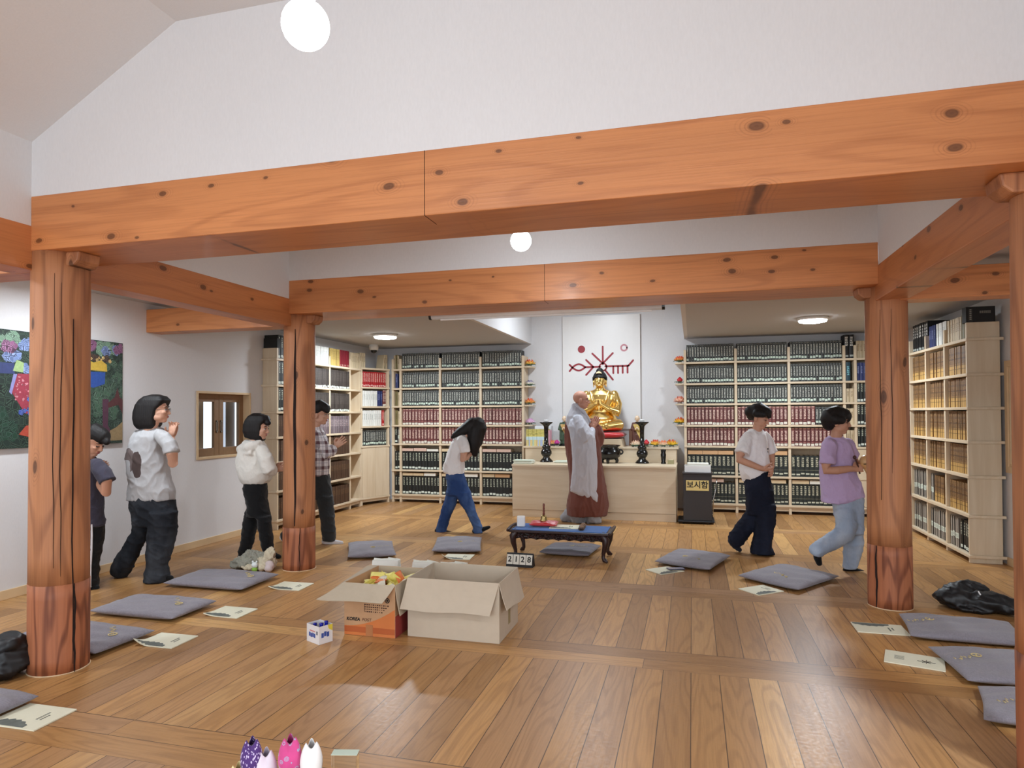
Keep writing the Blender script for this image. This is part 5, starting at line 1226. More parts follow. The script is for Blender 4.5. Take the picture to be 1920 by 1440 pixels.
# jackets and the clothes heap
def heap(b, blobs):
    for c, r, rot in blobs: b.ball(c, r, 14, rot)
JB = plain('black_nylon', (13, 14, 17), 0.5, var=0.3, scale=9, bump=0.15)
def wrinkle(o, amt, scale, seed=0):
    return fold(o, amt*0.55, (1/scale*0.5, 1/scale*0.5, 1/scale*0.75), seed)
def fold(o, amp, k, seed=0):
    """ridged creases pressed into a cloth mesh along its normals"""
    from mathutils import noise
    me = o.data; off = Vector((seed*3.7+len(me.vertices)*0.013, seed*1.3, 0)); nr = [v.normal.copy() for v in me.vertices]
    for v, n in zip(me.vertices, nr):
        p = Vector((v.co.x*k[0], v.co.y*k[1], v.co.z*k[2]+v.co.x*k[2]*0.35))+off
        r = (1-min(1.0, abs(noise.noise(p))*2.6))**2; r2 = (1-min(1.0, abs(noise.noise(p*2.1+Vector((9, 4, 1))))*2.6))**2
        v.co += n*(amp*(r*0.8+r2*0.4-0.35))
    me.update()
def wrinkle_old(o, amt, scale, seed=0):
    tx = bpy.data.textures.new('crease', 'CLOUDS'); tx.noise_scale = scale; tx.noise_depth = 3
    md = o.modifiers.new('crease', 'DISPLACE'); md.texture = tx; md.strength = amt; md.mid_level = 0.5; md.texture_coords = 'LOCAL'
jt = thing('jacket', 'crumpled black jacket on the floor by the right pillar', 'jacket', (1.98, 5.62, 0))
b = MB(); heap(b, [((-.10, .02, .075), (.17, .13, .075), (0, 0, .3)), ((.06, -.05, .07), (.20, .12, .07), (0, 0, -.3)), ((-.06, .06, .12), (.13, .09, .055), (0, .2, .5)), ((.16, -.10, .05), (.13, .10, .05), (0, 0, -.6)), ((-.0, .0, .02), (.22, .17, .022), None)])
b.tube([(-.16, .03, .11), (-.02, .07, .15), (.08, .05, .13)], [.045, .05, .04], 10, True)
o = soft(b, 'body', JB, jt, 0.012, 2); wrinkle(o, 0.03, 0.07)
MB().tube([(.0, -.075, .148), (.012, -.10, .115)], .005, 6).build('zip_pull', WHITEP, jt)
jl = thing('jacket', 'black padded jacket heaped against the thick left pillar', 'jacket', (-3.72, 2.86, 0))
b = MB(); heap(b, [((.0, -.0, .09), (.16, .13, .09), (0, 0, .3)), ((.03, .02, .155), (.10, .09, .075), (0, .4, 0)), ((-.10, -.03, .08), (.14, .12, .07), None), ((-.04, -.06, .05), (.18, .10, .05), None)])
b.tube([(-.16, -.06, .10), (-.04, -.09, .16), (.08, -.03, .19)], [.04, .045, .04], 10, True)
o = soft(b, 'body', JB, jl, 0.012, 2); wrinkle(o, 0.035, 0.08)
ch = thing('clothes_heap', 'heap of grey-green and beige clothes beside the cracked pillar', 'clothes', (-3.98, 5.42, 0))
GRN = cloth('grey_green_cotton', (150, 148, 134), var=0.12, fold=0.2); BGE = cloth('beige_knit', (206, 194, 168), var=0.08, fold=0.2); PNK = cloth('pale_pink_fleece', (208, 192, 190), var=0.08, fold=0.4)
b = MB(); heap(b, [((-.08, 0, .06), (.15, .10, .06), None), ((-.02, .03, .10), (.11, .08, .055), (0, .3, .4)), ((-.15, -.03, .03), (.10, .07, .03), None)]); o = soft(b, 'grey_green_jacket', GRN, ch, 0.006, 2); wrinkle(o, .05, .07); fold(o, .012, (28, 28, 20), 3)
b = MB(); heap(b, [((.10, .02, .06), (.11, .08, .06), None), ((.03, -.06, .035), (.11, .05, .035), (0, 0, .3))]); b.tube([(.14, .04, .15), (.15, -.02, .10), (.13, -.07, .04)], [.045, .04, .035], 10, True); o = soft(b, 'beige_cardigan', BGE, ch, 0.006, 2); wrinkle(o, .04, .07); fold(o, .010, (30, 30, 22), 5)
b = MB(); heap(b, [((.19, -.05, .05), (.05, .04, .05), None), ((.21, -.09, .03), (.04, .035, .03), None)]); soft(b, 'pink_sleeve', PNK, ch, 0.008, 2)
pt = thing('plush_toy', 'tiny white and green plush toy on the clothes heap', 'toy', (-3.90, 5.305, 0.0))
MB().ball((0, 0, .065), (.03, .026, .028), 14).build('head', plain('white_plush', (226, 232, 230), 0.9), pt, smooth=True)
MB().ball((0, 0, .025), (.027, .024, .026), 14).build('body', plain('green_plush', (150, 196, 84), 0.9), pt, smooth=True)
for s in (-1, 1): MB().ball((s*.02, 0, .094), (.009, .008, .012), 8).build('ear', MATS['white_plush'], pt, smooth=True)
# front: fabric tulips in a pot and a clear engraved block, on a low table below the picture
lt = thing('low_table', 'low wooden table just below the picture holding the fabric tulips', 'table', (-1.10, 1.45, 0))
MB().cbox((0, 0, .33), (.62, .40, .03)).build('table_top', BIRCHX, lt, bevel=0.004)
for sx in (-.27, .27):
    for sy in (-.16, .16): MB().box(sx-.02, sy-.02, 0, sx+.02, sy+.02, .315).build('leg', BIRCH, lt)
TT = 0.345
vs = thing('flower_pot', 'small white pot holding the fabric tulips', 'pot', (-1.12, 1.575, TT))
MB().lathe([(.03, 0), (.036, .01), (.04, .05), (.036, .05), (.03, .012), (.001, .010)], 24).build('pot', WHITEP, vs, smooth=True)
def mat_print(name, base, fig, scale, dots=True):
    k = N(name); o = k.coord('Object')
    if dots:
        d = k.vor(o, scale); m = k.math('MULTIPLY', k.math('LESS_THAN', d, 0.42), k.math('GREATER_THAN', k.math('SINE', k.math('MULTIPLY', d, 42.0)), 0.0))
    else:
        d = k.vor(k.vmul(o, (1.9, 1.9, 0.8)), scale); m = k.math('LESS_THAN', d, 0.33)
    n = k.noise(o, 30, 2); b_ = k.mix(n, tuple(x*.75 for x in lin(base)), tuple(min(1, x*1.2) for x in lin(base)))
    return k.done(k.mix(m, b_, lin(fig)), 0.8, sheen=0.2)
def tulip(lab, x, y, z, mat, s=1.0, lean=0.0, stem=True):
    t = thing('fabric_tulip', lab, 'flower', (x, y, z), group='fabric tulips')
    b = MB(); sg = 36
    prof = [(.002, -.050), (.014, -.047), (.023, -.036), (.028, -.014), (.0275, .006), (.022, .026), (.012, .042)]
    rr = []
    for i, (r, zz) in enumerate(prof):
        ring = []
        for j in range(sg):
            a = 2*PI*j/sg; lob = math.cos(3*a); k_ = max(0, (zz+.01)/.052)
            rr_ = r*s*(1+.05*lob*(1-k_)+.22*k_*lob); ring.append((rr_*math.cos(a), rr_*math.sin(a), s*(zz+.010*k_*max(0, lob)-.006*k_*max(0, -lob))))
        rr.append(ring)
    b.rings(rr, cap=False); b.build('bloom', mat, t, smooth=True, solid=0.0015, sub=1)
    p0 = Vector((-1.12-x, 1.575-y, TT+.02-z)); MB().tube([(0, 0, -.047*s), tuple(p0*0.5+Vector((0, 0, -.02))), tuple(p0)], .003, 8).build('stem', plain('dark_stem', (34, 44, 36), 0.6), t, smooth=True)
tulip('purple fabric tulip with pale dashes, at the bottom picture edge', -1.203, 1.625, .487, mat_print('purple_dashes', (74, 40, 112), (206, 190, 224), 105, False), 1.05)
tulip('pink fabric tulip with swirl print, at the bottom picture edge', -1.099, 1.653, .489, mat_print('pink_swirls', (206, 70, 136), (156, 168, 196), 58), 1.12)
tulip('white fabric tulip beside the pink swirl tulip', -1.042, 1.670, .477, plain('white_satin', (232, 230, 228), 0.6), 1.08)
tulip('pale lavender fabric tulip behind the purple one', -1.168, 1.640, .452, plain('lavender_satin', (222, 210, 222), 0.6), 1.08)
tulip('cream fabric tulip just showing below the purple one', -1.232, 1.605, .425, plain('cream_satin', (236, 216, 160), 0.6), 1.0)
tulip('pale pink fabric tulip just showing below the pink swirl one', -1.082, 1.640, .415, plain('pale_pink_satin', (226, 196, 210), 0.6), 1.0)
k = N('clear_acrylic'); ACR = k.done((0.93, 0.97, 0.95), 0.02, trans=1.0, ior=1.2)
ab = thing('acrylic_block', 'clear engraved acrylic block right of the fabric tulips', 'acrylic block', (-0.95, 1.70-.135+.13, TT), 0.24)
lt2 = MB().cbox((0, 0, .078), (.072, .03, .150)).build('block', ACR, ab, bevel=0.002)
e = MB()
for j in range(3):
    for i in range(5 if j < 2 else 4): e.cbox((-.018+.008*i, -.0156, .115-.008*j), (.006, .0006, .005))
for i in range(3): e.cbox((-.018+.014*i, -.0156, .078), (.010, .0006, .010))
e.build('engraved_lines', plain('white_engraving', (226, 222, 214), 0.6), ab)
MB().cbox((0, 0, .1538), (.073, .031, .0012)).build('frosted_top', plain('frosted_edge', (190, 206, 190), 0.4), ab)
# painting on the left wall
def mat_daub(name, rgb, line, scale=26, edge=0.07):
    if name in MATS: return MATS[name]
    k = N(name); o = k.coord('Object'); v = k.n('ShaderNodeTexVoronoi'); k.put(v.inputs['Vector'], o); v.inputs['Scale'].default_value = scale
    e = k.n('ShaderNodeTexVoronoi', feature='DISTANCE_TO_EDGE'); k.put(e.inputs['Vector'], o); e.inputs['Scale'].default_value = scale
    c = lin(rgb); col = k.mix(k.sep(v.outputs['Color'])[0], tuple(x*.6 for x in c), tuple(min(1, x*1.3) for x in c))
    col = k.mix(k.band(e.outputs['Distance'], 0.05, 0.05+edge), col, lin(line)); col = k.mix(k.math('LESS_THAN', e.outputs['Distance'], 0.05), col, tuple(x*.35 for x in c))
    MATS[name] = k.done(col, .6); return MATS[name]
pn = thing('painting', 'large colourful painting of trees, leaves and clouds on the left wall', 'painting', (-5.25, 4.33, 1.66))
MB().box(.0, -.79, -.47, .03, .79, .475).build('canvas', mat_daub('dark_green_paint', (32, 48, 42), (62, 84, 70), 18), pn, bevel=0.002)
lay = [0.0306]
def blobs(name, rgb, area, n, r, seed, ring=None):
    """rounded daubs of one colour inside boxes (y0, z0, y1, z1) on the canvas"""
    rnd = random.Random(seed); b = MB()
    for i in range(n):
        y0, z0, y1, z1 = area[i % len(area)]; y = rnd.uniform(y0, y1)-4.33; z = rnd.uniform(z0, z1)-1.66; rr = r*rnd.uniform(.7, 1.25); lay[0] += 0.000004; ph = rnd.uniform(0, 6)
        P = [(y+rr*(1+.13*math.sin(5*a+ph))*math.cos(a), z+rr*1.0*(1+.13*math.sin(5*a+ph))*math.sin(a)) for a in [2*PI*q/14 for q in range(14)]]
        P = [(min(.786, max(-.786, p)), min(.470, max(-.466, q))) for p, q in P]
        vs = b._v([(lay[0], p, q) for p, q in P]); b._f(vs)
    o = b.build(name, mat_daub(name+'_%d' % seed, rgb, tuple(min(255, x+40) for x in rgb)), pn); o['kind'] = 'stuff'; return o
def patch(name, rgb, poly):
    lay[0] += 0.00002; b = MB(); b._f(b._v([(lay[0], y-4.33, z-1.66) for y, z in poly])); return b.build(name, plain(name+'_%d_%d' % rgb[:2], rgb, 0.6, var=0.3, scale=50), pn)
blobs('leaf_pattern', (44, 66, 54), [(4.83, 1.35, 5.12, 2.0), (4.80, 1.5, 5.0, 1.8)], 70, .05, 1)
blobs('leaf_pattern', (58, 84, 66), [(4.85, 1.40, 5.12, 1.95), (4.82, 1.45, 5.0, 1.75)], 60, .030, 2)
blobs('cloud_pattern', (104, 134, 112), [(4.80, 2.04, 5.04, 2.11), (3.94, 2.02, 4.09, 2.09), (3.55, 1.9, 3.9, 2.1)], 24, .04, 3)
blobs('cloud_pattern', (104, 124, 168), [(4.92, 2.03, 5.06, 2.08), (4.01, 1.89, 4.10, 1.97), (4.13, 1.82, 4.18, 1.88), (4.13, 2.0, 4.2, 2.05)], 24, .035, 4)
blobs('cloud_pattern', (122, 76, 110), [(4.75, 2.05, 4.82, 2.11), (5.04, 2.05, 5.11, 2.11), (3.98, 1.98, 4.06, 2.02)], 12, .035, 5)
patch('blue_pond', (44, 78, 150), [(4.70, 1.845), (4.925, 1.845), (4.92, 1.74), (4.86, 1.72), (4.80, 1.70), (4.70, 1.72)])
patch('yellow_crown', (196, 164, 66), [(4.66, 1.86), (4.945, 1.855), (4.94, 1.92), (4.88, 1.955), (4.80, 1.93), (4.74, 1.95), (4.66, 1.93)])
blobs('spotted_head', (60, 44, 36), [(4.77, 1.95, 4.98, 1.985)], 7, .028, 6)
blobs('spotted_face', (190, 160, 100), [(4.77, 1.95, 4.98, 1.98)], 6, .015, 7)
patch('tree_trunk', (82, 48, 66), [(4.895, 1.60), (4.965, 1.60), (4.955, 1.36), (5.02, 1.245), (4.93, 1.27), (4.86, 1.245), (4.90, 1.36)])
patch('tree_branch', (84, 44, 46), [(4.95, 1.56), (5.03, 1.62), (5.06, 1.71), (5.085, 1.62), (5.119, 1.60), (5.119, 1.46), (5.07, 1.55), (4.96, 1.52)])
patch('tan_mound', (150, 128, 92), [(4.96, 1.215), (5.119, 1.215), (5.119, 1.39), (5.05, 1.34), (4.98, 1.31)])
patch('navy_panel', (52, 62, 106), [(3.60, 1.785), (4.075, 1.785), (4.07, 1.87), (3.60, 1.88)])
patch('lime_cloud', (150, 176, 120), [(4.06, 1.81), (4.145, 1.80), (4.15, 1.88), (4.09, 1.90)])
patch('red_pattern', (150, 56, 72), [(4.10, 1.79), (4.30, 1.79), (4.30, 1.45), (4.16, 1.47), (4.05, 1.64)])
blobs('red_scales', (190, 120, 130), [(4.08, 1.55, 4.25, 1.77)], 30, .008, 8)
patch('lavender_strip', (136, 136, 186), [(4.065, 1.785), (4.095, 1.785), (4.05, 1.62), (4.03, 1.64)])
blobs('leaf_pattern', (28, 58, 44), [(3.56, 1.28, 4.13, 1.50)], 40, .05, 9)
patch('orange_fish', (176, 74, 56), [(4.11, 1.30), (4.30, 1.25), (4.30, 1.38), (4.17, 1.37)])
blobs('blue_swirl', (62, 84, 160), [(4.13, 1.46, 4.3, 1.60)], 12, .02, 10)
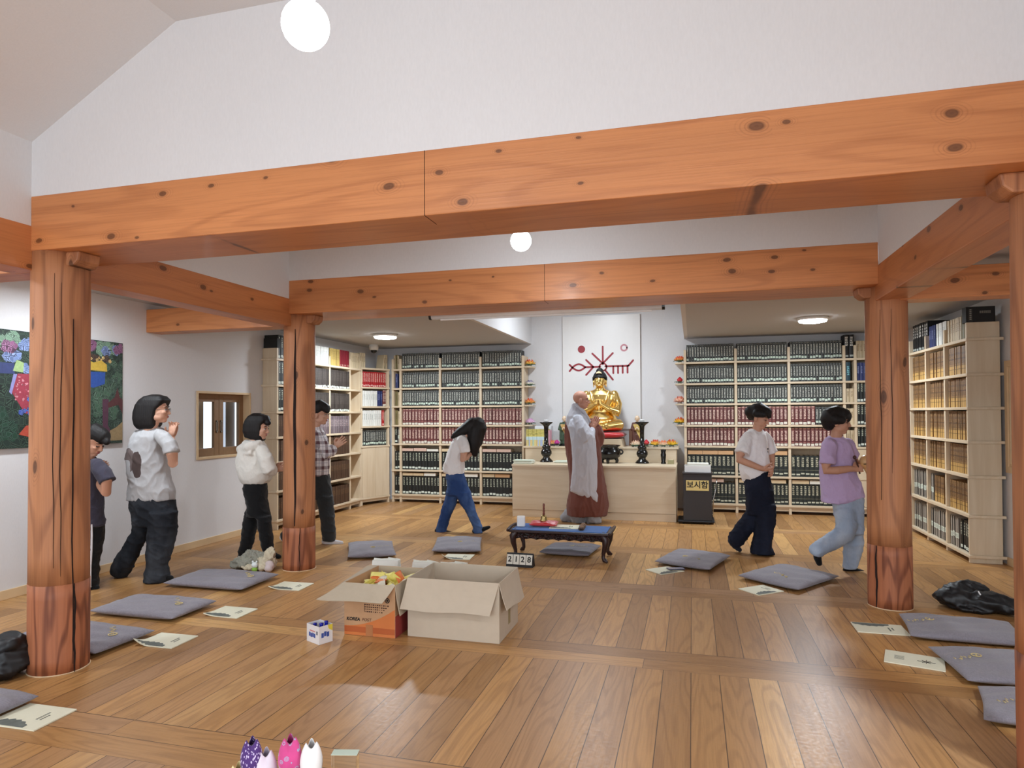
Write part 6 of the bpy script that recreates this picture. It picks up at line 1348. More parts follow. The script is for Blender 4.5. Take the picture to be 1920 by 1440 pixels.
# ------------------------------------------------------------------ people
# every figure is laid out in metres round its own standing point: x to its side, y away, z up.
# 'L' pieces are stacks of rings (x, y, z, half width, half depth); 'T' pieces are limbs (x, y, z, radius).
PEOPLE = {'G':{'pos':[-4.573,4.847],'head':[0.017,-0.023,1.494],'neck':[['T',[[-0.054,-0.021,1.321,0.055],[-0.016,-0.022,1.386,0.05]]]],'hair':[['L',[[-0.073,0.0,1.33,0.061,0.07],[-0.073,0.0,1.364,0.085,0.085],[-0.075,0.0,1.419,0.092,0.095],[-0.066,0.0,1.476,0.097,0.097],[-0.039,0.0,1.536,0.108,0.095],[-0.013,0.0,1.583,0.106,0.085],[-0.008,0.0,1.617,0.073,0.06],[-0.006,0.0,1.628,0.033,0.03]]]],'top':[['L',[[-0.053,0.02,0.702,0.202,0.135],[-0.051,0.02,0.783,0.202,0.14],[-0.058,0.02,0.853,0.179,0.14],[-0.065,0.02,0.901,0.172,0.14],[-0.079,0.02,0.938,0.177,0.14],[-0.085,0.02,1.004,0.173,0.145],[-0.088,0.02,1.071,0.172,0.145],[-0.092,0.02,1.136,0.158,0.145],[-0.078,0.02,1.203,0.158,0.14],[-0.047,0.02,1.264,0.165,0.13],[-0.051,0.02,1.306,0.137,0.1],[-0.051,0.01,1.335,0.085,0.07],[-0.05,0.01,1.349,0.061,0.055]]],['T',[[0.095,-0.1,1.266,0.062],[0.19,-0.139,1.194,0.066],[0.213,-0.148,1.12,0.07]]],['T',[[-0.089,0.14,1.259,0.06],[-0.033,0.183,1.112,0.068]]]],'arms':[['T',[[0.152,-0.119,1.234,0.048],[0.217,-0.147,1.111,0.047],[0.219,-0.141,1.033,0.041],[0.187,-0.078,1.116,0.036],[0.152,-0.019,1.207,0.029],[0.13,0.01,1.253,0.026]]],['T',[[-0.06,0.141,1.24,0.045],[-0.008,0.164,1.045,0.042],[0.082,0.082,1.155,0.034],[0.122,0.03,1.243,0.026]]]],'handR':[0.135,0.0,1.263],'handL':[0.124,0.04,1.261],'bottom':[['L',[[-0.023,0.02,0.476,0.174,0.12],[-0.029,0.02,0.594,0.191,0.135],[-0.043,0.02,0.665,0.191,0.135],[-0.051,0.02,0.736,0.186,0.13]]],['L',[[0.039,-0.06,0.005,0.1,0.115],[0.04,-0.06,0.071,0.096,0.1],[0.042,-0.06,0.141,0.084,0.09],[0.054,-0.06,0.21,0.095,0.095],[0.068,-0.06,0.303,0.11,0.1],[0.075,-0.05,0.37,0.117,0.1],[0.087,-0.05,0.487,0.118,0.105],[0.09,-0.05,0.603,0.112,0.11]]],['T',[[-0.173,0.07,0.657,0.082],[-0.173,0.072,0.514,0.074],[-0.189,0.084,0.394,0.072],[-0.262,0.096,0.263,0.078],[-0.339,0.098,0.12,0.088],[-0.364,0.099,0.077,0.092]]]],'feet':[['T',[[0.013,-0.06,0.024,0.036],[0.093,-0.06,0.024,0.034],[0.162,-0.06,0.028,0.026]]],['T',[[-0.416,0.099,0.073,0.038],[-0.373,0.1,0.029,0.036],[-0.321,0.1,-0.019,0.024]]]]},'D':{'pos':[-4.936,4.46],'head':[0.078,-0.019,1.226],'neck':[['T',[[0.014,-0.017,1.052,0.05],[0.051,-0.018,1.141,0.048]]]],'hair':[['T',[[0.051,-0.02,1.276,0.082],[0.105,-0.02,1.302,0.078],[0.15,-0.02,1.275,0.062]]],['T',[[0.015,-0.019,1.213,0.062],[0.006,-0.018,1.168,0.05]]],['T',[[0.177,-0.02,1.257,0.032],[0.206,-0.039,1.231,0.022]]]],'top':[['L',[[0.029,0.0,0.524,0.126,0.12],[0.025,0,0.627,0.116,0.12],[0.02,0,0.796,0.11,0.12],[0.018,0,0.909,0.112,0.125],[0.023,0,0.998,0.125,0.125],[0.017,0,1.051,0.105,0.11],[0.013,0,1.087,0.07,0.08],[0.014,0,1.106,0.044,0.06]]],['T',[[0.141,-0.076,1.038,0.055],[0.227,-0.115,0.97,0.062],[0.264,-0.124,0.905,0.066]]]],'arms':[['T',[[0.18,-0.096,1.004,0.042],[0.259,-0.124,0.901,0.042],[0.248,-0.113,0.816,0.04],[0.172,-0.053,0.859,0.034],[0.075,0.046,0.92,0.028],[0.041,0.085,0.944,0.026]]],['T',[[-0.026,0.104,1.007,0.042],[0.019,0.136,0.871,0.04],[0.029,0.105,0.942,0.027]]]],'handR':[0.041,0.085,0.953],'handL':[0.022,0.115,0.955],'bottom':[['L',[[0.044,-0.02,0.028,0.076,0.075],[0.047,-0.02,0.197,0.078,0.08],[0.044,-0.01,0.329,0.094,0.095],[0.038,0,0.461,0.107,0.11],[0.034,0,0.55,0.112,0.115]]],['T',[[-0.098,0.093,0.444,0.08],[-0.158,0.117,0.212,0.07],[-0.214,0.12,0.029,0.065]]]],'feet':[['T',[[-0.0,-0.02,0.019,0.036],[0.111,-0.02,0.009,0.028]]],['T',[[-0.241,0.12,0.02,0.036],[-0.182,0.12,-0.026,0.03]]]]},'H':{'pos':[-4.129,5.721],'head':[-0.014,-0.021,1.315],'neck':[['T',[[-0.068,-0.018,1.162,0.047],[-0.047,-0.019,1.236,0.045]]]],'hair':[['L',[[-0.015,0.0,1.194,0.032,0.05],[-0.062,0.0,1.226,0.079,0.072],[-0.07,0.0,1.288,0.087,0.085],[-0.062,0.0,1.353,0.09,0.088],[-0.035,0.0,1.399,0.1,0.085],[-0.029,0.0,1.437,0.08,0.068],[-0.045,0.0,1.46,0.032,0.035]]],['T',[[0.044,-0.022,1.404,0.035],[0.078,-0.041,1.368,0.022]]]],'top':[['L',[[-0.062,0,0.772,0.119,0.115],[-0.059,0,0.808,0.148,0.13],[-0.059,0,0.856,0.164,0.135],[-0.07,0,0.925,0.174,0.135],[-0.074,0,1.014,0.169,0.13],[-0.077,0,1.094,0.15,0.125],[-0.076,0,1.151,0.124,0.105],[-0.079,0,1.194,0.085,0.075]]],['T',[[0.046,-0.097,1.092,0.062],[0.106,-0.146,1.002,0.07],[0.135,-0.154,0.919,0.072],[0.149,-0.094,0.893,0.058]]],['T',[[-0.086,0.083,1.083,0.06],[0.006,0.126,0.918,0.066],[0.092,0.066,0.88,0.05]]],['T',[[-0.167,-0.047,1.111,0.05],[-0.086,-0.108,1.135,0.055],[-0.006,-0.098,1.155,0.045],[0.021,-0.059,1.179,0.028]]],['T',[[-0.207,0.013,1.103,0.05],[-0.111,-0.097,1.072,0.04],[-0.036,-0.127,1.084,0.03]]]],'arms':[['T',[[0.061,-0.097,1.071,0.038],[0.126,-0.144,0.919,0.036],[0.158,-0.074,0.902,0.028],[0.174,-0.044,0.905,0.024]]],['T',[[-0.064,0.083,1.061,0.038],[0.035,0.106,0.898,0.036],[0.124,0.036,0.893,0.026]]]],'handR':[0.163,-0.044,0.91],'handL':[0.145,0.006,0.906],'bottom':[['L',[[-0.03,0,0.444,0.111,0.105],[-0.032,0,0.512,0.103,0.11],[-0.047,0,0.607,0.098,0.115],[-0.062,0,0.708,0.113,0.115],[-0.062,0,0.776,0.108,0.11]]],['L',[[0.086,-0.05,0.105,0.046,0.06],[0.075,-0.05,0.178,0.055,0.066],[0.067,-0.05,0.231,0.063,0.07],[0.053,-0.05,0.341,0.064,0.078],[0.036,-0.04,0.45,0.066,0.085]]],['T',[[-0.101,0.042,0.479,0.074],[-0.133,0.055,0.344,0.072],[-0.165,0.057,0.185,0.064],[-0.203,0.059,0.036,0.056]]]],'feet':[['T',[[0.072,-0.051,0.095,0.034],[0.134,-0.051,0.068,0.032],[0.192,-0.051,0.052,0.024]]],['T',[[-0.225,0.06,0.03,0.036],[-0.182,0.06,-0.002,0.032],[-0.129,0.06,-0.018,0.024]]]]},'P':{'pos':[-3.991,6.703],'head':[-0.071,-0.023,1.449],'neck':[['T',[[-0.138,-0.02,1.275,0.05],[-0.101,-0.021,1.359,0.046]]]],'hair':[['T',[[-0.113,-0.024,1.503,0.088],[-0.046,-0.024,1.533,0.078],[-0.01,-0.024,1.515,0.055]]],['T',[[-0.155,-0.022,1.431,0.06],[-0.167,-0.022,1.371,0.045]]],['T',[[0.007,-0.044,1.521,0.035],[0.028,-0.053,1.485,0.018]]]],'top':[['L',[[-0.131,0,0.758,0.16,0.115],[-0.134,0,0.83,0.168,0.12],[-0.131,0,0.95,0.171,0.125],[-0.136,0,1.071,0.171,0.125],[-0.141,0,1.179,0.153,0.12],[-0.15,0,1.246,0.12,0.1],[-0.144,0,1.288,0.084,0.07],[-0.135,0,1.312,0.069,0.06]]],['T',[[-0.076,-0.109,1.206,0.062],[0.009,-0.157,1.101,0.064],[0.056,-0.156,1.006,0.062],[0.081,-0.096,1.026,0.052],[0.095,-0.037,1.071,0.046]]],['T',[[-0.168,0.081,1.2,0.062],[-0.083,0.124,1.014,0.06],[0.062,0.043,1.067,0.046]]]],'arms':[['T',[[-0.05,-0.118,1.159,0.04],[0.053,-0.146,1.017,0.038],[0.095,-0.037,1.071,0.028],[0.114,-0.017,1.1,0.025]]],['T',[[-0.156,0.082,1.151,0.04],[-0.067,0.114,1.027,0.038],[0.074,0.043,1.073,0.027]]]],'handR':[0.105,-0.017,1.082],'handL':[0.096,0.028,1.085],'bottom':[['L',[[-0.079,0,0.499,0.153,0.105],[-0.09,0,0.607,0.153,0.11],[-0.108,0,0.692,0.153,0.115],[-0.124,0,0.782,0.149,0.11]]],['L',[[0.04,-0.05,0.034,0.071,0.072],[0.039,-0.05,0.117,0.077,0.075],[0.033,-0.05,0.206,0.077,0.076],[0.021,-0.05,0.315,0.083,0.08],[0.007,-0.04,0.414,0.084,0.085],[-0.013,-0.03,0.532,0.096,0.09]]],['T',[[-0.205,0.041,0.554,0.085],[-0.294,0.074,0.369,0.075],[-0.413,0.087,0.185,0.066],[-0.487,0.089,0.064,0.064]]]],'feet':[['T',[[-0.004,-0.05,0.028,0.038],[0.086,-0.05,0.015,0.034],[0.181,-0.05,0.009,0.024]]],['T',[[-0.524,0.089,0.046,0.036],[-0.475,0.09,0.009,0.032],[-0.426,0.09,-0.009,0.022]]]]},'B':{'pos':[-2.767,7.693],'head':[0.222,-0.02,1.27],'neck':[['T',[[0.058,-0.018,1.14,0.05],[0.137,-0.019,1.212,0.05]]]],'hair':[['T',[[0.241,-0.021,1.315,0.085],[0.222,-0.02,1.27,0.098],[0.202,-0.028,1.172,0.09],[0.196,-0.037,1.082,0.075],[0.195,-0.036,1.01,0.055],[0.202,-0.035,0.965,0.035]]],['T',[[0.176,-0.021,1.316,0.08],[0.098,-0.02,1.257,0.07],[0.019,-0.019,1.212,0.055],[-0.045,-0.029,1.18,0.03],[-0.071,-0.028,1.161,0.012]]],['T',[[0.274,-0.02,1.27,0.07],[0.273,-0.018,1.172,0.04],[0.26,-0.017,1.081,0.025]]]],'top':[['L',[[-0.045,0,0.71,0.107,0.115],[-0.063,0,0.744,0.135,0.125],[-0.051,0,0.835,0.127,0.125],[-0.037,0,0.946,0.107,0.125],[-0.011,0,1.03,0.101,0.125],[0.017,0,1.095,0.106,0.12],[0.039,0,1.147,0.091,0.1],[0.052,0,1.186,0.066,0.075],[0.055,0,1.212,0.042,0.05]]],['T',[[0.052,-0.118,1.125,0.062],[0.087,-0.156,1.049,0.066],[0.093,-0.155,0.985,0.062]]],['T',[[0.051,0.082,1.117,0.06],[0.1,0.125,0.982,0.06]]]],'arms':[['T',[[0.065,-0.127,1.087,0.044],[0.08,-0.155,0.985,0.043],[0.07,-0.154,0.896,0.041],[0.108,-0.104,0.918,0.034],[0.138,-0.055,0.947,0.026]]],['T',[[0.077,0.083,1.077,0.042],[0.101,0.106,0.904,0.038],[0.139,0.025,0.948,0.026]]]],'handR':[0.137,-0.045,0.946],'handL':[0.14,0.015,0.949],'bottom':[['L',[[0.006,0,0.456,0.153,0.105],[-0.01,0,0.56,0.131,0.115],[-0.033,0,0.659,0.12,0.12],[-0.045,0,0.73,0.114,0.115]]],['L',[[0.24,-0.05,0.002,0.061,0.065],[0.231,-0.05,0.079,0.058,0.064],[0.184,-0.05,0.19,0.064,0.068],[0.134,-0.05,0.299,0.07,0.074],[0.089,-0.04,0.403,0.09,0.085],[0.043,-0.02,0.497,0.104,0.1]]],['T',[[-0.06,0.042,0.536,0.085],[-0.101,0.054,0.371,0.078],[-0.155,0.056,0.226,0.07],[-0.208,0.059,0.076,0.068],[-0.221,0.06,0.017,0.07]]]],'feet':[['T',[[0.198,-0.05,0.021,0.034],[0.289,-0.051,0.04,0.031],[0.373,-0.051,0.069,0.02]]],['T',[[-0.267,0.06,0.01,0.035],[-0.175,0.06,-0.01,0.031],[-0.09,0.06,-0.02,0.02]]]]},'K':{'pos':[-1.374,8.763],'head':[-0.048,-0.025,1.622],'neck':[['T',[[-0.12,-0.022,1.425,0.062],[-0.077,-0.024,1.53,0.056]]]],'hair':[['T',[[-0.062,-0.026,1.685,0.0]]]],'robe':[['L',[[-0.07,0.02,1.114,0.163,0.155],[-0.081,0.02,1.234,0.161,0.155],[-0.097,0.02,1.34,0.155,0.15],[-0.101,0.01,1.41,0.138,0.135],[-0.097,0.01,1.474,0.113,0.105],[-0.105,0.01,1.53,0.072,0.078],[-0.111,0.01,1.573,0.05,0.066]]],['T',[[-0.104,-0.142,1.369,0.068],[-0.069,-0.199,1.231,0.085],[-0.031,-0.218,1.122,0.09],[0.047,-0.148,1.146,0.07],[0.076,-0.079,1.214,0.05]]],['L',[[0.128,-0.15,0.28,0.012,0.012],[0.085,-0.15,0.329,0.059,0.03],[-0.032,-0.15,0.43,0.177,0.045],[-0.029,-0.16,0.573,0.173,0.055],[-0.026,-0.17,0.712,0.163,0.065],[-0.025,-0.18,0.851,0.157,0.075],[-0.039,-0.19,0.99,0.16,0.08],[-0.052,-0.18,1.128,0.163,0.085],[-0.101,-0.15,1.272,0.132,0.07],[-0.11,-0.11,1.363,0.091,0.06]]]],'kasaya':[['L',[[0.017,0.02,0.096,0.262,0.2],[0.028,0.02,0.223,0.279,0.205],[0.039,0.02,0.406,0.247,0.2],[0.014,0.02,0.633,0.231,0.19],[-0.009,0.02,0.845,0.228,0.18],[-0.032,0.03,1.056,0.239,0.17],[-0.051,0.04,1.233,0.218,0.165],[-0.098,0.05,1.339,0.16,0.14]]],['T',[[0.104,0.079,1.323,0.055],[0.172,0.061,1.224,0.075],[0.197,0.042,1.139,0.08],[0.178,0.014,1.041,0.06]]],['L',[[0.146,0.03,0.999,0.031,0.03],[0.175,0.03,1.111,0.068,0.06],[0.182,0.03,1.183,0.075,0.07],[0.159,0.03,1.268,0.036,0.05]]]],'trousers':[['L',[[0.111,-0.04,0.013,0.095,0.1],[0.105,-0.04,0.076,0.095,0.11],[0.102,-0.04,0.181,0.091,0.1]]],['L',[[-0.082,0.06,-0.003,0.103,0.1],[-0.092,0.06,0.09,0.113,0.12],[-0.085,0.06,0.168,0.106,0.1]]],['T',[[-0.118,0.077,0.165,0.1],[-0.216,0.099,0.084,0.085],[-0.274,0.099,0.056,0.06]]]],'arms':[['T',[[-0.09,-0.141,1.341,0.05],[-0.022,-0.198,1.135,0.045],[0.068,-0.089,1.2,0.036],[0.094,-0.05,1.248,0.03]]],['T',[[0.006,0.099,1.352,0.05],[0.095,0.132,1.136,0.045],[0.111,0.031,1.239,0.03]]]],'handR':[0.094,-0.055,1.255],'handL':[0.116,0.01,1.261],'feet':[['T',[[0.038,-0.04,0.02,0.032],[0.164,-0.04,0.013,0.024]]],['T',[[-0.259,0.099,0.042,0.032],[-0.188,0.1,-0.008,0.028]]]]},'W':{'pos':[0.629,7.263],'head':[0.029,-0.022,1.393],'neck':[['T',[[0.001,-0.019,1.235,0.05],[0.012,-0.021,1.312,0.047]]]],'hair':[['T',[[0.004,-0.003,1.448,0.084],[0.051,-0.023,1.459,0.082],[0.078,-0.053,1.448,0.055]]],['T',[[-0.047,0.007,1.454,0.055],[-0.031,0.038,1.41,0.04]]],['T',[[0.09,-0.063,1.437,0.042],[0.103,-0.072,1.41,0.022]]],['T',[[-0.024,-0.093,1.437,0.034],[0.04,-0.107,1.426,0.025]]]],'top':[['L',[[-0.06,0.02,0.764,0.077,0.11],[-0.048,0,0.815,0.106,0.12],[-0.021,0,0.853,0.14,0.125],[-0.017,0,0.918,0.145,0.125],[-0.014,0,1.0,0.139,0.12],[-0.014,0,1.082,0.134,0.118],[-0.016,0,1.159,0.126,0.112],[-0.012,0,1.219,0.106,0.095],[-0.004,0,1.252,0.087,0.07],[0.001,0,1.273,0.066,0.056]]],['T',[[-0.094,-0.039,1.193,0.062],[-0.147,-0.077,1.108,0.07],[-0.185,-0.106,1.028,0.08]]],['T',[[0.102,0.031,1.189,0.058],[0.149,0.043,1.1,0.062],[0.176,0.044,1.023,0.066]]],['T',[[-0.102,0.027,0.817,0.05],[-0.108,0.028,0.734,0.03]]]],'arms':[['T',[[-0.114,-0.048,1.16,0.042],[-0.201,-0.106,1.023,0.042],[-0.215,-0.115,0.97,0.039],[-0.133,-0.155,0.935,0.034],[-0.034,-0.174,0.893,0.028],[0.008,-0.164,0.881,0.026]]],['T',[[0.113,0.032,1.156,0.04],[0.171,0.044,1.012,0.04],[0.155,0.005,0.927,0.034],[0.101,-0.074,0.89,0.027]]]],'handR':[0.002,-0.164,0.881],'handL':[0.099,-0.094,0.897],'bottom':[['L',[[0.049,0,0.399,0.145,0.11],[0.041,0,0.475,0.142,0.115],[0.031,0,0.595,0.137,0.12],[0.013,0,0.705,0.13,0.12],[0.007,0,0.782,0.123,0.118],[0.013,0,0.841,0.117,0.112]]],['L',[[0.03,-0.06,0.018,0.115,0.115],[0.018,-0.06,0.067,0.101,0.1],[0.036,-0.06,0.18,0.095,0.09],[0.058,-0.06,0.304,0.095,0.09],[0.073,-0.05,0.406,0.1,0.095],[0.072,-0.04,0.514,0.095,0.1]]],['T',[[-0.001,0.042,0.501,0.1],[-0.003,0.054,0.39,0.092],[-0.083,0.066,0.278,0.088],[-0.161,0.067,0.179,0.088],[-0.189,0.068,0.141,0.09]]]],'feet':[['T',[[-0.001,-0.06,0.023,0.036],[0.086,-0.06,0.012,0.033],[0.135,-0.06,0.007,0.024]]],['T',[[-0.244,0.068,0.119,0.036],[-0.2,0.069,0.064,0.034],[-0.156,0.07,0.025,0.024]]]]},'V':{'pos':[1.393,6.65],'head':[-0.133,-0.021,1.358],'neck':[['T',[[-0.153,-0.019,1.198,0.05],[-0.143,-0.02,1.276,0.047]]]],'hair':[['T',[[-0.181,-0.022,1.401,0.086],[-0.133,-0.022,1.416,0.084],[-0.089,-0.022,1.411,0.066]]],['T',[[-0.215,-0.012,1.382,0.06],[-0.206,-0.001,1.334,0.048]]],['T',[[-0.085,-0.052,1.411,0.048],[-0.069,-0.057,1.387,0.026]]],['T',[[-0.191,-0.092,1.383,0.04],[-0.137,-0.097,1.373,0.028]]]],'top':[['L',[[-0.177,-0.02,0.631,0.098,0.11],[-0.081,0,0.677,0.186,0.125],[-0.094,0,0.759,0.175,0.13],[-0.12,0,0.87,0.158,0.13],[-0.128,0,0.942,0.152,0.125],[-0.13,0,1.024,0.145,0.12],[-0.13,0,1.102,0.136,0.118],[-0.137,0,1.169,0.114,0.105],[-0.142,0,1.204,0.085,0.075],[-0.143,0,1.223,0.062,0.058]]],['T',[[-0.24,-0.088,1.154,0.062],[-0.279,-0.127,1.061,0.066],[-0.289,-0.135,0.986,0.07]]],['T',[[-0.012,0.062,1.146,0.06],[0.067,0.104,1.035,0.062]]]],'arms':[['T',[[-0.26,-0.108,1.117,0.043],[-0.298,-0.136,0.986,0.042],[-0.299,-0.135,0.929,0.04],[-0.214,-0.165,0.932,0.036],[-0.11,-0.165,0.945,0.029],[-0.067,-0.155,0.944,0.026]]],['T',[[-0.002,0.063,1.106,0.042],[0.066,0.085,0.987,0.04],[0.034,-0.015,0.966,0.032],[0.012,-0.075,0.942,0.026]]]],'handR':[-0.072,-0.155,0.944],'handL':[0.022,-0.065,0.946],'bottom':[['L',[[-0.017,0,0.347,0.102,0.105],[-0.025,0,0.415,0.114,0.11],[-0.034,0,0.532,0.123,0.115],[-0.043,0,0.613,0.133,0.12],[-0.05,0,0.686,0.136,0.115]]],['L',[[-0.009,0.05,0.018,0.059,0.065],[0.017,0.05,0.119,0.073,0.07],[0.031,0.05,0.236,0.079,0.075],[0.037,0.05,0.339,0.073,0.085],[0.028,0.04,0.438,0.078,0.09]]],['T',[[-0.095,-0.058,0.525,0.095],[-0.096,-0.087,0.42,0.088],[-0.12,-0.086,0.363,0.085],[-0.221,-0.085,0.301,0.076],[-0.34,-0.084,0.23,0.072],[-0.355,-0.083,0.221,0.072]]]],'feet':[['T',[[-0.033,0.05,-0.002,0.036],[0.055,0.05,-0.012,0.034],[0.133,0.05,-0.027,0.024]]],['T',[[-0.364,-0.083,0.183,0.034],[-0.36,-0.082,0.145,0.034],[-0.346,-0.082,0.097,0.026]]]]}}
def add_pieces(b, pieces, k=1.0, grow=0.0, p=2.3, cuff=False):
    for kd, st in pieces:
        if kd == 'L':
            s_ = sorted(st, key=lambda q: q[2]); rr = []
            for (x, y, z, w, h) in s_: rr.append((x, y, z, w*k+grow, h*k+grow))
            # rounded ends
            x, y, z, w, h = rr[0]; e0 = (x, y, z-0.004, w*0.8, h*0.8); x, y, z, w, h = rr[-1]; e1 = (x, y, z+0.006, w*0.7, h*0.7)
            loft(b, [e0]+rr+[e1], 36, p)
        else:
            P = [q[:3] for q in st]; R = [q[3]*k+grow for q in st]
            if len(P) > 1 and cuff: b.ball(P[0], R[0], 16); b.tube(P, R, 18)
            elif len(P) > 1: b.tube(P, R, 16, True)
            elif R[0] > 0: b.ball(P[0], R[0], 16)
def frame(f, up=(0, 0, 1)):
    f = Vector(f).normalized(); u = Vector(up); l = u.cross(f).normalized(); u = f.cross(l).normalized()
    return Matrix((f, l, u)).transposed()
def head_shape(b, c, f, s, ears=True):
    R = frame(f); C = Vector(c)
    def bl(p, r): b.ball(C+R @ (Vector(p)*s), tuple(q*s for q in r), 20, R)
    bl((-.014, 0, .030), (.094, .076, .084)); bl((.026, 0, -.030), (.064, .062, .082)); bl((.052, 0, -.088), (.030, .030, .024))
    for q in (-1, 1):
        bl((.014, q*.040, -.060), (.046, .022, .032)); bl((.060, q*.034, -.022), (.026, .022, .02))
        bl((.092, q*.011, -.034), (.010, .008, .008))
        if ears: bl((-.008, q*.077, -.014), (.021, .011, .031))
    bl((.074, 0, .026), (.014, .046, .012)); bl((.078, 0, -.060), (.014, .026, .016))
    P = [C+R @ (Vector(p)*s) for p in ((.082, 0, .012), (.095, 0, -.012), (.103, 0, -.032))]
    b.tube(P, [.008*s, .010*s, .012*s], 10, True)
    return R, C
def face_parts(par, c, f, s, dark=False, glasses=None, closed=False):
    R = frame(f); C = Vector(c)
    def at(p): return C+R @ (Vector(p)*s)
    for q in (-1, 1):
        if closed:
            MB().tube([at((.0845, q*.018, -.001)), at((.0855, q*.032, -.005)), at((.074, q*.046, -.001))], .0035*s, 8).build('eyelash', INK, par, smooth=True)
        else:
            e = MB().ball(at((.079, q*.031, .0)), (.0105*s, .0145*s, .0065*s), 14, R).build('eye', plain('eye_white', (224, 218, 212), 0.2), par, smooth=True)
            MB().ball(at((.0855, q*.031, .0)), (.005*s, .0070*s, .0062*s), 12, R).build('iris', plain('dark_iris', (24, 15, 12), 0.15), e, smooth=True)
            MB().tube([at((.087, q*.016, .004)), at((.0905, q*.031, .0075)), at((.078, q*.047, .004))], .0026*s, 8).build('eyelash', INK, par, smooth=True)
        MB().tube([at((.0905, q*.014, .024)), at((.091, q*.032, .029)), at((.076, q*.052, .024))], [.003*s, .004*s, .0025*s], 8, True).build('eyebrow', plain('eyebrow_hair', (36, 26, 22), 0.8), par, smooth=True)
    MB().ball(at((.088, 0, -.056)), (.0085*s, .022*s, .0048*s), 14, R).ball(at((.086, 0, -.065)), (.009*s, .018*s, .0055*s), 14, R).build('lips', plain('lips', (166, 96, 90), 0.5), par, smooth=True)
    if glasses:
        g = MB()
        for q in (-1, 1):
            g.tube([at((.098, q*.034+.021*math.cos(a), .0+.017*math.sin(a))) for a in [2*PI*k_/20 for k_ in range(21)]], .0016, 6)
            g.tube([at((.097, q*.055, .003)), at((.05, q*.074, .004)), at((-.004, q*.082, .004))], .0016, 6)
        g.tube([at((.099, -.013, .004)), at((.101, 0, .007)), at((.099, .013, .004))], .0016, 6)
        g.build('glasses', plain('glasses_'+glasses, {'brown': (70, 34, 26), 'black': (22, 22, 24)}[glasses], 0.3), par, smooth=True)
def hand_shape(b, w, d, n, side, s=1.0, curl=0.2, spread=0.0):
    """palm, four bent fingers and a thumb leaving the side of the palm; d along the fingers, n the way the palm faces"""
    d = Vector(d).normalized(); n = Vector(n); n = (n-d*n.dot(d)).normalized(); l = d.cross(n)*side; W = Vector(w)
    R = Matrix((d, l, n)).transposed()
    b.ball(W+d*.042*s, (.052*s, .037*s, .0155*s), 16, R); b.tube([W-d*.02*s, W+d*.03*s], [.022*s, .024*s], 12, True)
    for i, (o, L) in enumerate(((-.033, .058), (-.0112, .072), (.0112, .077), (.033, .068))):
        p = W+d*.080*s+l*o*s; dr = (d+l*(o*spread*14)).normalized(); pts = [W+d*.05*s+l*o*.9*s, p]; a = 0.0
        for j, fr in enumerate((.42, .33, .25)):
            a += curl*(1.25, 1.5, 1.1)[j]; v = dr*math.cos(a)+n*math.sin(a); p = p+v*L*fr*s; pts.append(p)
        b.tube(pts, [.0088*s, .0086*s, .0080*s, .0074*s, .0062*s], 10, True)
    t0 = W+d*.018*s+l*.026*s+n*.004*s; t1 = t0+(d*.5+l*.72+n*.35).normalized()*.036*s; t2 = t1+(d*.82+l*.18+n*(.45+curl*.3)).normalized()*.030*s; t3 = t2+(d*.85-l*.15+n*(.4+curl*.5)).normalized()*.022*s
    b.tube([t0, t1, t2, t3], [.014*s, .0125*s, .010*s, .008*s], 10, True)
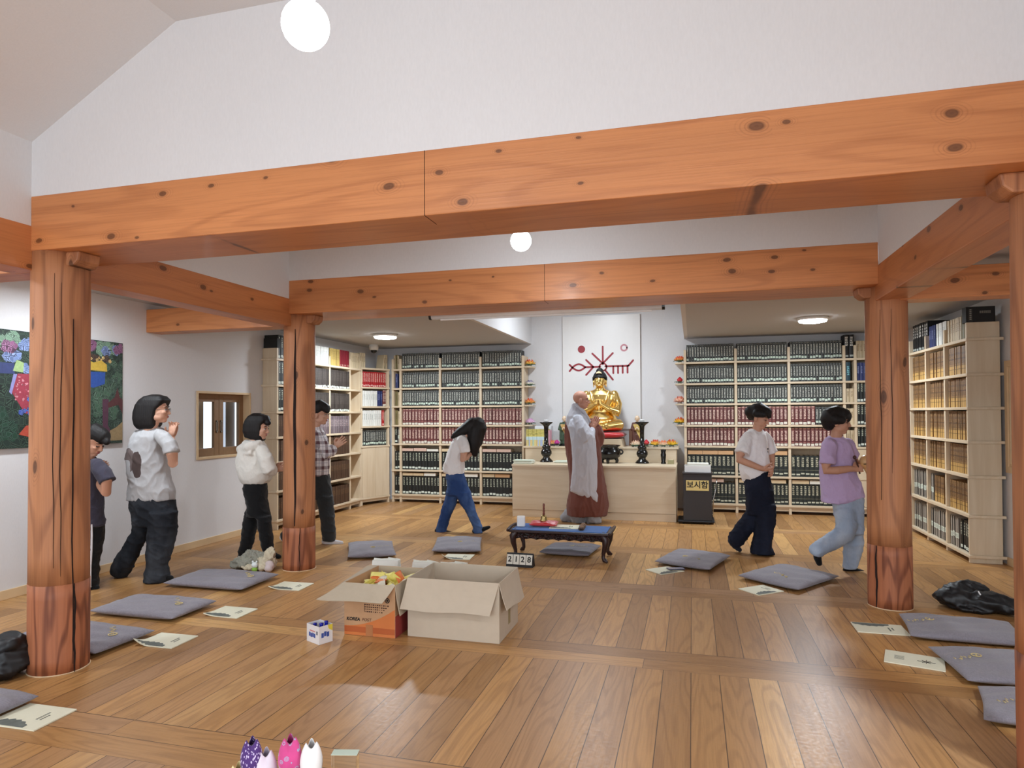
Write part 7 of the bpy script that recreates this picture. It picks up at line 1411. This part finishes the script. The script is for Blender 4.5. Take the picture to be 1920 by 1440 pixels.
def person(key, label, face, skin, s, top, bottom, sock, hair=True, hands=(), glasses=None, closed=False, hairrgb=(18, 16, 17), top_pick=None, top_name='t_shirt', bottom_name='trousers', vox=0.009, extra=None, ears=True):
    D = PEOPLE[key]
    t = thing('person', label, 'person', (D['pos'][0], D['pos'][1], 0.0), 0.26741)
    SK = plain('skin_%d_%d' % skin[:2], skin, 0.55, var=0.05, scale=30, spec=0.35)
    b = MB(); head_shape(b, D['head'], face, s, ears)
    for part in ('neck', 'arms'): add_pieces(b, D[part])
    tp = D.get('top') or D['robe']; add_pieces(b, [tp[0]], 0.62)
    for kd, st in (D.get('bottom') or [])[0:]:
        if kd == 'T': add_pieces(b, [[kd, st]], 0.36)
        else: add_pieces(b, [['T', [q[:3]+[min(q[3], q[4])*0.28] for q in sorted(st, key=lambda q: q[2])]]])
    ends = [min(st, key=lambda q: q[2])[:3] for kd, st in (D.get('bottom') or D.get('trousers'))]
    for kd, st in D['feet']:
        add_pieces(b, [[kd, st]], 0.8); p0 = Vector(st[0][:3]); e = min(ends, key=lambda q: (Vector(q)-p0).length)
        b.tube([e, tuple(p0)], .028, 10, True)
    for (w, d, n, sd, cu, sp) in hands: hand_shape(b, D[w], d, n, sd, s*0.97, cu, sp)
    soft(b, 'body', SK, t, 0.0048, 2)
    face_parts(t, D['head'], face, s, glasses=glasses, closed=closed)
    if hair:
        b = MB(); add_pieces(b, D['hair'], grow=0.009, p=5)
        HM = MATS.get('black_hair')
        if HM is None:
            k = N('black_hair'); o_ = k.coord('Object'); st_ = k.noise(k.vmul(o_, (120, 120, 6)), 1.0, 3); k.bump(st_, 0.5, 0.006)
            HM = MATS['black_hair'] = k.done(k.mix(st_, lin((10, 9, 10)), lin((30, 26, 26))), 0.6, spec=0.35)
        soft(b, 'hair', HM, t, 0.007, 3)
    if 'top' in D:
        b = MB(); add_pieces(b, D['top'], cuff=True); o = soft(b, top_name, top, t, vox, 3, pick=top_pick); fold(o, 0.010, (7.0, 7.0, 5.0), 2)
    if 'bottom' in D:
        b = MB(); add_pieces(b, D['bottom']); o = soft(b, bottom_name, bottom, t, vox, 5); fold(o, 0.010, (5.0, 5.0, 9.0), 1)
    for i, (kd, st) in enumerate(D['feet']):
        b = MB(); add_pieces(b, [[kd, st]]); p0, p1 = Vector(st[0][:3]), Vector(st[-1][:3])
        # flat sole, rounded toe
        b.ball(p0.lerp(p1, .55)+Vector((0, 0, -.004)), (.065*s, .036, .024), 14, frame((p1-p0)))
        o = soft(b, 'sock', sock, t, 0.007, 3)
    return t
def denim(name, rgb, fade):
    k = N(name); o = k.coord('Object'); n = k.noise(k.vmul(o, (1, 1, .5)), 5, 3); w = k.noise(k.vmul(o, (1, 1, .2)), 300, 2)
    col = k.mix(k.rng(n, .42, .72), lin(rgb), lin(fade)); col = k.mix(k.math('MULTIPLY', w, .4), col, tuple(c*.6 for c in lin(rgb)))
    k.bump(k.noise(k.vmul(o, (1, 1, .6)), 12, 3, dist=.8), .5, .02); return k.done(col, .9, spec=.2)
k = N('plaid_flannel'); o_ = k.sep(k.coord('Object')); 
def stripes(v, per, wd, off=0.0): return k.math('LESS_THAN', k.math('FRACT', k.math('ADD', k.math('DIVIDE', v, per), off)), wd)
hx = k.math('ADD', k.math('MULTIPLY', o_[0], .9), k.math('MULTIPLY', o_[1], .6))
sA = k.math('MULTIPLY', k.math('ADD', stripes(hx, .085, .38), stripes(o_[2], .095, .36, .2)), .5)
sB = k.math('MULTIPLY', k.math('ADD', stripes(hx, .085, .12, .35), stripes(o_[2], .095, .10, .5)), .5)
col = k.mix(k.math('MULTIPLY', sA, 1.25, clamp=True), lin((222, 218, 220)), lin((92, 62, 68))); col = k.mix(k.math('MULTIPLY', sB, .8), col, lin((150, 150, 166)))
k.bump(k.noise(k.coord('Object'), 12, 3), .4, .02); PLAID = k.done(col, .9)
def printed_jersey():
    k = N('heather_grey_printed_jersey'); o = k.coord('Object'); s = k.sep(o); X, Y, Z = s
    f = k.noise(o, 9, 4); w = k.noise(o, 260, 2)
    col = k.mix(f, lin((172, 172, 174)), lin((196, 196, 197))); col = k.mix(k.math('MULTIPLY', w, .35), col, lin((140, 140, 142)))
    wob = k.math('MULTIPLY', k.math('SUBTRACT', k.noise(o, 14, 2), .5), .03)
    def ell(cx, cz, rx, rz):
        a = k.math('DIVIDE', k.math('SUBTRACT', k.math('ADD', X, wob), cx), rx); b_ = k.math('DIVIDE', k.math('SUBTRACT', k.math('ADD', Z, wob), cz), rz)
        return k.math('LESS_THAN', k.math('ADD', k.math('POWER', k.math('ABSOLUTE', a), 2.6), k.math('POWER', k.math('ABSOLUTE', b_), 2.6)), 1.0)
    back = k.math('LESS_THAN', Y, .06)
    m1 = k.math('MULTIPLY', k.math('SUBTRACT', ell(-.20, 1.06, .075, .105), ell(-.215, .985, .05, .075), clamp=True), back)
    m2 = k.math('MULTIPLY', ell(-.105, 1.02, .042, .115), back)
    col = k.mix(m1, col, lin((112, 100, 98))); col = k.mix(m2, col, lin((82, 70, 68)))
    k.bump(k.noise(k.vmul(o, (1, 1, .5)), 11, 3, dist=.6), .45, .02); return k.done(col, .9, spec=.2)
HEATHER = printed_jersey()
BLKS = cloth('black_sock', (15, 15, 17), fold=.2); WHTS = cloth('white_sock', (226, 226, 230), fold=.2); NAVS = cloth('navy_sock', (26, 30, 44), fold=.2)
person('G', 'woman with black bob and glasses in a grey t-shirt with brown print on the back', (.97, .22, .02), (204, 158, 134), 1.0, HEATHER, denim('charcoal_denim', (34, 37, 43), (72, 76, 82)), BLKS,
       hands=(('handR', (.10, .05, 1), (.3, 1, 0), 1, .32, .1), ('handL', (.16, -.05, 1), (.1, -1, 0), -1, .28, .1)), glasses='black', ears=False)
t = person('D', 'boy in a dark slate t-shirt looking down, half hidden behind the thick left pillar', (.90, -.12, -.42), (196, 146, 120), .97, cloth('slate_jersey', (64, 62, 76), fold=.5), cloth('black_track', (18, 18, 20), fold=.4), BLKS,
       hands=(('handR', (.5, .1, .8), (.1, 1, 0), 1, .35, 0), ('handL', (.5, -.1, .8), (.1, -1, 0), -1, .35, 0)), closed=True)
q = [st for kd, st in PEOPLE['D']['bottom'] if kd == 'L'][0]
MB().tube([(a[0]+a[3]*.72, a[1]-a[4]*.78, a[2]) for a in sorted(q, key=lambda v: v[2])], .008, 8).build('side_stripe', WHTS, t)
person('H', 'girl with straight black hair in a pale hoodie and black trousers', (.96, -.14, -.10), (204, 158, 136), .94, cloth('pale_fleece', (226, 222, 214), var=.05, fold=.5), cloth('black_stretch', (15, 15, 17), fold=.3), BLKS,
       hands=(('handR', (.8, .1, .2), (.1, 1, 0), 1, .5, 0), ('handL', (.8, -.1, .2), (.1, -1, 0), -1, .5, 0)), top_name='hoodie', ears=False)
person('P', 'person in a plaid shirt with palms joined beside the cracked pillar', (.97, -.10, -.06), (206, 162, 138), 1.0, PLAID, cloth('charcoal_cotton', (50, 53, 55), var=.2, fold=.5), WHTS,
       hands=(('handR', (.72, .02, .62), (0, 1, 0), 1, .06, .25), ('handL', (.72, -.02, .62), (0, -1, 0), -1, .10, .25)), top_name='shirt')
person('B', 'girl with long black hair bowing in a white t-shirt and blue jeans', (.45, .0, -.89), (204, 158, 136), .95, cloth('white_jersey', (242, 240, 240), var=.04, fold=.5), denim('blue_denim', (44, 68, 116), (92, 120, 166)), BLKS,
       hands=(('handR', (.6, .1, .5), (.2, 1, 0), 1, .75, 0), ('handL', (.6, -.1, .5), (.2, -1, 0), -1, .75, 0)), closed=True, bottom_name='jeans')
ROBE = cloth('grey_robe_linen', (192, 193, 202), var=.06, fold=.4); KAS = cloth('brown_kasaya', (112, 66, 56), var=.1, fold=.5); TRG = cloth('grey_monk_trousers', (160, 162, 168), fold=.5)
t = person('K', 'bald monk in a grey robe and brown mantle, palms joined before the golden statue', (.985, -.12, -.04), (188, 138, 118), 1.04, ROBE, None, TRG, hair=False,
       hands=(('handR', (.40, .02, .92), (0, 1, 0), 1, .05, .12), ('handL', (.40, -.02, .92), (0, -1, 0), -1, .05, .12)), glasses='brown')
D = PEOPLE['K']
b = MB(); add_pieces(b, D['robe']); o = soft(b, 'grey_robe', ROBE, t, .008, 8); fold(o, .012, (8, 6, 2.4), 3)
b = MB(); add_pieces(b, D['kasaya']); o = soft(b, 'brown_mantle', KAS, t, .010, 4); fold(o, .013, (7, 5, 2.0), 4)
b = MB(); add_pieces(b, D['trousers']); o = soft(b, 'trousers', TRG, t, .010, 3); fold(o, .012, (9, 9, 6), 5)
hc = Vector(D['head'])
for q in (-1, 1): MB().tube([tuple(hc+Vector(v)) for v in ((-.075, q*.02+.0, -.055), (-.04, q*.07, -.10), (.03, q*.075, -.165), (.085, q*.04, -.235), (.11, q*.01, -.29))], .016, 10, True).build('collar_band', ROBE, t, smooth=True)
def wpr(c): return 1 if (c.y < -.03 and ((c.x-.095)**2+(c.z-1.075)**2 < .013**2 or (c.x-.088)**2+(c.z-1.045)**2 < .009**2)) else 0
person('W', 'boy in a white t-shirt and dark wide jeans, hands clasped', (.74, -.60, -.30), (196, 148, 122), .97, [MATS['white_jersey'], plain('shirt_print_ink', (60, 60, 66), .8)], denim('navy_denim', (24, 28, 42), (40, 46, 64)), NAVS,
       hands=(('handR', (.93, -.12, -.12), (.1, .5, .8), 1, .45, 0), ('handL', (.1, -.75, -.55), (-.8, -.1, -.3), 1, .5, 0)), top_pick=wpr, closed=True, bottom_name='jeans')
t = person('V', 'boy in a lavender t-shirt and pale jeans stepping toward the pillar', (.88, -.46, -.06), (198, 150, 124), .97, cloth('lavender_jersey', (202, 180, 222), var=.06, fold=.5), denim('pale_denim', (162, 180, 204), (204, 216, 228)), BLKS,
       hands=(('handR', (.92, -.1, .12), (.1, 1, -.2), 1, .8, 0), ('handL', (.6, -.6, .3), (-.4, .6, .2), -1, .6, 0)), closed=True, bottom_name='jeans')
M_ = Matrix.Translation((PEOPLE['V']['pos'][0], PEOPLE['V']['pos'][1], 0)) @ Matrix.Rotation(.26741, 4, 'Z'); hv = Vector(PEOPLE['V']['handR'])
wf = thing('wooden_fish', 'hollow wooden fish drum held by the boy in lavender', 'wooden drum', M_ @ (hv+Vector((.115, .0, .05))), .3)
WFM = plain('honey_wood', (206, 162, 110), .35, var=.15, scale=14)
b = MB().ball((0, 0, .01), (.055, .05, .062), 20); b.tube([(0, 0, -.045), (.01, 0, -.075), (.02, 0, -.09)], [.018, .014, .016], 10, True); soft(b, 'drum', WFM, wf, .005, 2)
MB().cbox((-.02, -.047, -.005), (.05, .01, .006)).build('sound_slit', INK, wf)
ml = thing('wooden_mallet', 'dark wooden mallet in the fist of the boy in lavender', 'mallet', M_ @ (hv+Vector((.045, -.012, .01))), .3)
MB().tube([(.01, 0, -.05), (-.012, 0, .04), (-.03, 0, .085)], [.007, .007, .010], 8, True).build('handle', plain('dark_mallet_wood', (70, 36, 30), .4), ml, smooth=True)
MB().ball((-.034, 0, .092), (.016, .016, .018), 12).build('striking_head', MATS['dark_mallet_wood'], ml, smooth=True)
